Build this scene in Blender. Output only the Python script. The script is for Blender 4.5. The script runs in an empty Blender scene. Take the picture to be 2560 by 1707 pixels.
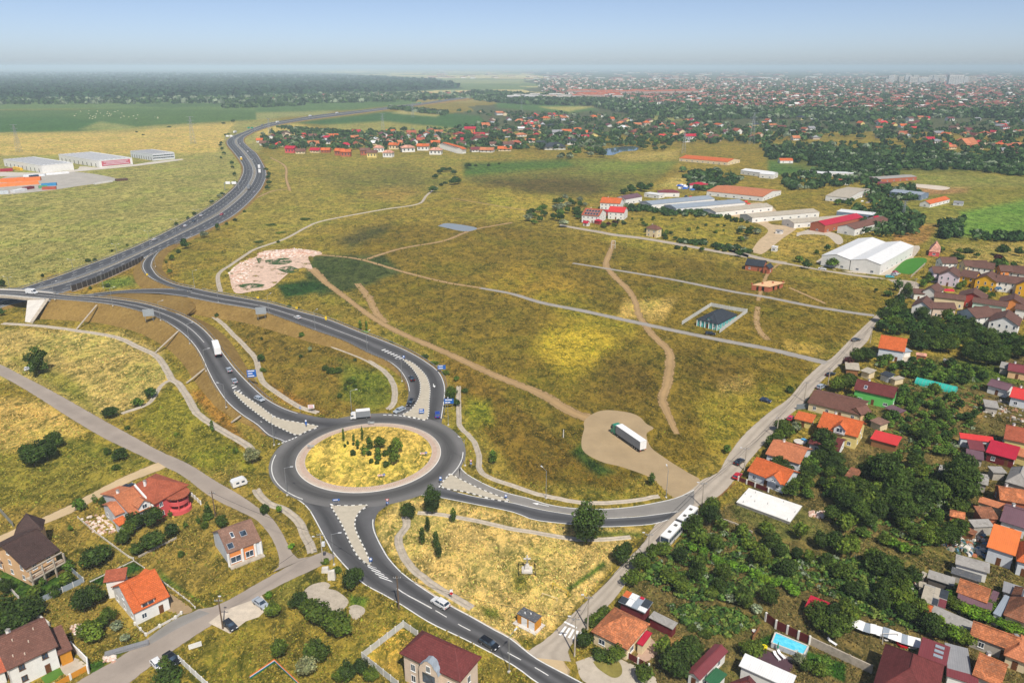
import bpy,bmesh,math,random
import numpy as np
from mathutils import Vector,Matrix

# ---------------------------------------------------------------- camera, sky, sun, exposure
SC = bpy.context.scene
CAM_H,FPX,HORIZON = 116.0,1880.0,166.0            # metres, focal length in photo pixels, horizon row
PITCH = math.atan((853.5 - HORIZON) / FPX)
cam_data = bpy.data.cameras.new('camera')
cam_data.sensor_width = 36.0
cam_data.lens = 36.0 * FPX / 2560.0
cam_data.clip_start,cam_data.clip_end = 1.0,200000.0
cam = bpy.data.objects.new('camera',cam_data)
SC.collection.objects.link(cam)
cam.location = (0,0,CAM_H)
cam.rotation_euler = (math.radians(90) - PITCH,0,0)
SC.camera = cam

SUN_EL,SUN_OFF = math.radians(53),math.radians(17)
SUN_V = Vector((math.sin(SUN_OFF) * math.cos(SUN_EL),-math.cos(SUN_OFF) * math.cos(SUN_EL),math.sin(SUN_EL)))
world = bpy.data.worlds.new('World')
SC.world = world
world.use_nodes = True
wn = world.node_tree
wbg = wn.nodes['Background']
sky = wn.nodes.new('ShaderNodeTexSky')
sky.sky_type = 'NISHITA'
sky.sun_disc = False
sky.sun_elevation = SUN_EL
sky.sun_rotation = math.atan2(SUN_V.x,SUN_V.y)
sky.altitude,sky.air_density,sky.dust_density,sky.ozone_density = 400,0.45,1.05,1.0
tint = wn.nodes.new('ShaderNodeMix'); tint.data_type = 'RGBA'; tint.blend_type = 'MULTIPLY'
tint.inputs[0].default_value = 1.0
tint.inputs[7].default_value = (1.15,1.07,1.02,1)
wn.links.new(sky.outputs[0],tint.inputs[6])
wn.links.new(tint.outputs[2],wbg.inputs[0])
wbg.inputs[1].default_value = 0.104
sl = bpy.data.lights.new('sun','SUN')
sl.energy,sl.angle,sl.color = 3.6,math.radians(0.5),(1.0,0.95,0.86)
sun = bpy.data.objects.new('sun',sl)
SC.collection.objects.link(sun)
sun.rotation_euler = SUN_V.to_track_quat('Z','Y').to_euler()
sun.location = (0,0,300)
SC.view_settings.view_transform = 'Standard'
SC.view_settings.look = 'None'
SC.view_settings.exposure = 0.35
SC.view_settings.gamma = 1.0
SC.cycles.max_bounces = 5
SC.cycles.diffuse_bounces = 2
SC.cycles.glossy_bounces = 2
SC.cycles.transparent_max_bounces = 12
SC.cycles.volume_bounces = 0
SC.cycles.use_denoising = True

rnd = random.Random(7)
rng = np.random.default_rng(11)

# ---------------------------------------------------------------- photo survey -> place
_T = 640 / 1770
TILES = {'a': (0,1140,_T),'b': (640,1140,_T),'c': (1280,1140,_T),'d': (1920,1140,_T),
   'e': (0,600,_T),'f': (640,600,_T),'g': (1280,600,_T),'h': (1920,600,_T),
   'i': (0,130,_T),'j': (640,130,_T),'k': (1280,130,_T),'l': (1920,130,_T),
   'q': (640,1030,1 / 4.48),'m': (1840,1400,360 / 1839),'n': (2200,1400,360 / 1839),
   'o': (2200,1080,360 / 1764),'p': (2260,620,300 / 1960),'r': (1900,860,360 / 1764),
   't': (0,1280,320 / 1930),'s': (0,0,1.0)}
CP,SP = math.cos(PITCH),math.sin(PITCH)

def W(x,y,z=0.0):
 """the point at height z that stands behind survey mark (x, y)"""
 dx,dy = (x - 1280) / FPX,-(y - 853.5) / FPX
 Y,Z = CP + dy * SP,-SP + dy * CP
 t = (z - CAM_H) / Z
 return Vector((dx * t,Y * t,z))

def proj(P):
 """survey mark of world points (n,3) -> (n,2)"""
 P = np.asarray(P,float)
 X,Y,Z = P[...,0],P[...,1],P[...,2] - CAM_H
 d = np.maximum(Y * CP - Z * SP,1e-3)
 up = Y * SP + Z * CP
 return np.stack([1280 + FPX * X / d,853.5 - FPX * up / d],-1)

def pix(spec):
 """'a 10,20 30,40 b 5,6,2.5' -> [(x, y, z or None)] in survey marks"""
 out,t = [],TILES['s']
 for w in spec.split():
  if w in TILES:
   t = TILES[w]
  else:
   v = [float(q) for q in w.split(',')]
   out.append((t[0] + v[0] * t[2],t[1] + v[1] * t[2],v[2] if len(v) > 2 else None))
 return out

def pts(spec,z=0.0):
 """survey string -> world points; missing heights are interpolated along the list"""
 L = pix(spec)
 zs = [p[2] for p in L]
 known = [i for i,v in enumerate(zs) if v is not None]
 if known:
  zs = list(np.interp(range(len(L)),known,[zs[i] for i in known]))
 else:
  zs = [z] * len(L)
 return [W(p[0],p[1],q) for p,q in zip(L,zs)]

def one(spec,z=0.0):
 return pts(spec,z)[0]

def smooth(P,n):
 """Catmull-Rom resample of a 3-d polyline to n points, even in arc length"""
 P = np.array([tuple(p) for p in P],float)
 if len(P) > 2:
  Q = np.vstack([2 * P[0] - P[1],P,2 * P[-1] - P[-2]])
  out = []
  for i in range(1,len(Q) - 2):
   p0,p1,p2,p3 = Q[i - 1:i + 3]
   t = np.linspace(0,1,12,endpoint=False)[:,None]
   out.append(.5 * (2 * p1 + (p2 - p0) * t + (2 * p0 - 5 * p1 + 4 * p2 - p3) * t ** 2 + (3 * p1 - p0 - 3 * p2 + p3) * t ** 3))
  P = np.vstack(out + [P[-1:]])
 s = np.r_[0,np.cumsum(np.linalg.norm(np.diff(P,axis=0),axis=1))]
 u = np.linspace(0,s[-1],n)
 return np.stack([np.interp(u,s,P[:,k]) for k in range(3)],1)

def plen(P):
 P = np.asarray(P)
 return float(np.linalg.norm(np.diff(P,axis=0),axis=1).sum())

# ---------------------------------------------------------------- materials
def lin(c):
 c = c / 255.0
 return c / 12.92 if c <= 0.04045 else ((c + 0.055) / 1.055) ** 2.4

def srgb(r,g,b):
 return (lin(r),lin(g),lin(b))

class NT:
 def __init__(s,name):
  s.m = bpy.data.materials.new(name)
  s.m.use_nodes = True
  s.t = s.m.node_tree
  s.b = s.t.nodes['Principled BSDF']
  s.out = s.t.nodes['Material Output']
  s.b.inputs['Specular IOR Level'].default_value = 0.25

 def n(s,typ,**kw):
  x = s.t.nodes.new(typ)
  for k,v in kw.items():
   setattr(x,k,v)
  return x

 def l(s,a,b):
  s.t.links.new(a,b)

 def noise(s,scale,detail=3,rough=.6,vec=None,dist=0.0):
  x = s.n('ShaderNodeTexNoise')
  x.inputs['Scale'].default_value = scale
  x.inputs['Detail'].default_value = detail
  x.inputs['Roughness'].default_value = rough
  x.inputs['Distortion'].default_value = dist
  if vec is not None:
   s.l(vec,x.inputs['Vector'])
  return x.outputs['Fac']

 def ramp(s,fac,lo,hi,a=0.0,b=1.0):
  x = s.n('ShaderNodeMapRange')
  x.inputs['From Min'].default_value = lo
  x.inputs['From Max'].default_value = hi
  x.inputs['To Min'].default_value = a
  x.inputs['To Max'].default_value = b
  s.l(fac,x.inputs['Value'])
  return x.outputs['Result']

 def mix(s,fac,a,b,mode='MIX'):
  x = s.n('ShaderNodeMix',data_type='RGBA',blend_type=mode)
  for k,v in ((0,fac),(6,a),(7,b)):
   sock = x.inputs[k]
   if isinstance(v,(int,float)):
    sock.default_value = v if k == 0 else (v,v,v,1)
   elif isinstance(v,tuple):
    sock.default_value = (*v,1)
   else:
    s.l(v,sock)
  return x.outputs[2]

 def math(s,op,a,b=0.0):
  x = s.n('ShaderNodeMath',operation=op)
  for k,v in ((0,a),(1,b)):
   if isinstance(v,(int,float)):
    x.inputs[k].default_value = v
   else:
    s.l(v,x.inputs[k])
  return x.outputs[0]

 def obj(s):
  return s.n('ShaderNodeTexCoord').outputs['Object']

 def geo(s):
  return s.n('ShaderNodeNewGeometry').outputs['Position']

 def uv(s):
  return s.n('ShaderNodeUVMap').outputs[0]

 def attr(s,name):
  return s.n('ShaderNodeAttribute',attribute_name=name).outputs['Color']

 def mapped(s,vec,scale=(1,1,1),rot=0.0):
  x = s.n('ShaderNodeMapping')
  x.inputs['Scale'].default_value = scale
  x.inputs['Rotation'].default_value = (0,0,rot)
  s.l(vec,x.inputs['Vector'])
  return x.outputs[0]

 def bump(s,h,strength=.3,dist=.05):
  x = s.n('ShaderNodeBump')
  x.inputs['Strength'].default_value = strength
  x.inputs['Distance'].default_value = dist
  s.l(h,x.inputs['Height'])
  s.l(x.outputs[0],s.b.inputs['Normal'])

 def col(s,c):
  s.l(c,s.b.inputs['Base Color'])

 def set(s,rough=.8,metal=0.0,spec=None):
  s.b.inputs['Roughness'].default_value = rough
  s.b.inputs['Metallic'].default_value = metal
  if spec is not None:
   s.b.inputs['Specular IOR Level'].default_value = spec
  return s.m

MATS = {}

def plain(name,rgb,rough=.8,var=.18,scale=.8,metal=0.0,spec=None,bump=0.0,dirt=.0):
 """weathered plain surface: colour with two scales of mottling; rgb is 0-255 sRGB"""
 if name in MATS:
  return MATS[name]
 t = NT(name)
 c = srgb(*rgb)
 p = t.geo()
 n1,n2 = t.noise(scale,4,.65,p),t.noise(scale * 7,3,.6,p)
 f = t.mix(t.ramp(n1,.3,.7),tuple(v * (1 - var) for v in c),tuple(min(1,v * (1 + var)) for v in c))
 f = t.mix(t.ramp(n2,.3,.75),f,t.mix(1.0,f,(1 - var * .9,) * 3,'MULTIPLY'))
 if dirt:
  f = t.mix(t.ramp(t.noise(scale * 2.3,5,.7,p,.6),.5,.75,0,dirt),f,srgb(96,84,66))
 t.col(f)
 if bump:
  t.bump(n2,bump,.04)
 MATS[name] = t.set(rough,metal,spec)
 return t.m

# ---------------------------------------------------------------- meshes and objects
COL = SC.collection
REG = []                                              # top-level things, for the labels at the end

def link(name,me,parent=None,loc=None):
 o = bpy.data.objects.new(name,me)
 COL.objects.link(o)
 if parent is not None:
  o.parent = parent
 if loc is not None:
  o.location = loc
 return o

def tag(o,label=None,cat=None,group=None,kind=None):
 if label:
  o['label'] = label
 if cat:
  o['category'] = cat
 if group:
  o['group'] = group
 if kind:
  o['kind'] = kind
 if cat and o not in REG:
  REG.append(o)
 return o

def empty(name,loc,rz=0.0):
 o = link(name,None,None,loc)
 o.empty_display_size = .5
 o.rotation_euler = (0,0,rz)
 return o

def np_mesh(name,V,F,mats=(),uv=None,col=None,mi=None,smooth_=False):
 """V (n,3) array; F list of index tuples or (m,k) array; uv / col per vertex"""
 me = bpy.data.meshes.new(name)
 V = np.asarray(V,np.float32)
 if isinstance(F,np.ndarray):
  k = F.shape[1]
  me.vertices.add(len(V)); me.vertices.foreach_set('co',V.ravel())
  me.loops.add(F.size); me.loops.foreach_set('vertex_index',F.astype(np.int32).ravel())
  me.polygons.add(len(F))
  me.polygons.foreach_set('loop_start',np.arange(0,F.size,k,dtype=np.int32))
  me.update(calc_edges=True)
  idx = F.ravel()
 else:
  me.from_pydata([tuple(v) for v in V],[],F)
  idx = np.array([i for f in F for i in f])
 if uv is not None:
  l = me.uv_layers.new(name='UVMap')
  l.data.foreach_set('uv',np.asarray(uv,np.float32)[idx].ravel())
 if col is not None:
  at = me.color_attributes.new('col','FLOAT_COLOR','POINT')
  c = np.asarray(col,np.float32)
  if c.shape[1] == 3:
   c = np.hstack([c,np.ones((len(c),1),np.float32)])
  at.data.foreach_set('color',c.ravel())
 for m in (mats if isinstance(mats,(list,tuple)) else [mats]):
  me.materials.append(m)
 if mi is not None:
  me.polygons.foreach_set('material_index',np.asarray(mi,np.int32))
 if smooth_:
  me.polygons.foreach_set('use_smooth',np.ones(len(me.polygons),bool))
 return me

class MB:
 """collects boxes, prisms, tubes; build() makes ONE mesh object"""

 def __init__(s):
  s.v,s.f,s.uv = [],[],[]

 def add(s,vs,fs,uv=None):
  o = len(s.v)
  s.v += [tuple(x) for x in vs]
  s.uv += (uv if uv else [(x[0],x[1]) for x in vs])
  s.f += [tuple(i + o for i in f) for f in fs]
  return s

 def box(s,x0,y0,z0,x1,y1,z1):
  return s.add([(x0,y0,z0),(x1,y0,z0),(x1,y1,z0),(x0,y1,z0),(x0,y0,z1),(x1,y0,z1),(x1,y1,z1),(x0,y1,z1)],
      [(3,2,1,0),(4,5,6,7),(0,1,5,4),(1,2,6,5),(2,3,7,6),(3,0,4,7)])

 def prism(s,poly,z0,z1):
  """vertical prism over an xy polygon"""
  n = len(poly)
  vs = [(x,y,z0) for x,y in poly] + [(x,y,z1) for x,y in poly]
  return s.add(vs,[tuple(range(n - 1,-1,-1)),tuple(range(n,2 * n))] + [(i,(i + 1) % n,n + (i + 1) % n,n + i) for i in range(n)])

 def loft(s,rings,caps=True):
  n = len(rings[0])
  vs = [p for r in rings for p in r]
  fs = [(k * n + i,k * n + (i + 1) % n,(k + 1) * n + (i + 1) % n,(k + 1) * n + i) for k in range(len(rings) - 1) for i in range(n)]
  if caps:
   fs += [tuple(range(n - 1,-1,-1)),tuple((len(rings) - 1) * n + i for i in range(n))]
  return s.add(vs,fs)

 def tube(s,p,q,r0,r1=None,n=6):
  p,q = Vector(p),Vector(q)
  r1 = r0 if r1 is None else r1
  d = (q - p).normalized()
  a = d.orthogonal().normalized()
  b = d.cross(a)
  R = [[c + (a * math.cos(t) + b * math.sin(t)) * r for t in [2 * math.pi * i / n for i in range(n)]] for c,r in ((p,r0),(q,r1))]
  return s.loft(R)

 def cyl(s,x,y,z0,z1,r,n=12,r1=None):
  return s.tube((x,y,z0),(x,y,z1),r,r1,n)

 def bar(s,p,q,w,h):
  """box bar of width w (horizontal) and height h whose bottom centre line runs p -> q"""
  p,q = Vector(p),Vector(q)
  d = q - p
  nrm = Vector((-d.y,d.x,0)).normalized() * (w / 2)
  up = Vector((0,0,h))
  vs = [p - nrm,q - nrm,q + nrm,p + nrm]
  vs += [v + up for v in vs]
  return s.add(vs,[(3,2,1,0),(4,5,6,7),(0,1,5,4),(1,2,6,5),(2,3,7,6),(3,0,4,7)])

 def mesh(s,name,mat):
  me = bpy.data.meshes.new(name)
  me.from_pydata(s.v,[],s.f)
  l = me.uv_layers.new(name='UVMap')
  idx = np.array([i for f in s.f for i in f],int)
  if len(idx):
   l.data.foreach_set('uv',np.asarray(s.uv,np.float32)[idx].ravel())
  me.materials.append(mat)
  return me

 def build(s,name,mat,parent=None,loc=None):
  return link(name,s.mesh(name,mat),parent,loc)

# keep-out raster (1 m cells) so that scattered weeds and trees stay off roads and houses
GX0,GY0,GN,GM = -420,60,840,1400
KEEP = np.zeros((GN,GM),bool)

def keep_out(poly,grow=0.0):
 P = np.array([(p[0],p[1]) for p in poly],float)
 c = P.mean(0)
 if grow:
  d = P - c
  P = c + d * (1 + grow / np.maximum(np.linalg.norm(d,axis=1),.5))[:,None]
 lo,hi = np.floor(P.min(0) - (GX0,GY0)).astype(int),np.ceil(P.max(0) - (GX0,GY0)).astype(int) + 1
 lo,hi = np.maximum(lo,0),np.minimum(hi,(GN,GM))
 if (hi <= lo).any():
  return
 X,Y = np.meshgrid(np.arange(lo[0],hi[0]) + GX0 + .5,np.arange(lo[1],hi[1]) + GY0 + .5,indexing='ij')
 KEEP[lo[0]:hi[0],lo[1]:hi[1]] |= in_poly(X,Y,P)

def in_poly(X,Y,P):
 r = np.zeros(np.shape(X),bool)
 for (x0,y0),(x1,y1) in zip(P,np.roll(P,-1,0)):
  if y0 != y1:
   r ^= ((y0 > Y) != (y1 > Y)) & (X < (x1 - x0) * (Y - y0) / (y1 - y0) + x0)
 return r

def free(x,y):
 i,j = int(x - GX0),int(y - GY0)
 return not (0 <= i < GN and 0 <= j < GM and KEEP[i,j])
# ---------------------------------------------------------------- ground sheet and its fields
def soft_in(px,py,spec,soft):
 P = np.array([(p[0],p[1]) for p in pix(spec)])
 lo,hi = P.min(0) - soft * 2,P.max(0) + soft * 2
 out = np.zeros(len(px))
 m = np.where((px > lo[0]) & (px < hi[0]) & (py > lo[1]) & (py < hi[1]))[0]
 if not len(m):
  return out
 x,y = px[m],py[m]
 d = np.full(len(m),1e9)
 for a,b in zip(P,np.roll(P,-1,0)):
  ab = b - a
  t = np.clip(((x - a[0]) * ab[0] + (y - a[1]) * ab[1]) / max(ab @ ab,1e-9),0,1)
  d = np.minimum(d,np.hypot(x - a[0] - t * ab[0],y - a[1] - t * ab[1]))
 s = np.where(in_poly(x,y,P),d,-d)
 out[m] = np.clip(s / (2 * soft) + .5,0,1)
 return out

def wob(x,y,f,seed):
 r = np.random.default_rng(seed)
 o = 0
 for k in range(5):
  a,p = r.uniform(0,6.28),r.uniform(0,6.28)
  o = o + np.sin((x * math.cos(a) + y * math.sin(a)) * f * (1 + .7 * k) + p) / (1 + .5 * k)
 return o / 2.2

FIELDS = [  # survey outline, colour (sRGB), edge softness
 ('s -800,330 700,300 620,420 650,520 330,640 60,720 -800,720',(158,148,92),6),
 ('s -800,346 300,330 590,305 566,335 545,380 480,385 -800,398',(200,171,106),4),
 ('s -800,285 200,274 470,266 640,262 640,300 420,312 200,328 -800,342',(88,112,62),2),
 ('s -800,298 150,292 320,310 200,328 -800,342',(74,106,58),3),
 ('s 250,304 330,316 330,322 200,324',(150,150,96),3),
 ('s -800,255 640,252 1040,250 1040,262 640,276 300,272 -800,282',(104,124,74),2),
 ('s 300,262 560,258 660,262 420,270',(84,108,64),2),
 ('s 640,274 700,272 840,278 800,288 640,300',(150,146,96),2),
 ('s 730,308 960,280 1130,284 1200,290 1220,318 1130,330 900,318',(72,104,58),2),
 ('s 800,314 960,304 1150,322 1140,334 1000,336 880,330',(156,146,84),3),
 ('s 640,318 740,310 840,332 860,340 640,346',(196,170,104),4),
 ('s 640,250 1040,250 1010,262 880,276 640,282',(92,116,70),2),
 ('s 1010,272 1110,282 1090,292 980,284',(170,156,104),2),
 ('s 1240,256 1440,262 1500,274 1420,284 1240,270',(84,112,64),2),
 ('s 1350,268 1490,266 1420,280',(176,164,104),2),
 ('s 1610,280 1740,276 1720,300 1640,304',(154,150,96),3),
 ('s -800,176 700,176 1100,198 1160,222 640,246 -800,258',(44,66,40),2),
 # middle fields
 ('s 660,390 900,384 1240,380 1140,440 1080,500 860,540 700,610 560,640 620,500',(150,134,66),14),
 ('s 800,440 1010,420 1130,450 1040,480 860,476',(120,112,58),22),
 ('s 900,480 1060,470 1000,500',(168,136,74),12),
 ('s 840,600 900,575 980,560 960,600 880,622',(92,86,48),10),
 ('s 1030,575 1180,565 1190,590 1060,600',(166,128,62),12),
 ('s 1160,410 1400,396 1700,404 1640,452 1560,480 1400,494 1290,470 1160,452',(122,116,58),5),
 ('s 1160,408 1300,404 1420,400 1440,416 1160,440',(88,112,52),6),
 ('s 1420,402 1700,400 1660,430 1480,428',(124,130,62),8),
 ('s 1180,450 1380,440 1540,462 1480,488 1330,486',(100,86,46),12),
 ('s 1260,480 1420,500 1420,530 1220,560',(164,142,66),10),
 ('s 1640,468 1690,440 1740,446 1700,470',(190,164,96),6),
 ('s 1540,386 1700,376 1690,398 1560,404',(176,152,88),6),
 # big gold field
 ('s 820,660 1000,560 1280,560 1520,600 1900,680 2230,740 2180,790 2030,905 1980,1010 1760,1150 1560,1200 1330,1030 1100,900 940,760',(126,106,42),10),
 ('s 1280,660 1420,690 1480,740 1360,760 1200,720',(156,128,50),20),
 ('s 1370,820 1480,800 1540,850 1520,900 1420,930 1340,880',(184,158,54),24),
 ('s 1340,740 1500,780 1600,800 1580,840 1420,800',(150,134,46),18),
 ('s 1500,880 1640,900 1640,1000 1500,1000',(112,92,38),24),
 ('s 1680,880 1860,900 1840,960 1700,950',(112,92,38),22),
 ('s 1800,950 1880,940 1880,980 1800,990',(160,132,74),12),
 ('s 1730,1000 1980,960 1960,1040 1780,1130',(146,128,50),16),
 ('s 1560,750 1690,748 1660,800 1540,798',(190,158,92),8),
 ('s 1930,690 2180,730 2150,760 1960,720',(128,108,46),10),
 ('s 1960,850 2060,860 2060,890 1960,880',(170,142,70),8),
 ('s 960,640 1010,680 900,720 800,740 760,690 780,640 820,636',(74,82,44),6),
 ('s 690,712 760,700 830,714 770,736 710,748',(46,74,34),5),
 ('s 1150,900 1330,1040 1560,1190 1560,1230 1300,1200 1160,1020 1100,900',(122,98,40),10),
 ('s 1160,990 1220,1000 1230,1060 1170,1060',(132,128,42),12),
 ('s 1500,1060 1470,1130 1540,1180 1500,1190 1430,1130',(70,88,36),8),
 # between the ramps
 ('s 540,770 760,800 900,880 985,960 990,1010 930,1040 760,1030 660,950 600,860',(128,106,46),10),
 ('s 850,900 980,940 985,1010 930,1035 850,990',(114,114,44),12),
 ('s 680,960 760,1000 820,1040 700,1000',(150,108,52),8),
 ('s 100,690 420,650 480,740 300,740 180,735',(150,122,58),10),
 ('s 240,700 330,690 345,715 270,725',(116,124,56),8),
 # left
 ('s -800,800 300,830 410,880 430,950 330,1030 250,1045 100,960 -800,880',(186,160,100),10),
 ('s 30,890 180,940 260,1040 200,1010 60,930',(142,132,64),12),
 ('s 150,830 290,840 300,880 200,870',(204,176,112),14),
 ('s 330,1060 420,960 520,1040 600,1110 640,1170 560,1200 480,1150',(134,124,48),8),
 ('s 470,980 560,1080 640,1140 600,1080 520,960',(150,110,50),8),
 ('s -800,960 110,1000 210,1080 160,1110 60,1130 -800,1180',(188,156,92),10),
 ('s -800,1150 60,1130 170,1090 380,1150 200,1250 -800,1350',(136,124,54),10),
 ('s -800,1350 220,1260 600,1160 640,1300 620,1400 300,1600 -800,1700',(146,124,62),10),
 ('t 0,780 640,820 1000,860 1200,1050 640,1330 300,1300 0,1150',(66,92,34),4),
 ('a 600,860 920,720 1000,770 700,900',(54,84,32),3),
 ('a 1100,780 1320,960 1420,1040 1300,960 1120,860',(92,112,44),6),
 ('a 1200,1340 1500,1180 1770,1120 b 700,820 800,1000 700,1568 a 1250,1568',(138,120,52),8),
 ('b 0,900 260,800 520,830 300,980 60,1100',(128,118,54),8),
 ('b 640,960 780,980 760,1050 640,1040',(96,116,40),6),
 ('b 880,1180 1010,1190 1100,1260 980,1400 1000,1500 780,1400',(184,148,70),4),
 ('a 620,1430 760,1400 720,1480 640,1520',(70,100,34),4),
 ('a 980,1280 800,1400 760,1380 960,1270',(64,92,34),3),
 # triangle green south of the roundabout
 ('b 850,560 860,420 1000,290 1300,300 1770,400 c 400,480 900,500 700,760 230,1250 0,1250 b 1500,1120 1100,860',(198,168,108),6),
 ('b 1540,1040 1660,1060 1700,1130 1580,1120',(108,110,44),8),
 ('c 560,500 900,520 910,570 820,550 600,560',(100,108,44),6),
 ('c 650,720 660,760 400,930 360,920',(76,100,36),4),
 ('c 0,820 100,830 120,920 0,960',(140,128,62),12),
 # right bank: gardens and yards
 ('s 1500,1700 1560,1480 1640,1400 1760,1300 1900,1200 2100,1050 2300,900 2700,860 3200,1200 3200,2000 1500,2000',(116,100,62),6),
 ('s 1840,1250 2000,1270 2080,1330 1960,1350 1830,1290',(108,104,58),8),
 ('m 880,1130 1420,1320 1380,1560 900,1300',(58,92,30),2),
 ('m 280,1000 480,920 450,1060 300,1090',(58,92,30),3),
 ('c 1100,1040 1500,1060 1740,1150 1500,1260 1200,1180',(124,112,58),8),
 ('c 1080,1240 1290,1280 1200,1360 1060,1330',(158,120,76),5),
 ('s 2260,920 2420,900 2560,930 2560,960 2300,960',(92,108,44),8),
 ('s 2380,1000 2470,1000 2450,1050 2330,1040',(150,118,78),8),
 # behind the houses on the right
 ('s 1990,560 2080,555 2095,620 1950,660 1920,630',(164,138,68),6),
 ('s 1640,520 1860,510 1850,600 1700,640 1500,600',(150,132,56),8),
 ('s 2240,490 2330,470 2700,480 2700,560 2330,620 2240,560',(136,128,62),10),
 ('s 2400,530 2560,500 2900,500 2900,600 2560,600 2400,590',(110,138,62),6),
 ('s 2250,560 2350,560 2320,600 2250,640 2230,600',(158,118,70),5),
 ('s 2380,610 2900,610 2900,690 2400,660',(170,146,84),8),
 ('s 2240,460 2440,450 2420,480 2300,490',(172,130,92),4),
 ('s 2220,430 2560,440 2700,470 2300,470',(140,134,72),6),
 ('s 1920,400 2240,410 2230,430 1920,440',(86,112,58),5),
 ('s 1920,360 2560,390 2560,430 2100,440 1920,400',(112,112,58),8),
 ('s 1220,480 1270,470 1300,520 1220,560',(160,142,64),8),
]

def far_patch(x,y):
 """field mosaic of the plain beyond the town"""
 pal = np.array([srgb(*c) for c in ((206,184,140),(150,152,112),(186,170,124),(116,130,92),(214,196,156),(134,140,104),(196,170,128))])
 a = .35
 u,v = x * math.cos(a) + y * math.sin(a),-x * math.sin(a) + y * math.cos(a)
 v = v + wob(u,v,.0006,3) * 200
 i = np.floor(u / 1700 + .5 * np.floor(v / 650)).astype(int)
 j = np.floor(v / 650).astype(int)
 h = (i * 73856093 ^ j * 19349663) & 0xffff
 return pal[h % len(pal)]

def ground_colour(X,Y):
 P = np.stack([X,Y,np.zeros_like(X)],1)
 r = np.hypot(X,Y)
 p = proj(P)
 ok = (Y > 30)
 px,py = p[:,0].copy(),p[:,1].copy()
 s = np.clip(3000 / (r + 200),.15,6)
 px += wob(X,Y,.11,1) * s * .8
 py += wob(X,Y,.13,2) * s * .5
 c = np.tile(np.array(srgb(144,124,56)),(len(X),1))
 far = np.clip((r - 2600) / 900,0,1)[:,None]
 c = c * (1 - far) + far_patch(X,Y) * far
 city = ((py < 330) & (py > 168) & (px > 1340 + 30 * np.sin(py * .3) - np.clip(py - 240,0,40) * 5) & (px < 3400))
 c[city & ok] = srgb(92,94,70)
 for spec,colr,soft in FIELDS:
  w = soft_in(px,py,spec,soft) * ok
  m = w > 0
  c[m] = c[m] * (1 - w[m,None]) + np.array(srgb(*colr)) * w[m,None]
 g = 1 + .10 * wob(X,Y,.035,5)[:,None]
 return np.clip(c * g,0,1)

def build_ground():
 ys = np.r_[np.arange(2300,640,-5.0),np.arange(640,260,-3.0),np.arange(260,178,-1.5),np.arange(178,168.5,-.6)]
 rad = CAM_H / np.tan(PITCH + np.arctan((ys - 853.5) / FPX))
 rad = np.r_[20,45,rad[rad > 50],45000,70000,110000]
 ang = np.r_[np.linspace(-46,46,520),np.linspace(52,308,44)] * math.pi / 180
 R,A = np.meshgrid(rad,ang,indexing='ij')
 X,Y = (R * np.sin(A)).ravel(),(R * np.cos(A)).ravel()
 nr,na = len(rad),len(ang)
 V = np.stack([X,Y,np.zeros_like(X)],1)
 V = np.vstack([V,[[0,0,0]]])
 i = (np.arange(nr - 1)[:,None] * na + np.arange(na)[None]).ravel()
 j = (np.arange(nr - 1)[:,None] * na + (np.arange(na)[None] + 1) % na).ravel()
 Q = np.stack([i,i + na,j + na,j],1)[:,::-1]
 c = ground_colour(V[:,0],V[:,1])
 t = NT('ground_dry_grass')
 g = t.geo()
 base = t.attr('col')
 w = t.mapped(g,(1.15,.75,1),.35)
 big = t.noise(.03,4,.6,g,.5)
 mid = t.noise(.15,5,.7,w,.9)
 fine = t.noise(.55,5,.76,w,1.2)
 dot = t.noise(2.2,3,.7,g,.6)
 mul = lambda c,k: t.mix(1.0,c,k,'MULTIPLY')
 base = mul(base,(.84,.87,.74))
 c1 = t.mix(t.ramp(big,.47,.62,0,.75),base,mul(base,(.74,.95,.66)))
 c1 = t.mix(t.ramp(mid,.52,.60),c1,mul(c1,(1.7,1.6,1.5)))
 c1 = t.mix(t.ramp(mid,.49,.40),c1,mul(c1,(.46,.52,.42)))
 c1 = t.mix(t.ramp(fine,.53,.61,0,.95),c1,mul(base,(1.9,1.75,1.6)))
 c1 = t.mix(t.ramp(fine,.48,.39,0,.9),c1,mul(c1,(.42,.5,.42)))
 c1 = t.mix(t.ramp(dot,.42,.68,0,.5),c1,mul(c1,(.55,.6,.55)))
 c1 = t.mix(t.ramp(dot,.40,.28,0,.6),c1,mul(c1,(1.7,1.6,1.5)))
 t.col(c1)
 t.bump(fine,.5,.5)
 t.set(.95,0,.1)
 me = np_mesh('ground',V,Q,t.m,col=c)
 # centre fan
 o = link('ground',me)
 tag(o,'dry golden and olive grassland reaching out to the horizon',kind='structure')
 return t.m

MAT_GROUND = build_ground()
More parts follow.
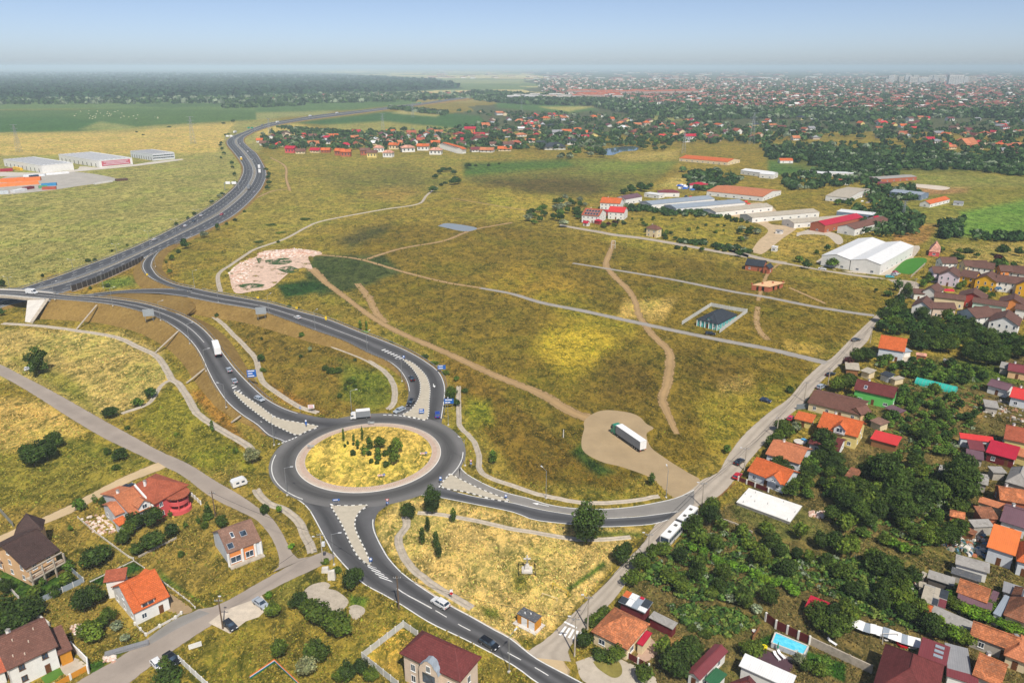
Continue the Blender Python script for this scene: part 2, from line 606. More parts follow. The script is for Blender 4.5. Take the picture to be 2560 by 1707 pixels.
# ---------------------------------------------------------------- roads
def road_mat(name,rgb,track=.25,rough=.85,patch=.2,ragged=0.0,lanes=((.25,.5),),var=.12):
 """asphalt / gravel / earth: UV u runs 0..1 across, v in metres along; ragged > 0 fades the verge"""
 t = NT(name)
 c = srgb(*rgb)
 g = t.geo()
 uv = t.uv()
 sep = t.n('ShaderNodeSeparateXYZ')
 t.l(uv,sep.inputs[0])
 u = sep.outputs[0]
 n1,n2,n3 = t.noise(.12,4,.6,g),t.noise(1.5,4,.7,g),t.noise(14,2,.6,g)
 f = t.mix(t.ramp(n1,.35,.65),tuple(v * (1 - var) for v in c),tuple(v * (1 + var) for v in c))
 f = t.mix(t.ramp(n2,.3,.7,0,patch),f,tuple(v * .7 for v in c))
 f = t.mix(t.ramp(n3,.35,.65,0,.25),f,tuple(min(1,v * 1.25) for v in c))
 if track:
  st = t.noise(1.0,3,.6,t.mapped(uv,(9,.05,1)))
  for mid,half in lanes:
   d = t.math('ABSOLUTE',t.math('SUBTRACT',u,mid))
   k = t.ramp(d,half,half * .25)
   f = t.mix(t.math('MULTIPLY',t.math('MULTIPLY',k,t.ramp(st,.25,.7,.6,1.0)),track),f,tuple(v * .36 for v in c))
 t.col(f)
 t.bump(n3,.25,.02)
 t.set(rough,0,.2)
 if ragged:
  e = t.math('MINIMUM',u,t.math('SUBTRACT',1.0,u))
  n = t.noise(.45,4,.7,g)
  a = t.ramp(t.math('ADD',e,t.math('MULTIPLY',t.math('SUBTRACT',n,.5),ragged * 1.6)),ragged * .35,ragged * .75)
  t.l(a,t.b.inputs['Alpha'])
 return t.m

ASPH = road_mat('asphalt_dark',(98,97,98),.85,lanes=((.27,.2),(.73,.2)))
ASPH1 = road_mat('asphalt_one_way',(96,96,98),.8,lanes=((.5,.38),))
ASPHR = road_mat('asphalt_ring',(112,110,108),.95,lanes=((.40,.40),))
ASPHL = road_mat('asphalt_pale',(140,136,130),.2,lanes=((.5,.4),))
ASPHM = road_mat('asphalt_motorway',(90,91,95),.6,lanes=((.25,.2),(.55,.2)))
STREET = road_mat('street_worn',(178,166,150),.28,patch=.35,ragged=.06,lanes=((.32,.12),(.66,.12)))
LANE = road_mat('lane_grey',(160,148,136),.15,patch=.25,ragged=.06,lanes=((.5,.4),))
GRAVEL = road_mat('gravel_road',(158,152,144),.15,patch=.35,ragged=.16,lanes=((.3,.12),(.7,.12)))
EARTH = road_mat('earth_track',(172,142,98),.35,lanes=((.3,.12),(.7,.12)),patch=.4,ragged=.3)
EARTHP = road_mat('earth_yard',(168,146,112),.0,patch=.35)
EARTHD = road_mat('earth_dusty',(196,172,134),.0,patch=.3,ragged=.16)
WHITE = plain('road_paint_white',(225,224,218),.7,.1,.6,dirt=.35)
WHITEB = plain('road_paint_bright',(238,238,234),.7,.06,.6)
CONC = plain('concrete_pale',(186,174,156),.9,.2,.5,bump=.2,dirt=.3)
CONCW = plain('concrete_white',(214,208,198),.9,.12,.4,dirt=.15)
CONCG = plain('concrete_grey',(150,146,140),.9,.18,.5,bump=.2,dirt=.2)
PAVE = plain('island_paving',(188,178,158),.9,.1,.7,bump=.2,dirt=.12)
KERBW = plain('kerb_white',(226,224,216),.8,.08,1.5)
KERBD = plain('kerb_dark',(96,94,90),.8,.1,1.5)
STEEL = plain('galvanised_steel',(170,174,178),.45,.1,1.0,metal=.6)
BANK = plain('embankment_dry_grass',(150,114,58),.95,.3,.35,bump=.5)

def slope_mat():
 t = NT('embankment_grass')
 g = t.geo()
 n1,n2,n3 = t.noise(.09,4,.6,g),t.noise(.7,5,.75,g,.8),t.noise(2.2,3,.7,g)
 f = t.mix(t.ramp(n1,.3,.7),srgb(126,100,54),srgb(148,120,66))
 f = t.mix(t.ramp(n2,.5,.75,0,.7),f,srgb(176,150,88))
 f = t.mix(t.ramp(n2,.45,.3,0,.8),f,srgb(88,74,38))
 f = t.mix(t.ramp(n3,.4,.7,0,.4),f,t.mix(1.0,f,(.62,.64,.6),'MULTIPLY'))
 t.col(f)
 t.bump(n2,.5,.5)
 return t.set(.95,0,.1)

BANK = slope_mat()
VERGE = plain('verge_straw',(196,166,92),.95,.3,.5,bump=.4)

def ribbon_mesh(name,L,R,mat,dz=0.0,cols=2):
 n = len(L)
 us = np.linspace(0,1,cols)
 V = np.concatenate([L[:,None] * (1 - us)[None,:,None] + R[:,None] * us[None,:,None]],1).reshape(-1,3).copy()
 V[:,2] += dz
 mid = (L + R) / 2
 s = np.r_[0,np.cumsum(np.linalg.norm(np.diff(mid,axis=0),axis=1))]
 UV = np.stack([np.tile(us,n),np.repeat(s,cols)],1)
 i = (np.arange(n - 1)[:,None] * cols + np.arange(cols - 1)[None]).ravel()
 F = np.stack([i,i + 1,i + cols + 1,i + cols],1)
 # faces up
 a,b,c = V[F[0,0]],V[F[0,1]],V[F[0,2]]
 if np.cross(b - a,c - a)[2] < 0:
  F = F[:,::-1]
 return np_mesh(name,V,F,mat,uv=UV)

ROADS = {}

def ribbon(name,Ls,Rs,mat,dz,label,n=None,keep=True,kind='structure',step=3.0):
 """carriageway between two surveyed edges"""
 A = pts(Ls) if isinstance(Ls,str) else Ls
 B = pts(Rs) if isinstance(Rs,str) else Rs
 n = n or max(6,int(plen([tuple(p) for p in A]) / step))
 L,R = smooth(A,n),smooth(B,n)
 o = link(name,ribbon_mesh(name,L,R,mat,dz))
 tag(o,label,kind=kind)
 ROADS[o.name] = (L + [0,0,dz],R + [0,0,dz],o)
 if keep:
  for i in range(n - 1):
   keep_out([L[i],L[i + 1],R[i + 1],R[i]],.8)
 return o

def centred(name,spec,width,mat,dz,label,step=3.0,wob_=0.0,keep=True):
 P = pts(spec)
 n = max(6,int(plen([tuple(p) for p in P]) / step))
 C = smooth(P,n)
 T = np.gradient(C,axis=0)
 N = np.stack([-T[:,1],T[:,0],0 * T[:,0]],1)
 N /= np.linalg.norm(N,axis=1)[:,None]
 w = np.interp(np.linspace(0,1,n),np.linspace(0,1,len(width)),width) if isinstance(width,(list,tuple)) else np.full(n,width)
 w = (w * (1 + wob_ * rng.normal(0,1,n)))[:,None] / 2
 return ribbon(name,[tuple(p) for p in C + N * w],[tuple(p) for p in C - N * w],mat,dz,label,n=n,keep=keep)

def side(road,frac):
 L,R,_ = ROADS[road.name]
 return L * (1 - frac) + R * frac

def line_mesh(name,P,width,mat,parent,dz=.006,s0=0.0,s1=None):
 """painted line along a polyline"""
 P = np.asarray(P,float)
 s = np.r_[0,np.cumsum(np.linalg.norm(np.diff(P,axis=0),axis=1))]
 s1 = s[-1] if s1 is None else min(s1,s[-1])
 if s1 - s0 < .3:
  return None
 u = np.r_[s0,s[(s > s0 + .05) & (s < s1 - .05)],s1]
 Q = np.stack([np.interp(u,s,P[:,k]) for k in range(3)],1)
 T = np.gradient(Q,axis=0)
 N = np.stack([-T[:,1],T[:,0],0 * T[:,0]],1)
 N /= np.maximum(np.linalg.norm(N,axis=1),1e-6)[:,None]
 me = ribbon_mesh(name,Q + N * width / 2,Q - N * width / 2,mat,dz)
 return link(name,me,parent)

def edge_line(road,frac,width=.25,dz=.008,s0=0,s1=None,mat=None):
 return line_mesh('edge_line',side(road,frac),width,mat or WHITE,road,dz,s0,s1)

def dashes(road,frac,width=.22,on=3.0,off=4.5,dz=.008,s0=0,s1=None,joined=False):
 P = side(road,frac)
 L = plen(P)
 s1 = L if s1 is None else min(s1,L)
 s,out = s0,[]
 while s < s1:
  o = line_mesh('lane_dash',P,width,WHITE,road,dz,s,min(s + on,s1))
  if o:
   out.append(o)
  s += on + off
 if joined and out:
  V,F,k = [],[],0
  for o in out:
   me = o.data
   V += [tuple(v.co) for v in me.vertices]
   F += [tuple(i + k for i in p.vertices) for p in me.polygons]
   k = len(V)
   bpy.data.objects.remove(o)
  j = link('lane_dashes',np_mesh('lane_dashes',np.array(V),F,WHITE),road)
  tag(j,kind='stuff')

def bank(L,toe_k,side_sign,name,label,mat=None,ground=-.02):
 """earth slope from a raised road edge down to the ground"""
 L = np.asarray(L)
 T = np.gradient(L,axis=0)
 N = np.stack([-T[:,1],T[:,0],0 * T[:,0]],1)
 N /= np.linalg.norm(N,axis=1)[:,None]
 m = L[:,2] > .12
 idx = np.where(m)[0]
 if len(idx) < 2:
  return
 L,N = L[idx[0]:idx[-1] + 1],N[idx[0]:idx[-1] + 1]
 top = L + N * side_sign * .6
 toe = L + N * side_sign * (.6 + np.maximum(L[:,2:3],.05) * toe_k)
 toe[:,2] = ground
 rings = [L - [0,0,.02],top - [0,0,.05]]
 for k in (.33,.66):
  m_ = top * (1 - k) + toe * k
  m_[:,2] += rng.normal(0,.06,len(m_)) - .1
  rings.append(m_)
 rings.append(toe)
 n = len(L)
 V = np.vstack(rings)
 F = np.array([(r * n + i,r * n + i + 1,(r + 1) * n + i + 1,(r + 1) * n + i) for r in range(4) for i in range(n - 1)])
 o = link(name,np_mesh(name,V,F,mat or BANK,smooth_=True))
 tag(o,label,kind='structure')
 for i in range(n - 1):
  keep_out([L[i],L[i + 1],toe[i + 1],toe[i]],.3)

# --- roundabout
_t,_b = one('s 921,1059'),one('s 921,1229.7')
_l,_r = one('s 742,1145'),one('s 1098.5,1145')
RC = Vector(((_l.x + _r.x) / 2,(_t.y + _b.y) / 2,0))
R_AP = ((_r.x - _l.x) / 2 + (_b - _t).length / 2) / 2
R_IS = R_AP * .878
R_OUT = R_AP * 1.36

def ring_pts(r,n=120,z=0.0,a0=0,a1=2 * math.pi):
 t = np.linspace(a0,a1,n)
 return np.stack([RC.x + r * np.cos(t),RC.y + r * np.sin(t),np.full(n,z)],1)

def ring_mesh(name,r0,r1,z0,z1,mat,n=120):
 return ribbon_mesh(name,ring_pts(r0,n,z0),ring_pts(r1,n,z1),mat)

o = link('roundabout_carriageway',ring_mesh('roundabout_carriageway',R_AP - .3,R_OUT,.045,.045,ASPHR))
tag(o,'dark asphalt ring of the roundabout',kind='structure')
ROUND = o
keep_out(ring_pts(R_OUT + 1.0,40)[:-1])
for a0_,a1_ in ((1.0 * math.pi,1.34 * math.pi),(-.16 * math.pi,.02 * math.pi)):
 line_mesh('edge_line',ring_pts(R_OUT - .9,30,.05,a0_,a1_),.28,WHITE,ROUND,.006)
KEEP_RING = True

# --- legs: L edge and R edge in survey marks, heights where the road climbs
leg_s = ribbon('south_road','q 160,560 q 300,862 400,937 500,1003 580,1082 640,1182 720,1332 800,1482 840,1552 b 640,792 740,882 870,952 1000,1027 1200,1152 1470,1280 1770,1442 c 180,1572 420,1700',
    'q 1700,900 1520,1010 1440,1065 1360,1132 1330,1232 1340,1332 1390,1452 1450,1562 b 920,702 1000,792 1100,872 1220,952 1350,1032 1500,1112 1660,1202 1770,1262 c 150,1382 270,1452 500,1572 700,1690',
    ASPH,.014,'dark asphalt main road running south from the roundabout',step=2.5)
leg_e1 = ribbon('east_road_entry','f 1300,1400 1425,1450 1410,1520 b 1398,40 1430,100 1520,160 1650,222 1770,262 c 100,285 240,330 400,356 600,364 800,352 1000,318 1140,284 1260,230',
    'b 1240,60 1345,114 1500,205 1640,260 1760,315 c 140,352 300,382 600,424 780,420 930,408 1120,400 1260,330',ASPHL,.020,'pale asphalt lane into the roundabout from the east street',step=2.5)
leg_e2 = ribbon('east_road_exit','b 1100,190 1265,216 1500,275 1760,318 c 140,354 300,384 600,426 780,422 930,410 1150,380',
    'b 900,346 1000,297 1100,273 1180,271 1300,291 1500,331 1770,386 c 150,441 400,471 600,489 800,484 970,471 1080,440',ASPH1,.026,'dark asphalt lane leaving the roundabout to the east street',step=2.5)
# west ramp over the bridge
leg_w = ribbon('bridge_ramp','e -420,340,7.2 0,345,7 280,360,7 500,385 700,397,6.2 900,421 1050,451 1250,517,5 1380,592 1480,692,4 1560,802 1640,902,2.6 1770,1032,1.2 f 100,1112,.7 250,1182,.3 450,1227,.06 650,1240,.02 800,1290,.0',
    'e -420,366,7.2 0,377,7 180,392,7 330,405 600,427,6.2 800,452 1000,502 1130,557,5 1240,627 1330,712,4 1390,802 1430,892,2.9 1480,992 1560,1112,1.6 1660,1202 1770,1277,.5 f 80,1352,.15 190,1400,.0 220,1480,.0',
    ASPH,.032,'raised asphalt ramp curving from the bridge down to the roundabout',step=3)
# north ramp: ring -> fork
leg_n = ribbon('north_ramp','f 830,1262,0 1000,1192,0 1048,1100,.0 1052,1030,.1 1030,960,.3 980,890,.7 900,832,1.1 780,781,1.7 600,692,2.5 400,622,3.2 200,547,3.8 0,482,4.3 e 1500,436,4.6 1300,396,4.6',
    'f 1330,1400,0 1288,1290,0 1286,1250,.0 1308,1100,.1 1308,1000,.3 1268,912,.7 1180,842,1.1 1060,772,1.7 900,702,2.5 700,627,3.2 500,547,3.8 300,492,4.2 100,437,4.4 e 1770,417,4.6 1500,367,4.6 1330,330,4.6',
    ASPH,.038,'asphalt ramp climbing north-west from the roundabout to the fork',step=3)
slip_on = ribbon('motorway_loop_ramp','e 1300,358,4.6 1230,337 1130,307,4 1030,257 985,202,3 985,160 1020,117,2 1100,77,1.4 1240,22,1.05',
     'e 1330,330,4.6 1200,301 1100,252,4 1060,202 1050,168,3 1075,112 1130,62,2 1240,12,1.2 i 1330,1268,1.0',ASPH1,.044,'one-way asphalt loop from the ramp up to the motorway',step=3)
slip_off = ribbon('bridge_underpass_ramp','e 1330,350,4.6 1180,335 1000,338,4 850,348 720,360,3 560,382,2 430,402,1.1',
     'e 1300,396,4.6 1100,371 900,366,4 800,370 720,381,3 560,398,2 430,416,1.1',ASPH1,.050,'narrow asphalt ramp dropping west beside the bridge',step=3)
# motorway
MW_Z = 1.0
ML = 'e -700,520 -300,425 0,372 140,335 400,250 640,160 800,100 1000,15 i 1230,1200 1450,1070 1560,990 1640,910 1680,830 1670,770 1620,700 1572,640 1572,612 1612,582 1692,552 1770,521 j 100,490 250,466 420,438 600,418 800,396,1 1000,371 1200,346,5 1330,326 1450,309,8 1500,295 1540,270 1560,262'
MR = 'e -700,800 -300,610 0,470 190,420 430,365 700,270 980,140 i 1240,1318 1450,1222 1600,1142 1700,1062 1770,990 j 50,920 72,840 40,760 0,700 i 1722,660 1684,620 1692,590 1732,567 1770,549 j 120,511 300,479 500,451 700,426 1000,386,1 1200,359 1350,336,5 1450,322 1510,300,8 1552,273 1572,264'

def mw_pts(spec):
 L = pix(spec)
 zs = [p[2] for p in L]
 kn = [0] + [i for i,v in enumerate(zs) if v is not None]
 vals = [1.0] + [zs[i] for i in kn[1:]]
 zz = np.interp(range(len(L)),kn,vals)
 return [W(p[0],p[1],z) for p,z in zip(L,zz)]

mL,mR = mw_pts(ML),mw_pts(MR)
MN = 420

def mw(f0,f1):
 L,R = smooth(mL,MN),smooth(mR,MN)
 return [tuple(p) for p in L * (1 - f0) + R * f0],[tuple(p) for p in L * (1 - f1) + R * f1]

a_,b_ = mw(.0,.455)
mway1 = ribbon('motorway_carriageway',a_,b_,ASPHM,.02,'far carriageway of the curving motorway',n=MN)
a_,b_ = mw(.545,1.0)
mway2 = ribbon('motorway_carriageway',a_,b_,ASPHM,.02,'near carriageway of the curving motorway',n=MN)
a_,b_ = mw(.45,.55)
mmed = ribbon('motorway_median',a_,b_,plain('median_gravel',(150,140,122),.95,.2,.5),.012,'gravel median strip with steel barriers between the motorway carriageways',n=MN)
for r_ in (mway1,mway2):
 edge_line(r_,.05,.3)
 edge_line(r_,.95,.3)
 dashes(r_,.36,.25,4,8,joined=True)
 dashes(r_,.66,.25,4,8,joined=True)

_lw = plen(side(leg_w,.5))
edge_line(leg_w,.03,.25,s1=plen(side(leg_w,.03)) - 30); edge_line(leg_w,.97,.25,s1=plen(side(leg_w,.97)) - 8)
edge_line(leg_n,.03,.25,s0=30); edge_line(leg_n,.97,.28,s0=18)
edge_line(slip_on,.1,.25); edge_line(slip_on,.9,.25)
edge_line(slip_off,.1,.2); edge_line(slip_off,.9,.2)
edge_line(leg_s,.022,.28,s0=14); edge_line(leg_s,.978,.28,s0=16)
edge_line(leg_e1,.03,.28); edge_line(leg_e2,.97,.28,s0=3); edge_line(leg_e2,.03,.25,s0=14)
LN = plen(side(leg_n,.5)); LW = plen(side(leg_w,.5)); LS = plen(side(leg_s,.5))
edge_line(leg_n,.5,.2,s0=LN * .42)
edge_line(leg_w,.5,.2,s0=0,s1=LW * .62)
edge_line(leg_s,.50,.3,s0=LS * .52,s1=LS * .62)
dashes(leg_s,.50,.22,3.5,3.5,s0=LS * .63)

# banks
for r_,k,lab in ((leg_w,1.75,'bridge ramp'),(leg_n,1.75,'north ramp'),(slip_on,1.6,'loop ramp'),(slip_off,1.4,'underpass ramp')):
 L,R,_ = ROADS[r_.name]
 if r_ is leg_w:
  m0 = [i for i in range(len(L)) if proj(R[i:i + 1])[0][0] > 118]
  L,R = L[m0],R[m0]
 bank(L,k,1,'embankment','dry grass slope on the inner side of the ' + lab)
 bank(R,k,-1,'embankment','dry grass slope on the outer side of the ' + lab)
L,R,_ = ROADS[mway1.name]
bank(L,1.6,1,'embankment','low grass shoulder on the far side of the motorway')
L,R,_ = ROADS[mway2.name]
bank(R,1.6,-1,'embankment','low grass shoulder on the near side of the motorway')

ribbon('embankment_fill','e 480,384,6.8 700,395,6.2 900,419,5.8 1050,449,5.3 1250,515,4.9 1300,520,0.0','e 480,400,1.6 640,392,2.6 820,371,3.5 1000,369,4.2 1300,398,4.6 1440,480,0.0',BANK,-.12,'dry grass filling between the bridge ramp and the underpass ramp')
# --- roundabout centre: apron, kerb, island
APRON = plain('apron_setts',(196,178,160),.9,.12,.8,bump=.3,dirt=.15)
BRICKR = plain('apron_red_setts',(188,128,104),.9,.15,1.0)
ap = link('truck_apron',ring_mesh('truck_apron',R_IS,R_AP,.20,.12,APRON))
tag(ap,'pale paved apron ring with red chevrons round the roundabout island',kind='structure')
link('kerb',ring_mesh('kerb',R_AP,R_AP + .18,.12,.05,KERBW),ap)
for k in range(230):                                   # red chevrons laid into the apron
 a0 = 2 * math.pi * k / 230
 mb = MB()
 r0,r1,r2 = R_IS + .35,R_IS + 1.0,R_IS + 1.65
 z = lambda r: .20 - .08 * (r - R_IS) / (R_AP - R_IS) + .006
 da,w_ = .016,.0058
 P = lambda r,a: (RC.x + r * math.cos(a),RC.y + r * math.sin(a),z(r))
 mb.add([P(r0,a0),P(r1,a0 + da),P(r2,a0),P(r2,a0 + w_),P(r1,a0 + da + w_),P(r0,a0 + w_)],[(0,5,4,1),(1,4,3,2)])
 mb.build('chevron',BRICKR,ap)
n_ = 48
V = [(RC.x,RC.y,.75)]
F = []
for k,(fr,zz) in enumerate(((.35,.68),(.7,.48),(.92,.28),(1.0,.2))):
 V += [(RC.x + R_IS * fr * math.cos(t),RC.y + R_IS * fr * math.sin(t),zz + (rnd.gauss(0,.03) if k < 3 else 0)) for t in np.linspace(0,2 * math.pi,n_,endpoint=False)]
 b0 = 1 + k * n_
 for i in range(n_):
  j = (i + 1) % n_
  F.append((0,b0 + i,b0 + j) if k == 0 else (b0 - n_ + i,b0 + i,b0 + j,b0 - n_ + j))
ISLE_Z = lambda x,y: float(np.interp(math.hypot(x - RC.x,y - RC.y) / R_IS,[0,.35,.7,.92,1],[.75,.68,.48,.28,.2]))
me = np_mesh('roundabout_island',np.array(V),F,MAT_GROUND,col=np.tile(srgb(216,180,96),(len(V),1)),smooth_=True)
tag(link('roundabout_island',me),'round golden grass island in the middle of the roundabout',kind='structure')

# --- splitter islands with black and white kerb stones
def splitter(name,outline,label,z=.0,hgt=.16):
 P = [Vector(p) for p in smooth(pts(outline + ' ' + ' '.join(outline.split()[:2])),90)][:-1]
 base = [p.z for p in P]
 mb = MB()
 n = len(P)
 mb.add([(p.x,p.y,p.z + .02) for p in P] + [(p.x,p.y,p.z + .05 + hgt) for p in P],
   [tuple(range(n,2 * n))] + [(i,(i + 1) % n,n + (i + 1) % n,n + i) for i in range(n)])
 o = mb.build(name,PAVE)
 if sum((P[(i + 1) % n].x - P[i].x) * (P[(i + 1) % n].y + P[i].y) for i in range(n)) > 0:
  o.data.flip_normals()
 tag(o,label,kind='structure')
 keep_out(P)
 # kerb stones alternate
 C = np.array([tuple(p) for p in P + [P[0]]])
 s = np.r_[0,np.cumsum(np.linalg.norm(np.diff(C,axis=0),axis=1))]
 L = s[-1]
 k = int(L / 1.0)
 for i in range(k):
  u = np.array([i,i + .97]) * L / k
  q = np.stack([np.interp(u,s,C[:,j]) for j in range(3)],1)
  MB().bar(Vector(q[0]) + Vector((0,0,.02)),Vector(q[1]) + Vector((0,0,.02)),.34,hgt + .07).build('kerb_stone',(KERBW,KERBD)[i % 2],o)
 return o

sp_s = splitter('splitter_island','q 830,1045 1040,1052 1250,1042 1170,1110 1115,1200 1110,1290 1150,1400 1230,1560 b 790,735 800,762 770,752 700,690 640,580 590,470','long pale traffic island on the south road')
sp_e = splitter('splitter_island','b 1345,125 1420,165 1560,232 1755,312 1640,300 1450,250 1280,212','triangular pale traffic island on the east road')
sp_w = splitter('splitter_island','e 1640,1048,2.0 1770,1130,1.0 f 140,1228,.35 300,1264,.1 430,1290,0 360,1320,0 285,1350,0 190,1312,.05 100,1268,.25 e 1770,1195,.7 1680,1122,1.3 1615,1052,1.9','wedge-shaped pale traffic island on the bridge ramp')
sp_n = splitter('splitter_island','f 1010,822,1.2 1080,850,.9 1140,900,.6 1183,955,.3 1203,1030,.1 1197,1120,0 1184,1240,0 1100,1230,0 1010,1212,0 1065,1180,0 1112,1120,0 1135,1050,.05 1130,970,.3 1085,895,.7 1030,842,1.1','curved pale traffic island on the north ramp')

def hatch(road,f0,f1,s_list,dz=.012):
 """white painted bars of a nose marking"""
 L,R,o = ROADS[road.name]
 for s in s_list:
  C = (L + R) / 2
  sl_ = np.r_[0,np.cumsum(np.linalg.norm(np.diff(C,axis=0),axis=1))]
  a,b = side(road,f0),side(road,f1)
  g = lambda P,q: Vector([np.interp(q,sl_,P[:,k]) for k in range(3)]) + Vector((0,0,dz))
  MB().add([g(a,s),g(a,s + .7),g(b,s + 1.6),g(b,s + .9)],[(0,1,2,3)]).build('hatch_bar',WHITEB,o)

def near_s(road,spec):
 """distance along a road of the point nearest a survey mark"""
 C = side(road,.5)
 p = one(spec,0)
 pp = proj(C)
 x,y,_ = pix(spec)[0]
 i = int(np.argmin(np.hypot(pp[:,0] - x,pp[:,1] - y)))
 return plen(C[:i + 1]) if i else 0.0

s_ = near_s(leg_s,'b 850,790')
hatch(leg_s,.43,.57,[s_ - 3 + 1.7 * k for k in range(5)])
s_ = near_s(leg_n,'f 960,800')
hatch(leg_n,.42,.56,[s_ - 4 + 2.0 * k for k in range(7)])
s_ = near_s(leg_w,'e 1625,1035')
hatch(leg_w,.42,.58,[s_ - 6 + 2.0 * k for k in range(5)])
# give-way dashes where the ramps meet the ring
def giveway(spec,parent,n=9):
 P = smooth(pts(spec,.07),40)
 L = plen(P)
 for k in range(n):
  line_mesh('give_way_dash',P,.45,WHITEB,parent,.004,L * k / n,L * (k + .6) / n)

giveway('q 245,358 330,330 440,285 f 285,1355',ROUND,6)
giveway('f 880,1208 940,1210 1000,1214 1080,1228 1184,1248',ROUND,9)
giveway('q 830,1030 1000,1046 1250,1036',ROUND,9)
giveway('b 1265,214 1345,114',ROUND,6)
# arrows on the approach lanes
def arrow(spec0,spec1,z,parent):
 a,b = one(spec0,z),one(spec1,z)
 d = (b - a).normalized()
 n = Vector((-d.y,d.x,0))
 L = 5.0
 up = Vector((0,0,.014))
 m = a + d * (L - 1.8)
 MB().add([a - n * .12 + up,a + n * .12 + up,m + n * .12 + up,m - n * .12 + up,m - n * .55 + up,m + n * .55 + up,a + d * L + up],
    [(0,3,2,1),(4,6,5)]).build('lane_arrow',WHITEB,parent)

arrow('f 1086,1000','f 1090,1025',.13,leg_n)
arrow('f 40,1258','f 0,1232',.55,leg_w)
arrow('c 255,345','c 140,322',.04,leg_e1)
arrow('f 1222,985','f 1228,1000',.3,leg_n)
arrow('f 160,1236','f 130,1225',.45,sp_w)

# painted gore where the loop joins the motorway
for k in range(10):
 a_ = one('e %f,%f' % (985 + 11 * k,124 - 4.6 * k),1.1)
 b_ = one('e %f,%f' % (992 + 11 * k,134 - 5.4 * k),1.1)
 d_ = Vector((.35,.1,0))
 MB().add([a_ - d_,a_ + d_,b_ + d_,b_ - d_],[(0,1,2,3)]).build('hatch_bar',WHITEB,mway2)
# --- streets, lanes and tracks
ribbon('east_street','c 60,1380 150,1310 232,1260 420,1082 640,882 760,742 900,602 985,470 1110,330 1250,210 1300,165 1420,112 1480,5 g 1600,1342 1770,1192 h 140,1092 250,962 370,852 440,812 560,692 720,542 840,432 905,350 870,300 800,265 h 640,240 400,208 130,158 0,138',
  'c 420,1420 400,1330 520,1182 700,1002 900,742 1030,640 1160,490 1295,342 1430,282 1540,172 1620,62 g 1770,1382 h 130,1232 260,1122 330,1022 410,942 550,822 690,702 740,592 830,482 900,425 1010,380 1050,310 980,280 h 700,262 400,218 130,170 0,150',
  STREET,.008,'pale worn street along the gardens and houses on the right',step=3)
ribbon('factory_road','h 130,152 0,130 g 1500,60 k 1640,1405 1500,1385 1280,1345 1100,1312 900,1280 700,1255 620,1240 450,1212 330,1190','h 130,172 0,150 g 1500,82 k 1640,1425 1500,1402 1280,1362 1100,1330 900,1296 700,1272 620,1256 450,1226 330,1204',
  STREET,.016,'pale road running past the yellow house towards the farm villas',step=4)
ribbon('west_lane','e -300,740 0,857 150,932 400,1062 700,1232 900,1342 1100,1452 1300,1542 a 1500,172 1640,252 1770,342 b 100,412 180,522 230,622 290,702 380,690',
  'e -300,800 0,940 200,1052 450,1212 700,1362 950,1482 a 1080,52 1250,132 1450,282 1650,382 1770,442 b 90,542 140,642 160,732 130,795 20,840',LANE,.008,'grey lane crossing the dry meadows on the left',step=3)
centred('dirt_lane','a 1120,60 850,172 600,305 500,360 280,455 0,575 -300,700',[6,5,4.5,5],EARTHD,.014,'dusty track past the pink house and the brown-roofed house',wob_=.05)
ribbon('south_street','b 470,655 430,672 250,742 0,882 a 1500,1030 1350,1062 1000,1262 800,1402 600,1512 300,1700','b 560,690 450,762 250,852 60,952 a 1500,1150 1250,1312 1050,1452 900,1572 700,1700',LANE,.020,'grey side street joining the main road near the pylon poles',step=3)
ribbon('asphalt_driveway','a 1380,1062 1200,1130 1030,1252','a 1450,1085 1250,1180 1040,1300',ASPHL,.030,'dark patched asphalt in front of the orange-roofed white house',keep=True)
me = MB().add([tuple(p) for p in pts('a 1440,1150 1560,1060 1770,985 b 40,960 90,1040 20,1110 a 1700,1140 1590,1225',.034)],[tuple(range(8))]).build('gravel_pad',plain('pad_gravel',(206,192,172),.95,.15,.5,bump=.3))
tag(me,'pale gravel parking pad beside the side street',kind='structure')
keep_out([v.co for v in me.data.vertices],1)
# verges along the south road, truck stand, crossing apron
SOFTD = EARTHD
ribbon('south_verge','b 1100,862 1350,1022 1660,1190 1770,1240 c 130,1350 230,1262','b 1100,872 1350,1042 1660,1215 1770,1280 c 150,1400 420,1500',EARTHD,.004,'dusty verge between the south road and the dry green',keep=False)
ribbon('corner_apron','c 230,1262 200,1300 90,1330 0,1290','c 400,1330 380,1420 420,1480 430,1545',EARTHD,.0065,'dusty apron where the street meets the main road',keep=True)
yard_ = MB().add([tuple(p) for p in smooth(pts('g 500,1300 480,1390 500,1465 620,1532 760,1568 c 960,150 1080,260 1140,285 1240,230 1300,165 1230,120 1130,60 1040,0 g 960,1430 930,1340 980,1300 930,1270 880,1220 800,1190 650,1175 560,1200 500,1250 500,1300',.011),120)],[tuple(range(120))]).build('truck_stand',EARTHP)
tag(yard_,'bare earth lorry stand beside the street',kind='structure')
uvl = yard_.data.uv_layers[0]
if yard_.data.polygons[0].normal.z < 0:
 yard_.data.flip_normals()
keep_out([v.co for v in yard_.data.vertices],.5)
centred('dirt_track','f 380,195 430,240 480,292 600,382 800,532 1000,642 1300,772 1600,912 1770,982 g 200,1062 400,1182 560,1240',[9,6,5,5,6,6,7,8],EARTH,.009,'sandy dirt track from the rubble heap to the lorry stand',wob_=.04,keep=True)
centred('dirt_track','k 700,1300 690,1350 g 670,105 650,172 700,242 800,342 850,422 880,522 960,642 1080,762 1092,852 1070,1002 1040,1102 1100,1252 1140,1340',[3.5,5,6,6,5.5,5,5,5.5,5.5,5,3],EARTH,.012,'sandy dirt track winding across the gold field',wob_=.08)
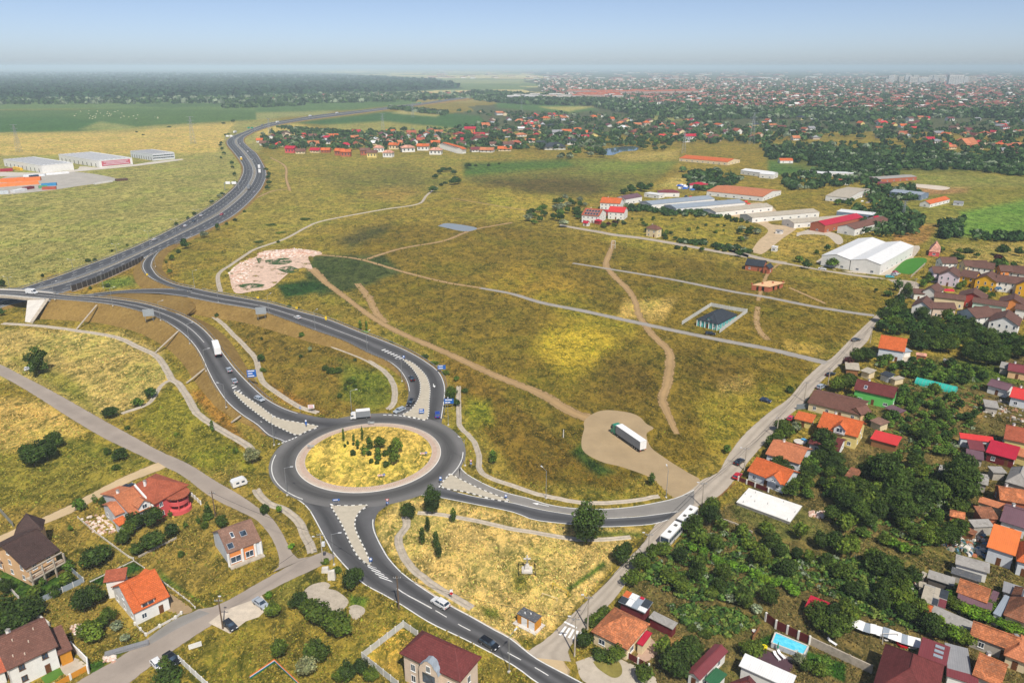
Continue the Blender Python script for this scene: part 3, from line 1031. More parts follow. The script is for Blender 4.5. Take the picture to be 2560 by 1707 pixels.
centred('dirt_track','f 700,300 780,400 830,500 900,570',[5,6,5],EARTH,.007,'faint earth track branching below the green patch',wob_=.08,keep=False)
for i_,(sp_,w_,lb) in enumerate((('f 400,100 700,130 1000,215 1300,290 1550,330',4,'faint path along the green patch'),('f 740,140 1000,60 1300,5 j 1500,1230 1770,1180',5,'earth path running to the grey pond'),
      ('j 1350,1010 1770,1080 k 300,1120 ',3,'thin earth path below the dark field'),('j 100,730 200,790 210,880 235,960',4,'earth path near the curve of the motorway'),('h 100,150 0,230 g 1700,420',3,'thin wheel path'),
      ('g 1700,460 1690,560 1720,640 1770,690',4,'wheel path beside the fenced bungalow'),('h 150,330 400,440',3,'short wheel path near the brick shell'),('j 0,1010 120,960 230,950',4,'wheel path by the motorway bank'))):
 centred('foot_path',sp_,w_,EARTH,.005 + .0013 * i_,lb,wob_=.08,keep=False)
centred('gravel_road','g 420,160 700,205 1100,272 1500,352 1770,397 h 300,457 600,505 735,522',[3.5,4,4.5,5],GRAVEL,.018,'far grey gravel road across the gold field',wob_=.04)
centred('gravel_road','f 1550,332 1770,372 g 200,432 500,492 870,572 1200,642 1500,702 1770,752 h 250,812 405,850',[3.5,4.5,5,5,5,6],GRAVEL,.022,'near grey gravel road passing the fenced bungalow',wob_=.04)
# crossing stripes
for k in range(5):
 a = one('c 330,1235',.03) * (1 - k / 4) + one('c 455,1275',.03) * (k / 4)
 b = one('c 372,1175',.03) * (1 - k / 4) + one('c 482,1215',.03) * (k / 4)
 d = (one('c 455,1275',.03) - one('c 330,1235',.03)).normalized() * .28
 MB().add([a - d,a + d,b + d,b - d],[(0,1,2,3)]).build('crossing_stripe',WHITEB,bpy.data.objects['east_street'])
MB().add([tuple(p) for p in pts('c 358,1148 366,1138 452,1180 446,1190',.03)],[(0,3,2,1)]).build('stop_line',WHITEB,bpy.data.objects['east_street'])

# --- concrete drains
def drain(spec,label,w=1.5,bw=.45):
 P = pts(spec)
 n = max(8,int(plen([tuple(p) for p in P]) / 2.2))
 C = smooth(P,n)
 C[:,:2] += rng.normal(0,.07,(n,2))
 T = np.gradient(C,axis=0)
 N = np.stack([-T[:,1],T[:,0],0 * T[:,0]],1)
 N /= np.linalg.norm(N,axis=1)[:,None]
 w = w * .72
 bw = .32
 prof = [(-w - .3,.0),(-w,.26),(-bw,.24),(-bw + .08,.05),(bw - .08,.05),(bw,.24),(w,.26),(w + .3,.0)]
 V = np.concatenate([(C + N * u + [0,0,z])[:,None] for u,z in prof],1).reshape(-1,3)
 k = len(prof)
 V[:,2] += rng.normal(0,.015,len(V))
 F = np.array([(i * k + j,(i + 1) * k + j,(i + 1) * k + j + 1,i * k + j + 1) for i in range(n - 1) for j in range(k - 1)])
 o = link('concrete_drain',np_mesh('concrete_drain',V,F,CONC))
 tag(o,label,'drain','concrete drains')
 for i in range(n - 1):
  keep_out([C[i] + N[i] * 2,C[i + 1] + N[i + 1] * 2,C[i + 1] - N[i + 1] * 2,C[i] - N[i] * 2])

drain('e 20,577 300,597 530,627 800,672 960,742 1080,802 1150,892 1190,965 1230,990 1290,1072 1360,1192 1450,1262 1560,1332 1700,1412 1760,1470','long concrete drain at the foot of the bridge ramp slope',1.5)
drain('q 0,870 60,960 160,1030 300,1082 430,1172 490,1252 540,1362 600,1480 630,1560 b 390,672','concrete drain between the west lane and the south road',1.3)
drain('f 0,562 150,602 350,672 600,762 750,822 880,902 945,985 962,1060 945,1140 905,1172','concrete drain curving inside the north ramp loop',1.2)
drain('e 1260,467 1480,535 1620,660 1700,742 1770,825 f 20,912 60,992 200,1092 300,1152 430,1195','concrete drain along the inner foot of the bridge ramp',1.2)
drain('b 1030,420 1040,480 1000,540 985,600 1050,740 1200,872 1350,965 1500,1050','concrete drain along the south road beside the dry green',1.1)
drain('b 1120,392 1250,402 1500,442 1770,502 c 200,535 400,570 600,577 820,560','concrete drain crossing the dry green under the poplars',.8)
drain('f 1400,1012 1402,1152 1410,1282 1500,1382 1540,1482 b 1545,90 1600,142 1770,202 c 200,267 500,322 800,312 1015,277','concrete drain skirting the gold field by the east road',.9)
drain('j 1250,935 1180,992 1120,1052 900,1087 700,1122 450,1172 350,1212 200,1292 0,1362 i 1700,1402 1600,1470 1510,1540 e 1525,362','long thin concrete drain across the middle fields',1.3)
drain('e 1190,965 1120,1000 1060,1090 1010,1140 840,1200','side drain branching off towards the round shrubs',.8)
for i_,(sp_,zz) in enumerate((('e 670,452,6 600,535,3.2 530,620,.2',0),('e 1235,632,4.6 1150,710,2.6 1075,780,.2',0),('e 1415,892,3 1350,945,1.6 1290,992,.2',0),('e 1665,1218,1.4 1600,1265,.2',0),('f 410,625,3.1 370,665,.3',0),('e 220,570,.2 330,410,6.8',1))):
 P = smooth(pts(sp_),12)
 mb = MB()
 for i in range(11):
  mb.bar(Vector(P[i]) + Vector((0,0,.12)),Vector(P[i + 1]) + Vector((0,0,.12)),.7 if not zz else 1.6,.25)
 o = mb.build('slope_gutter',CONC)
 tag(o,['concrete gutter down the ramp slope above the big tree','concrete gutter down the ramp slope below the rear of the billboard','concrete gutter down the slope beside the grey cars','short concrete gutter near the lamp on the bridge ramp','short concrete gutter on the north ramp slope','broad concrete stair beside the bridge abutment'][i_],'gutter','slope gutters')
# ---------------------------------------------------------------- building kit
def roof_mat(name,rgb,kind='tile',var=.2):
 """UV: u metres along the eave, v metres up the slope"""
 if name in MATS:
  return MATS[name]
 t = NT(name)
 c = srgb(*rgb)
 uv = t.uv()
 g = t.geo()
 big = t.noise(.35,4,.6,g)
 f = t.mix(t.ramp(big,.3,.7),tuple(v * (1 - var) for v in c),tuple(min(1,v * (1 + var)) for v in c))
 if kind in ('tile','old'):
  b = t.n('ShaderNodeTexBrick')
  b.inputs['Color1'].default_value = (.75,.75,.75,1)
  b.inputs['Color2'].default_value = (1.2,1.2,1.2,1)
  b.inputs['Mortar'].default_value = (.5,.5,.5,1)
  b.inputs['Scale'].default_value = 1.0
  b.inputs['Mortar Size'].default_value = .03
  b.inputs['Brick Width'].default_value = .5
  b.inputs['Row Height'].default_value = .42
  t.l(uv,b.inputs['Vector'])
  f = t.mix(.7 if kind == 'tile' else 1.0,f,t.mix(1.0,f,b.outputs[0],'MULTIPLY'))
  if kind == 'old':
   n = t.noise(.5,5,.75,g,.5)
   f = t.mix(t.ramp(n,.52,.62,0,.85),f,tuple(min(1,v * 1.55) for v in c))
   f = t.mix(t.ramp(n,.45,.33,0,.7),f,srgb(104,74,56))
   f = t.mix(t.ramp(t.noise(2.2,3,.7,g),.55,.7,0,.6),f,srgb(150,120,100))
  t.bump(b.outputs[1],.4,.04)
  t.b.inputs['Roughness'].default_value = .75
 elif kind == 'metal':
  w = t.n('ShaderNodeTexWave',wave_type='BANDS',bands_direction='X')
  w.inputs['Scale'].default_value = .75
  w.inputs['Distortion'].default_value = 0
  t.l(uv,w.inputs['Vector'])
  st = t.noise(.6,4,.7,t.mapped(uv,(1.5,.25,1)))
  f = t.mix(t.ramp(st,.45,.75,0,.35),f,tuple(v * .65 for v in c))
  f = t.mix(t.ramp(w.outputs['Fac'],.82,1,0,.3),f,tuple(v * .55 for v in c))
  t.bump(w.outputs['Fac'],.3,.05)
  t.b.inputs['Roughness'].default_value = .45
 else:                                              # corrugated fibre cement
  w = t.n('ShaderNodeTexWave',wave_type='BANDS',bands_direction='X')
  w.inputs['Scale'].default_value = 1.6
  t.l(uv,w.inputs['Vector'])
  n = t.noise(.7,5,.75,g,.6)
  f = t.mix(t.ramp(n,.5,.7,0,.7),f,srgb(112,106,98))
  f = t.mix(t.ramp(t.noise(1.7,3,.7,g),.58,.7,0,.5),f,srgb(206,200,190))
  f = t.mix(t.ramp(w.outputs['Fac'],.6,1,0,.35),f,tuple(v * .5 for v in c))
  t.bump(w.outputs['Fac'],.4,.05)
  t.b.inputs['Roughness'].default_value = .85
 t.col(f)
 MATS[name] = t.m
 return t.m

RM = {k: roof_mat('roof_' + k,c,kd,v) for k,c,kd,v in (
 ('orange',(204,104,54),'tile',.12),('bright_orange',(230,126,66),'metal',.06),('rust',(170,92,66),'tile',.16),('terracotta',(194,122,84),'tile',.14),
 ('old_tile',(182,112,72),'old',.2),('old_brown',(142,92,66),'old',.2),('maroon',(112,54,52),'tile',.12),('brown',(118,82,70),'tile',.12),
 ('chocolate',(78,60,56),'tile',.12),('taupe',(140,108,92),'tile',.14),('crimson',(182,38,60),'metal',.08),('red',(206,62,60),'metal',.08),
 ('wine',(124,62,66),'metal',.1),('mauve',(112,84,92),'metal',.12),('white',(228,228,226),'metal',.04),('grey',(146,146,148),'metal',.1),
 ('bluegrey',(150,160,170),'metal',.08),('slate',(58,64,72),'tile',.1),('fibre',(160,156,150),'fibre',.12),('sand_fibre',(182,172,154),'fibre',.12),
 ('green',(54,104,70),'metal',.1),('row_brown',(106,76,66),'tile',.1),('pinktile',(206,150,128),'old',.14),('felt',(92,94,98),'fibre',.1))}
WM = {k: plain('wall_' + k,c,.85,.08,.5,dirt=d,bump=.1) for k,c,d in (
 ('white',(232,230,224),.1),('cream',(228,208,168),.12),('peach',(226,184,138),.12),('beige',(216,196,176),.12),('pink',(214,92,92),.08),('grey',(196,198,200),.12),
 ('palegrey',(216,220,224),.1),('green',(104,196,98),.08),('yellow',(226,206,132),.1),('amber',(236,178,40),.06),('mint',(206,232,214),.08),('brick',(176,100,70),.25),
 ('orange',(224,140,74),.1),('teal',(98,186,182),.08),('wood',(150,104,66),.2),('dark',(96,88,82),.2),('lilac',(220,204,214),.08),('sky',(150,184,214),.08),('red',(172,64,54),.1),
 ('steelblue',(120,136,156),.1),('concrete',(178,170,158),.3),('maroon',(110,36,42),.12),('ochre',(206,140,44),.12))}
_g = NT('window_glass')
_gn = _g.noise(.8,2,.5,_g.geo())
_g.col(_g.mix(_g.ramp(_gn,.35,.65),srgb(36,46,58),srgb(70,86,104)))
GLASS = _g.set(.12,0,.6)
FRAMEW = plain('frame_white',(232,232,230),.6,.05,2)
FRAMEB = plain('frame_brown',(98,66,44),.6,.1,2)
DOORB = plain('door_brown',(112,70,42),.6,.15,2)
GATEG = plain('gate_grey',(120,128,134),.5,.1,2)
_WIN = {}

def window_meshes(w,h,fr,gl=None):
 k = (round(w,2),round(h,2),fr.name)
 if k not in _WIN:
  t = .09
  m = MB()
  m.box(-w / 2,-.06,0,w / 2,.05,t).box(-w / 2,-.06,h - t,w / 2,.05,h)
  m.box(-w / 2,-.06,t,-w / 2 + t,.05,h - t).box(w / 2 - t,-.06,t,w / 2,.05,h - t)
  if w > .9:
   m.box(-.04,-.06,t,.04,.05,h - t)
  m.box(-w / 2 - .08,-.14,-.07,w / 2 + .08,.05,-.005)
  p = MB().box(-w / 2 + t,-.03,t,w / 2 - t,.05,h - t)
  _WIN[k] = (m.mesh('window',fr),p.mesh('pane',GLASS))
 return _WIN[k]

def put_window(root,p,ang,w=1.1,h=1.35,fr=None):
 """p: local point of the sill centre on the wall; ang: direction of the wall (outside lies at -90 deg of it)"""
 f,g = window_meshes(w,h,fr or FRAMEW)
 a = link('window',f,root,p)
 a.rotation_euler = (0,0,ang)
 link('pane',g,a)
 return a

def put_door(root,p,ang,w=1.0,h=2.1,mat=None):
 d = MB().box(-w / 2,-.05,0,w / 2,.04,h).build('door',mat or DOORB,root,p)
 d.rotation_euler = (0,0,ang)
 MB().box(w / 2 - .18,-.1,1.0,w / 2 - .1,-.05,1.12).build('handle',STEEL,d)
 return d

def clip(poly,n,d):
 """part of a convex 3-d polygon with n.p >= d"""
 out = []
 for a,b in zip(poly,poly[1:] + poly[:1]):
  da,db = n.dot(a) - d,n.dot(b) - d
  if da >= -1e-9:
   out.append(a)
  if (da > 1e-9 and db < -1e-9) or (da < -1e-9 and db > 1e-9):
   out.append(a + (b - a) * (da / (da - db)))
 return out

def roof_mesh(polys,mat,name='roof',th=.16,courses=0.0,under=None):
 """polys: convex slopes (world-local Vectors), outside up. courses > 0 steps the slope into tile courses"""
 mb = MB()
 cnt = {}
 key = lambda v: (round(v.x,2),round(v.y,2),round(v.z,2))
 for P in polys:
  n = (P[1] - P[0]).cross(P[2] - P[0])
  if n.z < 0:
   P.reverse()
   n = -n
  n.normalize()
  e = Vector((-n.y,n.x,0))
  e = e.normalized() if e.length > 1e-4 else (P[1] - P[0]).normalized()
  upv = n.cross(e)
  if upv.z < 0:
   upv = -upv
  for a,b in zip(P,P[1:] + P[:1]):
   k = (key(a),key(b))
   cnt[k] = (a,b)
  uvf = lambda v: (v.dot(e),v.dot(upv))
  lo,hi = min(v.dot(upv) for v in P),max(v.dot(upv) for v in P)
  if courses and hi - lo > courses * 2:
   nc = int((hi - lo) / courses) + 1
   for i in range(nc):
    s0,s1 = lo + i * courses,min(hi,lo + (i + 1) * courses)
    Q = clip(clip(list(P),upv,s0),-upv,-s1)
    if len(Q) < 3:
     continue
    R = [q + n * (.055 * (1 - (q.dot(upv) - s0) / courses) + .005) for q in Q]
    mb.add(R,[tuple(range(len(R)))],[uvf(v) for v in R])
    low = [k for k in range(len(Q)) if abs(Q[k].dot(upv) - s0) < 1e-4]
    if len(low) == 2:
     a,b = low if low[1] == low[0] + 1 else (low[1],low[0])
     mb.add([R[a],R[b],Q[b] - n * .02,Q[a] - n * .02],[(3,2,1,0)])
  else:
   mb.add(P,[tuple(range(len(P)))],[uvf(v) for v in P])
  mb.add([v - Vector((0,0,th)) for v in P],[tuple(range(len(P) - 1,-1,-1))],[uvf(v) for v in P])
 for (ka,kb),(a,b) in cnt.items():
  if (kb,ka) not in cnt:
   d = Vector((0,0,th))
   mb.add([a,b,b - d,a - d],[(0,3,2,1)],[(0,0),(1,0),(1,.1),(0,.1)])
 return mb.mesh(name,mat)

LANDMARKS = []

def house(label,AB,h,far,roof='gable',rh=2.2,wall='white',rm='orange',ov=.45,cat='house',group=None,name='house',courses=0.0,win=True,
   wsize=(1.1,1.3),gap=2.9,chim=1,back=False,door=True,fr=None,z0=0.0,ridge=True,wins_side=True,par=None,floors=None):
 """AB: survey marks of the near eave edge (left, right) at height h. far: 'C ...' far eave corner, 'K ...' mark on the ridge, or metres"""
 q = pix(AB)
 A,B = W(q[0][0],q[0][1],h + z0),W(q[1][0],q[1][1],h + z0)
 u = (B - A); Wd = u.length; u.normalize()
 v = Vector((-u.y,u.x,0))
 if v.dot(Vector((A.x,A.y,0))) < 0:
  v = -v
 if isinstance(far,str):
  m,r = far.split(' ',1)
  x,y,_ = pix(r)[0]
  if m == 'C':
   D = abs((W(x,y,h + z0) - A).dot(v))
  else:
   D = 2 * abs((W(x,y,h + z0 + rh) - A).dot(v))
 else:
  D = far
 if back:
  A = A - v * D
 base = Vector((A.x,A.y,z0))
 root = par or empty(name,base)
 if par:
  base = Vector(par.location)
  off = Vector((A.x,A.y,z0)) - base
 else:
  off = Vector((0,0,0))
 L = lambda x,y,z: off + u * x + v * y + Vector((0,0,z))
 iw = min(ov,Wd * .12,D * .12)
 x0,x1,y0,y1 = iw,Wd - iw,iw,D - iw
 hw = h - .12
 # walls
 mb = MB()
 ring = [(x0,y0),(x1,y0),(x1,y1),(x0,y1)]
 top = {}
 if roof == 'gable':
  prof = lambda x,y: hw + rh * (1 - abs(2 * y / D - 1)) - .02
  extra = [(x1,D / 2),(x0,D / 2)]
  poly = [(x0,y0),(x1,y0),(x1,D / 2),(x1,y1),(x0,y1),(x0,D / 2)]
 elif roof == 'gable_v':
  prof = lambda x,y: hw + rh * (1 - abs(2 * x / Wd - 1)) - .02
  poly = [(x0,y0),(Wd / 2,y0),(x1,y0),(x1,y1),(Wd / 2,y1),(x0,y1)]
 elif roof == 'shed':
  prof = lambda x,y: hw + rh * y / D - .02
  poly = ring
 elif roof == 'shed_f':
  prof = lambda x,y: hw + rh * (1 - y / D) - .02
  poly = ring
 else:
  prof = lambda x,y: hw
  poly = ring
 n = len(poly)
 mb.add([L(x,y,0) for x,y in poly] + [L(x,y,prof(x,y)) for x,y in poly],
   [(i,(i + 1) % n,n + (i + 1) % n,n + i) for i in range(n)])
 if roof in ('flat','parapet'):
  mb.add([L(x,y,hw) for x,y in ring],[(0,1,2,3)])
 wo = mb.build('wall',WM[wall],root)
 flip = u.cross(v).z < 0
 if flip:
  wo.data.flip_normals()
 # roof
 E = [L(0,0,h),L(Wd,0,h),L(Wd,D,h),L(0,D,h)]
 ridge_line = None
 if roof == 'gable':
  r0,r1 = L(0,D / 2,h + rh),L(Wd,D / 2,h + rh)
  polys = [[E[0],E[1],r1,r0],[E[2],E[3],r0,r1]]
  ridge_line = (r0,r1)
 elif roof == 'gable_v':
  r0,r1 = L(Wd / 2,0,h + rh),L(Wd / 2,D,h + rh)
  polys = [[E[0],r0,r1,E[3]],[r0,E[1],E[2],r1]]
  ridge_line = (r0,r1)
 elif roof in ('hip','hip_v','pyr'):
  if roof == 'pyr':
   k = min(Wd,D) / 2
   a = (Wd / 2,D / 2)
   r0 = r1 = L(a[0],a[1],h + rh)
   polys = [[E[0],E[1],r0],[E[1],E[2],r0],[E[2],E[3],r0],[E[3],E[0],r0]]
  elif Wd >= D and roof == 'hip':
   k = D * .5
   k = min(k,Wd * .48)
   r0,r1 = L(k,D / 2,h + rh),L(Wd - k,D / 2,h + rh)
   polys = [[E[0],E[1],r1,r0],[E[2],E[3],r0,r1],[E[1],E[2],r1],[E[3],E[0],r0]]
  else:
   k = min(Wd * .5,D * .48)
   r0,r1 = L(Wd / 2,k,h + rh),L(Wd / 2,D - k,h + rh)
   polys = [[E[0],E[1],r0],[E[2],E[3],r1],[E[1],E[2],r1,r0],[E[3],E[0],r0,r1]]
  ridge_line = (r0,r1)
 elif roof == 'shed':
  polys = [[E[0],E[1],L(Wd,D,h + rh),L(0,D,h + rh)]]
 elif roof == 'shed_f':
  polys = [[L(0,0,h + rh),L(Wd,0,h + rh),E[2],E[3]]]
 else:
  polys = [list(E)]
 ro = link('roof',roof_mesh([list(p) for p in polys],RM[rm] if isinstance(rm,str) else rm,courses=courses),root)
 if ridge and ridge_line and (ridge_line[1] - ridge_line[0]).length > .5:
  m = MB().bar(ridge_line[0] + Vector((0,0,.0)),ridge_line[1],.3,.1)
  if roof.startswith('hip'):
   for e in E:
    j = min(ridge_line,key=lambda r: (r - e).length)
    m.bar(e,j,.22,.08)
  m.build('ridge_cap',RM[rm] if isinstance(rm,str) else rm,ro)
 if chim and roof != 'flat':
  for k in range(chim):
   t = .3 + .4 * k
   c = L(Wd * t,D * .55,0)
   zt = h + rh * (.9 if roof == 'gable' else .75)
   cm = MB().box(c.x - .3,c.y - .3,zt - 1.0,c.x + .3,c.y + .3,zt + 1.0)
   cm.build('chimney',WM['white'] if k == 0 else WM['brick'],ro)
   MB().box(c.x - .38,c.y - .38,zt + 1.0,c.x + .38,c.y + .38,zt + 1.1).build('chimney_cap',CONCG,ro)
 # openings on the two sides that face the street side of the survey
 if win:
  ang = math.atan2(u.y,u.x)
  nf = floors or max(1,int(h / 2.7))
  frm = fr or FRAMEW
  k = max(1,int((Wd - 1.6) / gap))
  dk = k // 2 if door else -1
  fa = ang if not flip else ang + math.pi
  for f in range(nf):
   for i in range(k):
    x = x0 + (i + .5) * (x1 - x0) / k
    if f == 0 and i == dk:
     put_door(root,L(x,y0,0.02),fa)
     continue
    put_window(root,L(x,y0,.85 + f * 2.75),fa,*wsize,fr=frm)
  if wins_side:
   mid0,mid1 = base + L(x0,D / 2,0),base + L(x1,D / 2,0)
   left = (u.dot(mid0) > 0)                  # the x0 side faces the camera
   xs = x0 if left else x1
   k = max(1,int((D - 1.6) / (gap * 1.15)))
   a2 = math.atan2(v.y,v.x) + (math.pi if left else 0)
   if flip:
    a2 += math.pi
   for f in range(nf + (1 if roof == 'gable' and rh > 2.8 else 0)):
    kk = k if f < nf else 1
    for i in range(kk):
     y = y0 + (i + .5) * (y1 - y0) / kk
     put_window(root,L(xs,y,.85 + f * 2.75),a2,*wsize,fr=frm)
 if not par:
  tag(root,label,cat,group)
 keep_out([base + L(-.3,-.3,0),base + L(Wd + .3,-.3,0),base + L(Wd + .3,D + .3,0),base + L(-.3,D + .3,0)])
 root['_size'] = (Wd,D,h + rh)
 return root,(L,Wd,D,u,v,base,flip,ro)

def skylight(info,fx,fy,w=1.0,l=1.4,h=0,rh=0):
 """roof window on the near slope of a gable roof, fx along, fy up the slope"""
 L,Wd,D,u,v,base,flip,ro = info
 x,y = Wd * fx,D / 2 * fy
 s = rh / (D / 2)
 z = h + y * s
 k = l / math.hypot(1,s)
 P = [L(x - w / 2,y,z),L(x + w / 2,y,z),L(x + w / 2,y + k,z + k * s),L(x - w / 2,y + k,z + k * s)]
 up = Vector((0,0,.14))
 m = MB().add([p + Vector((0,0,.02)) for p in P] + [p + up for p in P],[(4,5,6,7),(0,1,5,4),(1,2,6,5),(2,3,7,6),(3,0,4,7)])
 a = m.build('skylight',FRAMEW if w < 1.3 else STEEL,ro)
 c = sum(P,Vector()) / 4
 P2 = [c + (p - c) * .84 + Vector((0,0,.16)) for p in P]
 MB().add(P2,[(0,1,2,3)]).build('pane',GLASS,a)

def dormer(root,info,fx,w,h,rh,hd,depth,wall,rm,y0=.3,roof='gable',wide=1.3):
 """gabled dormer standing on the near slope"""
 L,Wd,D,u,v,base,flip,ro = info
 s = rh / (D / 2)
 x,z = Wd * fx,h + y0 * s
 zt = z + hd
 zr = zt + w * .42
 F = [L(x - w / 2,y0,z - .3),L(x + w / 2,y0,z - .3),L(x + w / 2,y0,zt),L(x,y0,zr),L(x - w / 2,y0,zt)]
 Bk = [p + v * depth for p in F]
 m = MB().add(F + Bk,[(0,1,2,3,4),(0,4,9,5),(1,6,7,2)])
 d = m.build('dormer',WM[wall],ro)
 o = .35
 e0,e1 = L(x - w / 2 - o,y0 - .4,zt - o * .84),L(x + w / 2 + o,y0 - .4,zt - o * .84)
 r0 = L(x,y0 - .4,zr + .05)
 dp = v * (depth + .4)
 link('dormer_roof',roof_mesh([[e0,r0,r0 + dp,e0 + dp],[r0,e1,e1 + dp,r0 + dp]],RM[rm],'dormer_roof',.14),ro)
 ang = math.atan2(u.y,u.x) + (math.pi if flip else 0)
 put_window(root,L(x,y0 - .02,z + .25),ang,wide,hd * .85)

FENCES = {}

def fence(label,spec,hgt,mat,post=None,step=2.6,thick=.08,name='fence',panel='panel',z=0.0,low=0.0,pm=None,ph=.15,group='garden fences and walls',cat='fence',gate=()):
 """posts and one panel per bay"""
 P = [Vector(p) for p in pts(spec,z)]
 root = empty(name,P[0])
 o = P[0]
 for a,b in zip(P,P[1:]):
  d = b - a
  L = d.length
  k = max(1,round(L / step))
  w = L / k
  ang = math.atan2(d.y,d.x)
  key = (name,round(w,2),hgt,thick,low,mat.name)
  if key not in FENCES:
   FENCES[key] = MB().box(.06,-thick / 2,low + .02,w - .06,thick / 2,hgt).mesh(panel,mat)
  pk = ('post',hgt,ph,(pm or mat).name)
  if pk not in FENCES:
   FENCES[pk] = MB().box(-ph / 2,-ph / 2,-.05,ph / 2,ph / 2,hgt + .12).mesh('post',pm or mat)
  for i in range(k):
   q = a + d * (i / k) - o
   e = link(panel,FENCES[key],root,q); e.rotation_euler = (0,0,ang)
   e = link('post',FENCES[pk],root,q); e.rotation_euler = (0,0,ang)
 link('post',FENCES[pk],root,P[-1] - o)
 tag(root,label,cat,group)
 return root
# ---------------------------------------------------------------- houses near the roundabout, lower left
G_NW = 'houses in the lower left'
r_,i_ = house('pink two-storey house with rust-red hipped roof and round balconies','a 1068,332 1306,196',5.6,'C a 955,185','hip',3.2,'pink','rust',courses=.4,group=G_NW)
L_,Wd_,D_,u_,v_,b_,fl_,ro_ = i_
c_ = L_(Wd_ * .62,-.2,0)
for k,(z0_,z1_,rr,nm) in enumerate(((0,.35,3.2,'terrace'),(.35,1.1,3.15,'balcony_wall'),(2.6,3.6,2.7,'balcony_wall'),(5.0,5.25,3.3,'porch_roof'))):
 MB().cyl(c_.x,c_.y,z0_,z1_,rr,24).build(nm,WM['pink'] if nm != 'porch_roof' else RM['rust'],r_)
for t in (-.8,0,.8):
 MB().cyl(c_.x + u_.x * 2 * t - v_.x * 2,c_.y + u_.y * 2 * t - v_.y * 2,.3,5.0,.14,8).build('column',WM['pink'],r_)
r_,i_ = house('white house wing with orange tiled roof and porch joined to the pink house','a 905,412 1045,350',4.6,'K a 812,265','gable',2.6,'grey','terracotta',courses=.4,group=G_NW)
house('','a 795,412 872,380',3.9,'K a 745,335','gable',1.6,'grey','terracotta',par=r_,chim=0)
house('','a 822,482 892,446',2.6,2.6,'shed',.9,'grey','orange',par=r_,chim=0,win=False)
dormer(r_,i_,.72,3.2,4.6,2.6,1.5,3.0,'white','terracotta',.2)
L_,Wd_,D_,u_,v_,b_,fl_,ro_ = i_
p0,p1 = L_(Wd_ + .2,-.2,4.5),L_(Wd_ + .2,D_ / 2,7.6)
MB().add([p0,p1,p1 + Vector((0,0,.5)),p0 + Vector((0,0,.5))] + [q + u_ * .45 for q in (p0,p1,p1 + Vector((0,0,.5)),p0 + Vector((0,0,.5)))],
   [(0,1,2,3),(7,6,5,4),(3,2,6,7),(0,3,7,4),(1,5,6,2)]).build('fire_wall',WM['white'],r_)
r_,i_ = house('orange-plastered house with steep dark brown roof and timber balconies','t 372,858 905,566',5.6,'K t 90,478','gable',3.6,'peach','chocolate',courses=.4,ov=.9,group=G_NW,gap=3.4,chim=0)
L_,Wd_,D_,u_,v_,b_,fl_,ro_ = i_
house('','t 205,348 640,262',5.8,5.0,'pyr',4.2,'peach','chocolate',par=r_,chim=0,win=False)
for fx in (.04,.36,.68,.97):
 q = L_(Wd_ * fx,-1.4,0)
 MB().box(q.x - .18,q.y - .18,0,q.x + .18,q.y + .18,5.2).build('post',CONC,r_)
for zz,nm in ((2.6,'balcony_slab'),(5.0,'roof_beam')):
 MB().bar(L_(0,-.5,zz),L_(Wd_,-.5,zz),2.2 if nm == 'balcony_slab' else .35,.22).build(nm,CONC,r_)
for zz in (.5,.9,3.2,3.6):
 MB().bar(L_(0,-1.45,zz),L_(Wd_,-1.45,zz),.08,.1).build('rail',WM['wood'],r_)
house('small dark brown shed roof beside the orange-plastered house','t 0,770 125,745',2.8,5,'gable',1.4,'peach','chocolate',group=G_NW,cat='shed',name='shed',chim=0)
r_,i_ = house('white house with bright orange tiled roof and a sloping dormer','a 922,1088 1175,966',3.5,'K a 792,905','gable',4.0,'white','orange',courses=.4,ov=.35,group=G_NW,chim=0,gap=3.2)
L_,Wd_,D_,u_,v_,b_,fl_,ro_ = i_
s_ = 4.0 / (D_ / 2)
for x0_,x1_ in ((.22,.62),):
 P = [L_(Wd_ * x0_,.1,4.9),L_(Wd_ * x1_,.1,4.9),L_(Wd_ * x1_,D_ * .44,3.5 + s_ * D_ * .44 + .35),L_(Wd_ * x0_,D_ * .44,3.5 + s_ * D_ * .44 + .35)]
 link('dormer_roof',roof_mesh([P],RM['orange'],'dormer_roof',.2,.4),ro_)
 MB().add([L_(Wd_ * x0_ + .2,.35,3.3),L_(Wd_ * x1_ - .2,.35,3.3),L_(Wd_ * x1_ - .2,.35,4.8),L_(Wd_ * x0_ + .2,.35,4.8)],[(0,1,2,3)]).build('dormer_wall',WM['white'],r_)
 for fx in (.34,.5):
  put_window(r_,L_(Wd_ * fx,.32,3.6),math.atan2(u_.y,u_.x) + (math.pi if fl_ else 0),1.1,1.0,FRAMEB)
house('','a 1035,850 1085,800',6.2,3.0,'shed',.6,'white','orange',par=r_,chim=0,win=False)
house('','a 712,872 866,848',4.9,3.6,'shed',.8,'white','rust',par=r_,chim=0,win=False)
r_,i_ = house('white villa with taupe brown roof and roof vents at the frame edge','a 45,1482 402,1310',5.4,'K a 215,1158','gable',3.6,'white','brown',courses=.4,group=G_NW,chim=1,gap=3.3,fr=FRAMEB)
house('','a 402,1376 502,1330',3.2,6.5,'shed',2.2,'ochre','brown',par=r_,chim=0,win=False)
L_,Wd_,D_,u_,v_,b_,fl_,ro_ = i_
s_ = 3.6 / (D_ / 2)
for fx,fy in ((.2,.3),(.3,.75),(.55,.5),(.72,.8),(.4,.2)):
 q = L_(Wd_ * fx,D_ / 2 * fy,5.4 + D_ / 2 * fy * s_)
 MB().cyl(q.x,q.y,q.z,q.z + .5,.12,8).build('roof_vent',WM['beige'],ro_)
house('','a -160,1560 45,1482',3.0,5,'shed',1.4,'white','rust',par=r_,chim=0,win=False)
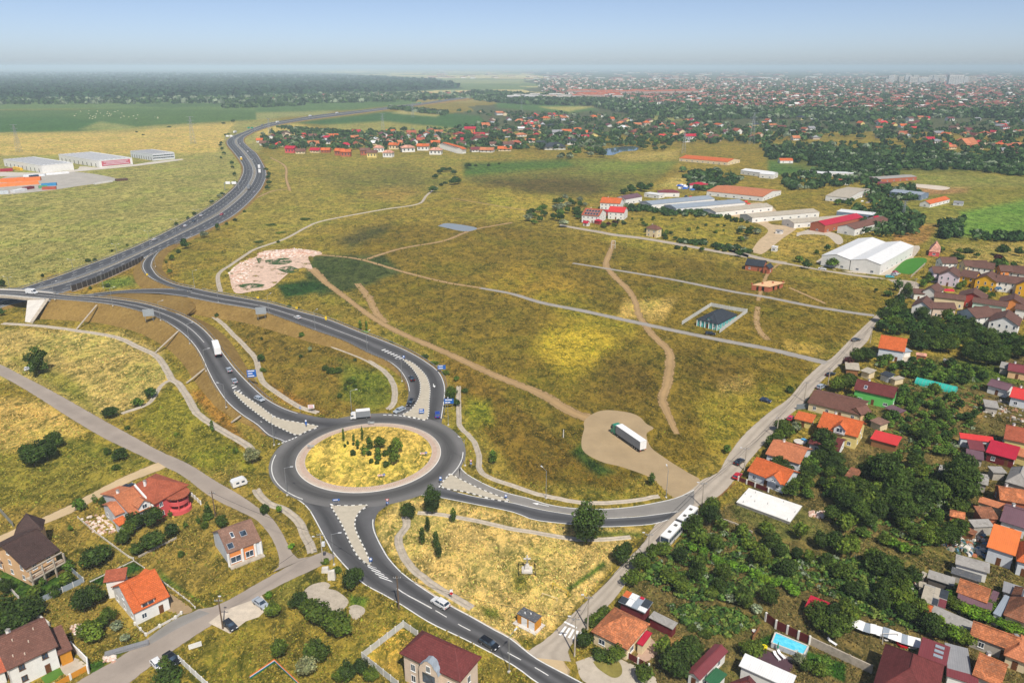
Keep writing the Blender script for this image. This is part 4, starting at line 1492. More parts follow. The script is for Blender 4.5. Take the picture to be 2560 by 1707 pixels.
r_,i_ = house('unfinished grey-gabled house with taupe tiled roof and skylights','a 1572,674 1808,584',4.0,'K a 1468,531','gable',3.4,'palegrey','taupe',courses=.4,ov=.3,group=G_NW,chim=0,win=False)
for fx,fy,ww in ((.16,.12,1.5),(.32,.52,.8),(.62,.42,1.6)):
 skylight(i_,fx,fy,ww,1.6,4.0,3.4)
L_,Wd_,D_,u_,v_,b_,fl_,ro_ = i_
an_ = math.atan2(u_.y,u_.x) + (math.pi if fl_ else 0)
for fx,ww in ((.22,2.6),(.62,2.0)):
 MB().add([L_(Wd_ * fx - ww / 2 - .5,.25,.2),L_(Wd_ * fx + ww / 2 + .5,.25,.2),L_(Wd_ * fx + ww / 2 + .5,.25,3.6),L_(Wd_ * fx - ww / 2 - .5,.25,3.6)],[(0,1,2,3)]).build('front_wall',WM['orange'],r_)
 put_window(r_,L_(Wd_ * fx,.2,.7),an_,ww,1.7)
for fx in (.02,.42,.80,.97):
 q = L_(Wd_ * fx,.1,0)
 MB().box(q.x - .25,q.y - .25,0,q.x + .25,q.y + .25,3.9).build('column',WM['white'],r_)
MB().bar(L_(0,-.6,0),L_(Wd_,-.6,0),1.6,.3).build('terrace',CONC,r_)
r_,i_ = house('large beige mansion with maroon hipped roof and baroque front gable','b 990,1360 1412,1560',7.2,'C b 1645,1425','hip',3.6,'beige','maroon',courses=.36,ov=.6,group=G_NW,gap=3.6,wsize=(1.1,1.7),chim=0)
L_,Wd_,D_,u_,v_,b_,fl_,ro_ = i_
an_ = math.atan2(u_.y,u_.x) + (math.pi if fl_ else 0)
mb = MB()
xm = Wd_ * .52
prof_ = [(-2.3,0),(2.3,0),(2.3,6.6),(1.9,7.6),(1.3,8.0),(.9,8.8),(0,9.2),(-.9,8.8),(-1.3,8.0),(-1.9,7.6),(-2.3,6.6)]
fr_ = [L_(xm + x,-.6,z) for x,z in prof_]
bk_ = [L_(xm + x,.9,z) for x,z in prof_]
n_ = len(prof_)
o = mb.add(fr_ + bk_,[tuple(range(n_)),tuple(range(2 * n_ - 1,n_ - 1,-1))] + [((i + 1) % n_,i,n_ + i,n_ + (i + 1) % n_) for i in range(n_)]).build('front_gable',WM['beige'],r_)
MB().add([L_(xm + x * 1.06,-.75,z + .12) for x,z in prof_[2:]] + [L_(xm + x * 1.06,1.0,z + .12) for x,z in prof_[2:]],[(i,i + 1,9 + i + 1,9 + i) for i in range(8)]).build('gable_coping',RM['bluegrey'],r_)
put_window(r_,L_(xm,-.66,6.6),an_,1.0,1.5)
MB().bar(L_(xm - 1.8,-1.6,3.2),L_(xm + 1.8,-1.6,3.2),2.0,.25).build('balcony_slab',CONC,r_)
MB().add([L_(xm - 1.5,-.64,.1),L_(xm + 1.5,-.64,.1),L_(xm + 1.5,-.64,3.0),L_(xm - 1.5,-.64,3.0)],[(0,1,2,3)]).build('porch_opening',GLASS,r_)
MB().add([L_(xm - 1.5,-.64,3.7),L_(xm + 1.5,-.64,3.7),L_(xm + 1.5,-.64,6.1),L_(xm - 1.5,-.64,6.1)],[(0,1,2,3)]).build('balcony_door',GLASS,r_)
r_,i_ = house('yellow transformer kiosk with flat grey roof on a white base','c 33,1084 160,1148',2.7,'C c 216,1106','flat',.1,'ochre','felt',ov=.1,cat='kiosk',name='transformer_kiosk',win=False)
L_,Wd_,D_,u_,v_,b_,fl_,ro_ = i_
an_ = math.atan2(u_.y,u_.x) + (math.pi if fl_ else 0)
for fx in (.4,.8):
 put_door(r_,L_(Wd_ * fx,.1,.15),an_,1.5,2.1,FRAMEW)
for fx,fy in ((.3,.4),(.55,.6)):
 q = L_(Wd_ * fx,D_ * fy,2.7)
 MB().cyl(q.x,q.y,q.z,q.z + .3,.14,8).build('roof_vent',FRAMEW,ro_)
MB().add([L_(-.6,-.8,.02),L_(Wd_ + .6,-.8,.02),L_(Wd_ + .6,D_ + .5,.02),L_(-.6,D_ + .5,.02)] + [L_(-.6,-.8,.18),L_(Wd_ + .6,-.8,.18),L_(Wd_ + .6,D_ + .5,.18),L_(-.6,D_ + .5,.18)],
   [(4,5,6,7),(0,1,5,4),(1,2,6,5),(2,3,7,6),(3,0,4,7)]).build('base_slab',CONCW,r_)
# rear fence and rubble strip of the orange-roofed house, garden walls
WPOST = plain('post_white',(226,222,212),.8,.08,1)
GREYP = plain('fence_panel_grey',(150,160,168),.7,.1,1)
CONCF = plain('fence_concrete',(200,200,194),.85,.12,.6,dirt=.12)
REDP = plain('fence_wine',(96,34,34),.6,.12,1)
MESHF = plain('fence_wire_grey',(150,150,140),.7,.1,1)
fence('blue-grey panel fence below the dark-roofed house lawn','t 615,1365 1270,1060',1.5,GREYP,pm=WPOST,step=2.4)
fence('blue-grey panel fence running up beside the timber balconies','t 1255,1050 960,790',1.4,GREYP,pm=WPOST)
fence('low white kerb fence with posts round the green back lawn','a 625,870 925,725 1000,775',.3,CONCW,pm=WPOST,step=3.4,ph=.14)
fence('white walled fence with posts beside the orange-roofed house drive','a 1090,845 1310,1010 1350,1050',.45,CONCW,pm=WPOST,step=2.4,ph=.2)
fence('white front garden wall with pillars before the orange-roofed house','a 935,1165 1010,1240 1105,1180 1215,1120 1255,1090',.6,CONCW,pm=WPOST,step=3.0,ph=.45)
fence('long crumbling white wall past the building rubble','a 540,430 660,530 780,620 890,700 925,715',.6,CONCW,step=4,ph=.2)
fence('white lattice fence at the left frame edge','a -20,850 20,880',1.2,CONCW,pm=WPOST)
fence('white lattice fence below the round garden shrub','a 75,930 135,995',1.2,CONCW,pm=WPOST)
fence('pale stone wall above the taupe-roofed villa','a 255,1110 345,1180',1.2,CONCW,thick=.4)
fence('white wall with wooden gates in front of the villa yard','a 500,1330 610,1440 615,1500',1.8,WM['white'],thick=.25,ph=.3,step=4)
fence('wooden gate panels in front of the villa lawn','a 610,1480 490,1545 380,1610',1.4,WM['ochre'],pm=WPOST,ph=.4,step=4)
fence('grey concrete panel fence round the mansion plot','b 985,1600 735,1400 1020,1180 1120,1250',1.7,CONCF,pm=WPOST,step=2.5,ph=.2)
fence('white concrete panel fence beside the two parked cars','a 1240,1420 1400,1568 1480,1640',1.6,WM['white'],step=2.4,ph=.2)
fence('white picket wall on the right of the pink house','a 1310,262 1390,335',1.2,WM['white'],ph=.3,step=2.2)
fence('wire fence at the far left by the dirt lane','a 0,385 50,440 95,490',1.7,MESHF,ph=.08,thick=.03)
fence('low pale wall behind the fruit trees','a 960,700 1220,570',.5,CONC,step=5,thick=.3)
# striped pitch border at the bottom edge
for k,(c_,nm) in enumerate((((226,116,40),'orange'),((232,230,224),'white'),((40,70,150),'blue'),((30,140,60),'green'))):
 m_ = plain('stripe_' + nm,c_,.7,.06,1)
 z_ = .9 - .22 * k
 P = pts('b -40,1545 130,1430 300,1590',0)
 if k == 0:
  sb = empty('advertising_board',P[0])
  tag(sb,'low board fence with orange white blue and green stripes at the bottom edge','board')
 for a,b in zip(P,P[1:]):
  MB().bar(a - P[0] + Vector((0,0,z_)),b - P[0] + Vector((0,0,z_)),.1,.21).build('stripe',m_,sb)

# ---------------------------------------------------------------- right bank of the street
G_SE = 'houses and sheds along the right'
r_,i_ = house('cottage with weathered terracotta hipped roof at the street corner','c 548,1210 800,1338',3.3,'C c 950,1156','hip',2.9,'cream','old_tile',courses=.38,group=G_SE,chim=0,gap=3.4,wsize=(1.5,1.3))
r2_,i2_ = house('shed roofed with patchwork red white and blue metal sheets','c 735,1002 920,1084',3.0,'C c 970,1016','shed',.5,'maroon','bluegrey',group=G_SE,cat='shed',name='shed',win=False,chim=0)
L_,Wd_,D_,u_,v_,b_,fl_,ro_ = i2_
for k,(x0_,x1_,y0_,y1_,cm) in enumerate(((.0,.22,.5,1,'orange'),(.0,.26,0,.48,'slate'),(.23,.5,.55,1,'white'),(.27,.48,.0,.53,'white'),(.5,.72,.3,.98,'bluegrey'),(.49,.7,0,.28,'bluegrey'),(.73,1,.35,.98,'slate'),(.71,1,0,.33,'white'),(.55,.7,.8,1.0,'crimson'))):
 z = lambda y: 3.0 + .5 * y + .02 + .012 * k
 MB().add([L_(Wd_ * x0_,D_ * y0_,z(y0_)),L_(Wd_ * x1_,D_ * y0_,z(y0_)),L_(Wd_ * x1_,D_ * y1_,z(y1_)),L_(Wd_ * x0_,D_ * y1_,z(y1_))],[(0,1,2,3)]).build('metal_sheet',RM[cm],ro_)
house('long low shed with grey fibre roof and maroon wall behind the corner cottage','c 945,1112 1112,1196',2.5,'C c 1156,1162','shed',.3,'maroon','fibre',group=G_SE,cat='shed',name='shed',win=False,chim=0)
house('small crimson porch roof on posts beside the corner cottage','c 862,1290 905,1310',2.6,'C c 950,1216','shed',.2,'cream','crimson',group=G_SE,cat='porch',name='porch',win=False,chim=0)
r_,i_ = house('long white outbuilding with maroon roof beside the yard','c 1205,1490 1300,1548',2.9,'C c 1466,1330','gable_v',.7,'white','wine',group=G_SE,chim=0)
house('low lean-to with green metal roof','c 1330,1540 1410,1590',2.3,'C c 1492,1512','shed',.2,'white','green',group=G_SE,cat='shed',name='shed',win=False,chim=0)
house('building with white ribbed metal roof at the bottom edge','m 35,1342 700,1640',3.3,'C m 132,1216','shed',.5,'white','white',group=G_SE,win=False,chim=0)
house('house with maroon tiled roof cut by the bottom edge','c 1475,1575 1640,1515',3.4,9,'hip',2.5,'white','maroon',courses=.38,group=G_SE,back=True)
house('big house with plum-coloured hipped roof at the lower right','n 70,1066 820,1346',4.6,15,'hip',4.2,'white','maroon',courses=.38,group=G_SE,back=True,chim=0)
r_,i_ = house('flat maroon roof with three skylights joined to the plum-roofed house','n 482,1207 850,1346',3.2,'C n 916,1131','shed',.4,'white','wine',group=G_SE,win=False,chim=0)
L_,Wd_,D_,u_,v_,b_,fl_,ro_ = i_
for k in range(3):
 y = D_ * (.22 + .24 * k)
 z = 3.2 + .4 * (.22 + .24 * k) + .05
 P = [L_(Wd_ * .5,y,z),L_(Wd_ * .82,y,z),L_(Wd_ * .82,y + .8,z + .03),L_(Wd_ * .5,y + .8,z + .03)]
 MB().add([p for p in P] + [p + Vector((0,0,.12)) for p in P],[(4,5,6,7),(0,1,5,4),(1,2,6,5),(2,3,7,6),(3,0,4,7)]).build('skylight',RM['bluegrey'],ro_)
house('grey felt roofed annex between the skylight roof and the tiled house','n 862,1372 1172,1456',2.9,'C n 1242,1170','shed',.3,'concrete','grey',group=G_SE,win=False,chim=0)
house('low maroon roof strip below the grey annex','n 850,1470 1260,1600',2.7,'C n 1180,1460','shed',.2,'white','wine',group=G_SE,win=False,chim=0,back=False)
house('old house with blotchy orange tiled roof and chimney at the lower right','n 1175,1457 1545,1622',3.2,'K n 1242,1166','gable',2.8,'concrete','old_tile',courses=.36,group=G_SE)
house('long old house with worn terracotta roof beside the vines','n 1145,952 1765,1184',3.1,'K n 1187,773','gable',2.6,'concrete','old_tile',courses=.36,group=G_SE,chim=0)
house('small hipped orange tiled house at the right frame edge','n 1580,1207 1905,1332',2.9,8,'hip',2.2,'cream','terracotta',courses=.36,group=G_SE)
r_,i_ = house('tiled house with white verge trim and brown porch roof','n 972,402 1372,548',3.4,'K n 1002,227','gable',2.5,'concrete','old_tile',courses=.36,group=G_SE,chim=0,win=False)
house('','n 985,505 1432,640',2.6,'C n 1450,585','shed',.7,'white','mauve',par=r_,chim=0,win=False)
house('narrow blue and white metal roof between two tiled houses','n 1442,672 1542,716',3.0,'C n 1612,452','shed',.2,'white','bluegrey',group=G_SE,win=False,chim=0)
house('small mauve roofed annex beside the white verge','n 1385,515 1470,548',3.0,'C n 1500,415','shed',.3,'white','mauve',group=G_SE,win=False,chim=0)
house('broad brown tiled hipped house at the right edge above the vines','n 1574,694 2100,902',3.4,13,'hip',3.2,'cream','old_brown',courses=.36,group=G_SE)
house('long lean-to with grey corrugated roof beside the climbing vines','n 622,702 1142,927',2.6,'C n 1172,802','shed',.5,'concrete','fibre',group=G_SE,win=False,chim=0,cat='shed',name='shed')
house('small orange tiled end of the corrugated lean-to','n 566,660 640,690',2.7,'C n 690,604','shed',.3,'white','orange',group=G_SE,win=False,chim=0,cat='shed',name='shed')
r_,i_ = house('low shed patched with tan grey and pink sheets','n 517,512 832,620',2.5,'C n 906,417','shed',.3,'dark','fibre',group=G_SE,win=False,chim=0,cat='shed',name='shed')
L_,Wd_,D_,u_,v_,b_,fl_,ro_ = i_
for k,(x0_,x1_,y0_,y1_,cm) in enumerate(((0,.42,0,.9,'sand_fibre'),(.44,.7,.4,.98,'sand_fibre'),(.66,1,.5,1,'slate'),(.7,1,0,.45,'wine'),(.45,.68,0,.36,'slate'))):
 z = lambda y: 2.5 + .3 * y + .02 + .012 * k
 MB().add([L_(Wd_ * x0_,D_ * y0_,z(y0_)),L_(Wd_ * x1_,D_ * y0_,z(y0_)),L_(Wd_ * x1_,D_ * y1_,z(y1_)),L_(Wd_ * x0_,D_ * y1_,z(y1_))],[(0,1,2,3)]).build('roof_sheet',RM[cm],ro_)
for lab_,ab_,h_,fa_,rf_,rh_,wl_,rm_ in (
  ('corrugated grey shed with dark wall above the patched shed','n 602,216 946,326',2.8,'C n 992,246','shed',.3,'dark','fibre'),
  ('small sand-coloured shed box among the junk','n 470,205 540,240',2.4,'C n 605,175','shed',.2,'dark','sand_fibre'),
  ('small flat sand-coloured roof beside the corrugated shed','n 497,330 600,355',2.3,'C n 655,300','flat',.1,'concrete','sand_fibre'),
  ('long grey fibre-roofed barn with white wall','n 960,42 1400,164',3.2,'C n 1456,78','shed',.6,'white','fibre'),
  ('low dark felt roof below the fibre-roofed barn','n 905,160 1290,280',2.4,3.0,'flat',.1,'concrete','felt'),
  ('flat grey-green canopy roof at the right edge','n 1562,392 1900,502',2.8,4.5,'flat',.1,'concrete','grey'),
  ('grey fibre shed beside the big orange roof','o 1152,1162 1402,1152',2.9,'C o 1452,1078','shed',.6,'concrete','fibre'),
  ('dark old-tiled lean-to left of the plum metal roof','o 1240,1050 1470,1066',3.0,'C o 1500,945','shed',.6,'brick','old_brown'),
  ('narrow orange tiled roof above the dark lean-to','o 1200,852 1502,946',3.2,'C o 1590,912','shed',.5,'cream','terracotta'),
  ('grey fibre-roofed barn in the middle of the yards','o 1072,590 1325,652',2.8,'C o 1352,548','gable',.9,'concrete','fibre'),
  ('second grey fibre roof behind the yard barn','o 1012,520 1330,580',2.8,'C o 1350,540','shed',.4,'concrete','fibre'),
  ('small hut with broken grey roof under the trees','o 700,505 880,552',2.4,'C o 912,452','shed',.3,'wood','fibre'),
  ('small tiled hut with orange and brown slopes','o 850,1022 1042,1066',2.4,'C o 1072,1002','gable',1.0,'brick','old_tile'),
  ('low brown tiled lean-to with blue tarpaulin','o 900,1150 1150,1262',2.2,'C o 1186,1222','shed',.3,'wood','old_brown'),
  ('grey square shed roof beside the grey hipped house','o 1388,495 1562,500',2.8,'C o 1572,432','shed',.3,'concrete','fibre'),
  ('wooden shelter with bright red roof','r 1350,1154 1682,1244',2.7,'C r 1732,1152','shed',.6,'wood','red'),
  ('mauve lean-to roof behind the long cream house','r 1342,932 1482,996',2.6,'C r 1530,932','shed',.3,'cream','taupe'),
  ('small plum roofed shelter below the green house','r 1520,775 1700,850',2.3,'C r 1750,800','shed',.2,'wood','mauve'),
  ('beige workshop roof behind the green house','r 1050,302 1226,322',2.6,'C r 1280,254','shed',.5,'wood','sand_fibre'),
  ('cream shed roof next to the beige workshop','r 1228,322 1345,362',2.8,'C r 1388,316','shed',.4,'cream','sand_fibre'),
  ('dark solar-roofed shed behind the green house','r 1462,362 1582,406',2.6,'C r 1612,362','shed',.4,'palegrey','slate'),
  ('pale shed roof right of the solar-roofed shed','r 1590,410 1660,440',2.4,'C r 1698,382','flat',.1,'cream','sand_fibre'),
  ('grey broken shed roofs in the cleared plot','h 1500,1150 1600,1165',2.4,'C h 1612,1122','shed',.3,'concrete','fibre'),
  ('small brick hut with grey roof among the garden trees','h 1210,835 1250,842',2.2,2.5,'shed',.3,'brick','fibre'),
  ('small tan hut beside the orange-roofed street house','h 1025,795 1100,805',2.3,3.0,'shed',.3,'brick','pinktile'),
  ('brick hut with sagging tiled roof under the big walnut tree','d 530,135 610,160',2.3,'C d 640,100','shed',.4,'wood','old_brown')):
 house(lab_,ab_,h_,fa_,rf_,rh_,wl_,rm_,group=G_SE,cat='shed',name='shed',win=False,chim=0)
house('square building with large bright orange metal roof at the right edge','o 1305,1399 1662,1514',4.4,'C o 1746,1266','shed',1.0,'palegrey','bright_orange',group=G_SE,chim=0)
house('house with plum ribbed metal roof above the big orange roof','o 1465,1082 1805,1188',3.4,11,'gable',2.2,'white','mauve',courses=0,group=G_SE)
house('orange ridged house cut by the right edge below the big orange roof','d 1718,722 1850,760',4.0,9,'hip',2.6,'palegrey','orange',courses=.38,group=G_SE,chim=0)
house('tiled house with patched terracotta roof near the right edge','o 1466,826 1805,884',3.2,'K o 1502,667','gable',2.0,'brick','old_tile',courses=.36,group=G_SE)
house('grey hipped house with fibre-cement roof at the right edge','o 1532,602 1830,688',3.4,11,'hip',2.6,'concrete','fibre',group=G_SE,chim=0)
house('long hall with bright crimson roof behind the yards','o 985,72 1402,126',3.2,'C o 1416,88','shed',.8,'palegrey','red',group=G_SE,chim=0)
house('building with broad crimson metal roof in front of the brown-roofed house','o 1295,242 1662,340',3.2,'C o 1692,202','shed',.8,'maroon','crimson',group=G_SE,chim=0)
house('low mauve roof left of the crimson roof','o 1056,302 1276,346',2.6,'C o 1306,262','shed',.4,'concrete','mauve',group=G_SE,chim=0,win=False)
house('small brown-red roof joined to the crimson roof','o 1096,202 1292,232',2.9,'C o 1300,138','shed',.5,'concrete','wine',group=G_SE,chim=0,win=False)
house('yellow house with brown-red roof at the right edge','o 1516,78 1830,146',5.0,11,'gable',2.6,'yellow','rust',courses=.4,group=G_SE)
house('low salmon tiled roof below the yellow house','o 1692,205 1850,250',3.0,5,'shed',.6,'yellow','terracotta',group=G_SE,chim=0,win=False,back=True)
house('house with salmon red roof at the right edge beyond the gardens','h 1670,1082 1850,1122',3.6,9,'gable',2.4,'palegrey','red',group=G_SE)
house('dark mauve roofed house beside the salmon red roof','h 1512,1000 1660,1042',3.2,7,'gable',1.6,'white','mauve',group=G_SE)
house('maroon roofed house with tan wall at the far right','h 1656,900 1800,925',3.2,8,'gable',1.8,'peach','wine',group=G_SE)
house('grey roofed barn left of the far maroon roof','h 1600,878 1662,890',2.8,6,'shed',.6,'concrete','fibre',group=G_SE,win=False,chim=0)
r_,i_ = house('house with orange tiled roof and front gable next to the white slab','s 1867.6,1176 1961.6,1213',3.1,'K s 1878,1137','gable',2.6,'palegrey','orange',courses=.4,group=G_SE,chim=0)
dormer(r_,i_,.72,4.2,3.1,2.6,.6,3.6,'palegrey','orange',-.3)
r_,i_ = house('house with pale orange hipped roof and blue-white front','r 65,1342 492,1470',3.5,'K r 262,1198','gable',2.4,'palegrey','terracotta',courses=.4,group=G_SE)
house('white outbuilding with maroon roof beside the fir-green tree','r 590,1212 968,1314',3.0,'K r 656,1082','gable',1.8,'white','maroon',courses=.4,group=G_SE,chim=0)
r_,i_ = house('yellow house with bright orange roof and pointed dormer','r 696,1012 1200,1142',4.6,'K r 772,828','gable',3.2,'yellow','orange',courses=.4,group=G_SE,gap=3.4)
dormer(r_,i_,.55,3.4,4.6,3.2,1.8,4.0,'white','orange',-.2,wide=1.8)
house('small yellow garage with orange roof near the pink car','r 415,910 640,964',2.7,'C r 676,886','shed',.7,'yellow','orange',group=G_SE,cat='garage',name='garage',chim=0)
r_,i_ = house('long cream house with brown roof end-on to the street','r 580,714 1234,870',3.2,'K r 642,562','gable',2.2,'cream','brown',courses=.4,group=G_SE,chim=0,gap=3.6)
house('','r 1240,870 1372,830',3.4,5,'gable',1.8,'peach','brown',par=r_,chim=0,win=False)
r_,i_ = house('bright green house with wide maroon roof','r 1145,554 1646,664',4.6,'K r 1192,427','gable',2.8,'green','maroon',courses=.4,group=G_SE,gap=3.8,wsize=(1.5,1.0))
skylight(i_,.27,.25,1.1,1.5,4.6,2.8)
house('white house with orange roof and above-ground pool by the street','h 760,744 946,774',5.0,'K h 786,656','gable',3.6,'palegrey','orange',courses=.45,group=G_SE,chim=0)
house('','h 946,774 1000,768',2.6,4,'shed',.3,'white','bluegrey',par=bpy.data.objects[[o.name for o in REG][-1]],chim=0,win=False)
# white slab of a building site
P = pts('c 1555,318 1640,222 d 232,345 150,452',.9)
sl_ = empty('foundation_slab',Vector((P[0].x,P[0].y,0)))
tag(sl_,'flat white foundation slab of an unfinished house','foundation')
pp = [p - Vector((P[0].x,P[0].y,0)) for p in P]
q_ = [(p.x,p.y) for p in pp]
m_ = MB().prism(q_,0,.8); o = m_.build('base_wall',CONCG,sl_)
c_ = sum(pp,Vector()) / 4
o2 = MB().prism([(c_.x + (x - c_.x) * 1.02,c_.y + (y - c_.y) * 1.02) for x,y in q_],.8,1.0).build('slab',WM['white'],sl_)
for o_ in (o,o2):
 if o_.data.polygons[0].normal.z > 0:
  o_.data.flip_normals()
for k in range(9):
 t,s = rnd.random(),rnd.random()
 p = (pp[0] * (1 - t) + pp[1] * t) * (1 - s) + (pp[3] * (1 - t) + pp[2] * t) * s
 MB().cyl(p.x,p.y,1.0,1.6,.05,6).build('rebar',KERBD,sl_)
keep_out(P,.5)
# turquoise polytunnel
a_,b_ = one('h 1022,985',.0),one('h 1300,1052',.0)
d_ = (b_ - a_); n_ = Vector((-d_.y,d_.x,0)).normalized()
pt = empty('polytunnel',a_)
tag(pt,'long turquoise plastic polytunnel in the gardens','polytunnel')
rings = []
for k in range(12):
 p = d_ * (k / 11)
 rings.append([p + n_ * (2.3 * math.cos(t)) + Vector((0,0,2.2 * math.sin(t))) for t in np.linspace(0,math.pi,9)])
TURQ = plain('tunnel_film',(54,178,160),.4,.12,.6)
mb = MB(); mb.loft(rings,True); mb.build('film',TURQ,pt)
for k in range(12):
 p = d_ * (k / 11)
 R = [p + n_ * (2.34 * math.cos(t)) + Vector((0,0,2.24 * math.sin(t))) for t in np.linspace(0,math.pi,9)]
 m2 = MB()
 for q0,q1 in zip(R,R[1:]):
  m2.tube(q0,q1,.04,n=4)
 m2.build('hoop',STEEL,pt)
keep_out([a_ + n_ * 3,b_ + n_ * 3,b_ - n_ * 3,a_ - n_ * 3])
# garden fences
fence('maroon panel fence with white pillars behind the pool','m 375,775 505,870 650,940 790,1010 930,1075',2.2,REDP,pm=WPOST,step=3.2,ph=.4)
fence('rough grey garden wall between the pool lawn and the orchard','m 935,1070 1440,1310 1720,1440',2.0,CONC,step=5,thick=.3,ph=.3)
fence('low wooden fence strip beside the pool yard','m 210,1020 290,900',1.2,WM['wood'])
fence('maroon metal gate and fence by the corner cottage','c 800,1395 945,1475',1.5,REDP,pm=WPOST,ph=.35)
fence('dark fence with white pillars in front of the orange-gabled house','c 1565,170 1680,215 1770,250',1.4,REDP,pm=WPOST,ph=.4,step=3)
fence('grey sheet fence at the street by the long cream house','r 445,800 590,790',2.0,GATEG,ph=.12)
fence('crooked branch fence beside the white slab','c 1430,300 1540,200',1.1,WM['wood'],thick=.05,low=.7,ph=.1)
fence('thin garden wall between the plots behind the bus','c 1370,412 1540,470 1660,530',.5,CONC,thick=.25,step=6)
fence('thin garden wall under the big walnut tree','d 930,235 1050,270',.6,CONC,thick=.25,step=5)
fence('concrete fence round the factory lawn','h 985,262 1085,170',1.2,CONC,thick=.2,step=3)
fence('grey concrete fence round the dark-roofed bungalow plot','g 1175,585 1375,458 1500,482 1625,502 1435,642',1.9,CONCF,step=2.4,ph=.22)
# ---------------------------------------------------------------- row houses, farm, halls
G_ROW = 'brown-roofed row houses'
k_ = 0
for lab_,ab_,h_,fa_,rf_,rh_,wl_ in (
  ('back terrace of white row houses, first bar','p 630,250 900,252',5.6,9,'gable',2.8,'white'),
  ('back terrace of white row houses, middle bar','p 985,296 1480,352',5.6,9,'gable',2.8,'white'),
  ('back terrace of white row houses, last bar','p 1570,374 2060,442',5.6,9,'gable',2.8,'white'),
  ('cream cross-gabled row house in the back terrace','p 885,240 1002,296',6.0,14,'gable_v',2.6,'cream'),
  ('salmon cross-gabled row house in the back terrace','p 1478,322 1580,380',6.0,14,'gable_v',2.6,'orange'),
  ('middle terrace bar with open porch at its left end','p 482,408 760,420',5.6,10,'gable',2.8,'lilac'),
  ('middle terrace bar between the lilac and amber gables','p 900,452 1170,500',5.6,10,'gable',2.8,'amber'),
  ('middle terrace bar behind the blue awning','p 1500,545 1960,600',5.6,10,'gable',2.8,'white'),
  ('lilac and cream cross-gabled row house in the middle terrace','p 556,438 905,488',5.8,13,'gable_v',3.2,'lilac'),
  ('amber and white cross-gabled row house in the middle terrace','p 1150,508 1522,566',5.8,13,'gable_v',3.2,'amber'),
  ('amber cross-gabled row house at the right frame edge','p 1820,600 2150,650',5.8,13,'gable_v',3.2,'amber'),
  ('low white row house at the street end of the front terraces','p 160,742 350,752',3.6,8,'gable',1.6,'white'),
  ('cross-gabled row house above the crimson awning','p 290,700 560,748',5.0,12,'gable_v',2.8,'white'),
  ('pale yellow row house bar with small square windows','p 488,796 1010,858',5.0,7,'gable',1.8,'cream'),
  ('red and mint cross-gabled row house in the third terrace','p 870,790 1345,860',5.2,12,'gable_v',3.0,'red'),
  ('mint green row house bar with small square windows','p 1108,882 1692,968',5.0,7,'gable',1.8,'mint'),
  ('orange and blue cross-gabled row house in the third terrace','p 1540,892 2010,960',5.2,12,'gable_v',3.0,'orange'),
  ('white row house bar at the right end of the third terrace','p 1806,992 2200,1050',5.0,7,'gable',1.8,'white'),
  ('white cross-gabled row house behind the birch trees','p 112,952 450,1006',5.4,13,'gable_v',3.2,'white'),
  ('front terrace bar behind the tree tops','p 470,985 870,1000',5.0,8,'gable',2.0,'beige'),
  ('white cross-gabled row house rising above the dark wood','p 840,1030 1180,1150',5.4,13,'gable_v',3.2,'white'),
  ('front terrace bar between two white gables','p 1150,1050 1600,1100',5.0,8,'gable',2.0,'white'),
  ('white gabled row house with balconies nearest the wood','p 1370,1195 1885,1282',5.6,14,'gable_v',3.4,'white')):
 house(lab_,ab_,h_,fa_,rf_,rh_,wl_,'row_brown',group=G_ROW,cat='row house',name='row_house',chim=0,gap=2.6,wsize=(.9,1.5),ov=.5)
for lab_,sp_,c_ in (('crimson awning over a row house terrace','p 660,705 835,712',(196,40,64)),('dark blue awning over a row house terrace','p 1485,668 1610,676',(50,90,120))):
 a_,b_ = pts(sp_,2.4)
 aw = empty('awning',Vector((a_.x,a_.y,0)))
 d_ = b_ - a_; n_ = Vector((-d_.y,d_.x,0)).normalized()
 o_ = Vector((a_.x,a_.y,0))
 MB().add([a_ - o_,b_ - o_,b_ - o_ + n_ * 3 + Vector((0,0,.6)),a_ - o_ + n_ * 3 + Vector((0,0,.6))],[(0,1,2,3)]).build('canopy',plain('awning_%d' % c_[0],c_,.7,.08,1),aw)
 for p in (a_,b_):
  MB().cyl(p.x - o_.x,p.y - o_.y,0,2.4,.06,6).build('post',STEEL,aw)
 tag(aw,lab_,'awning')
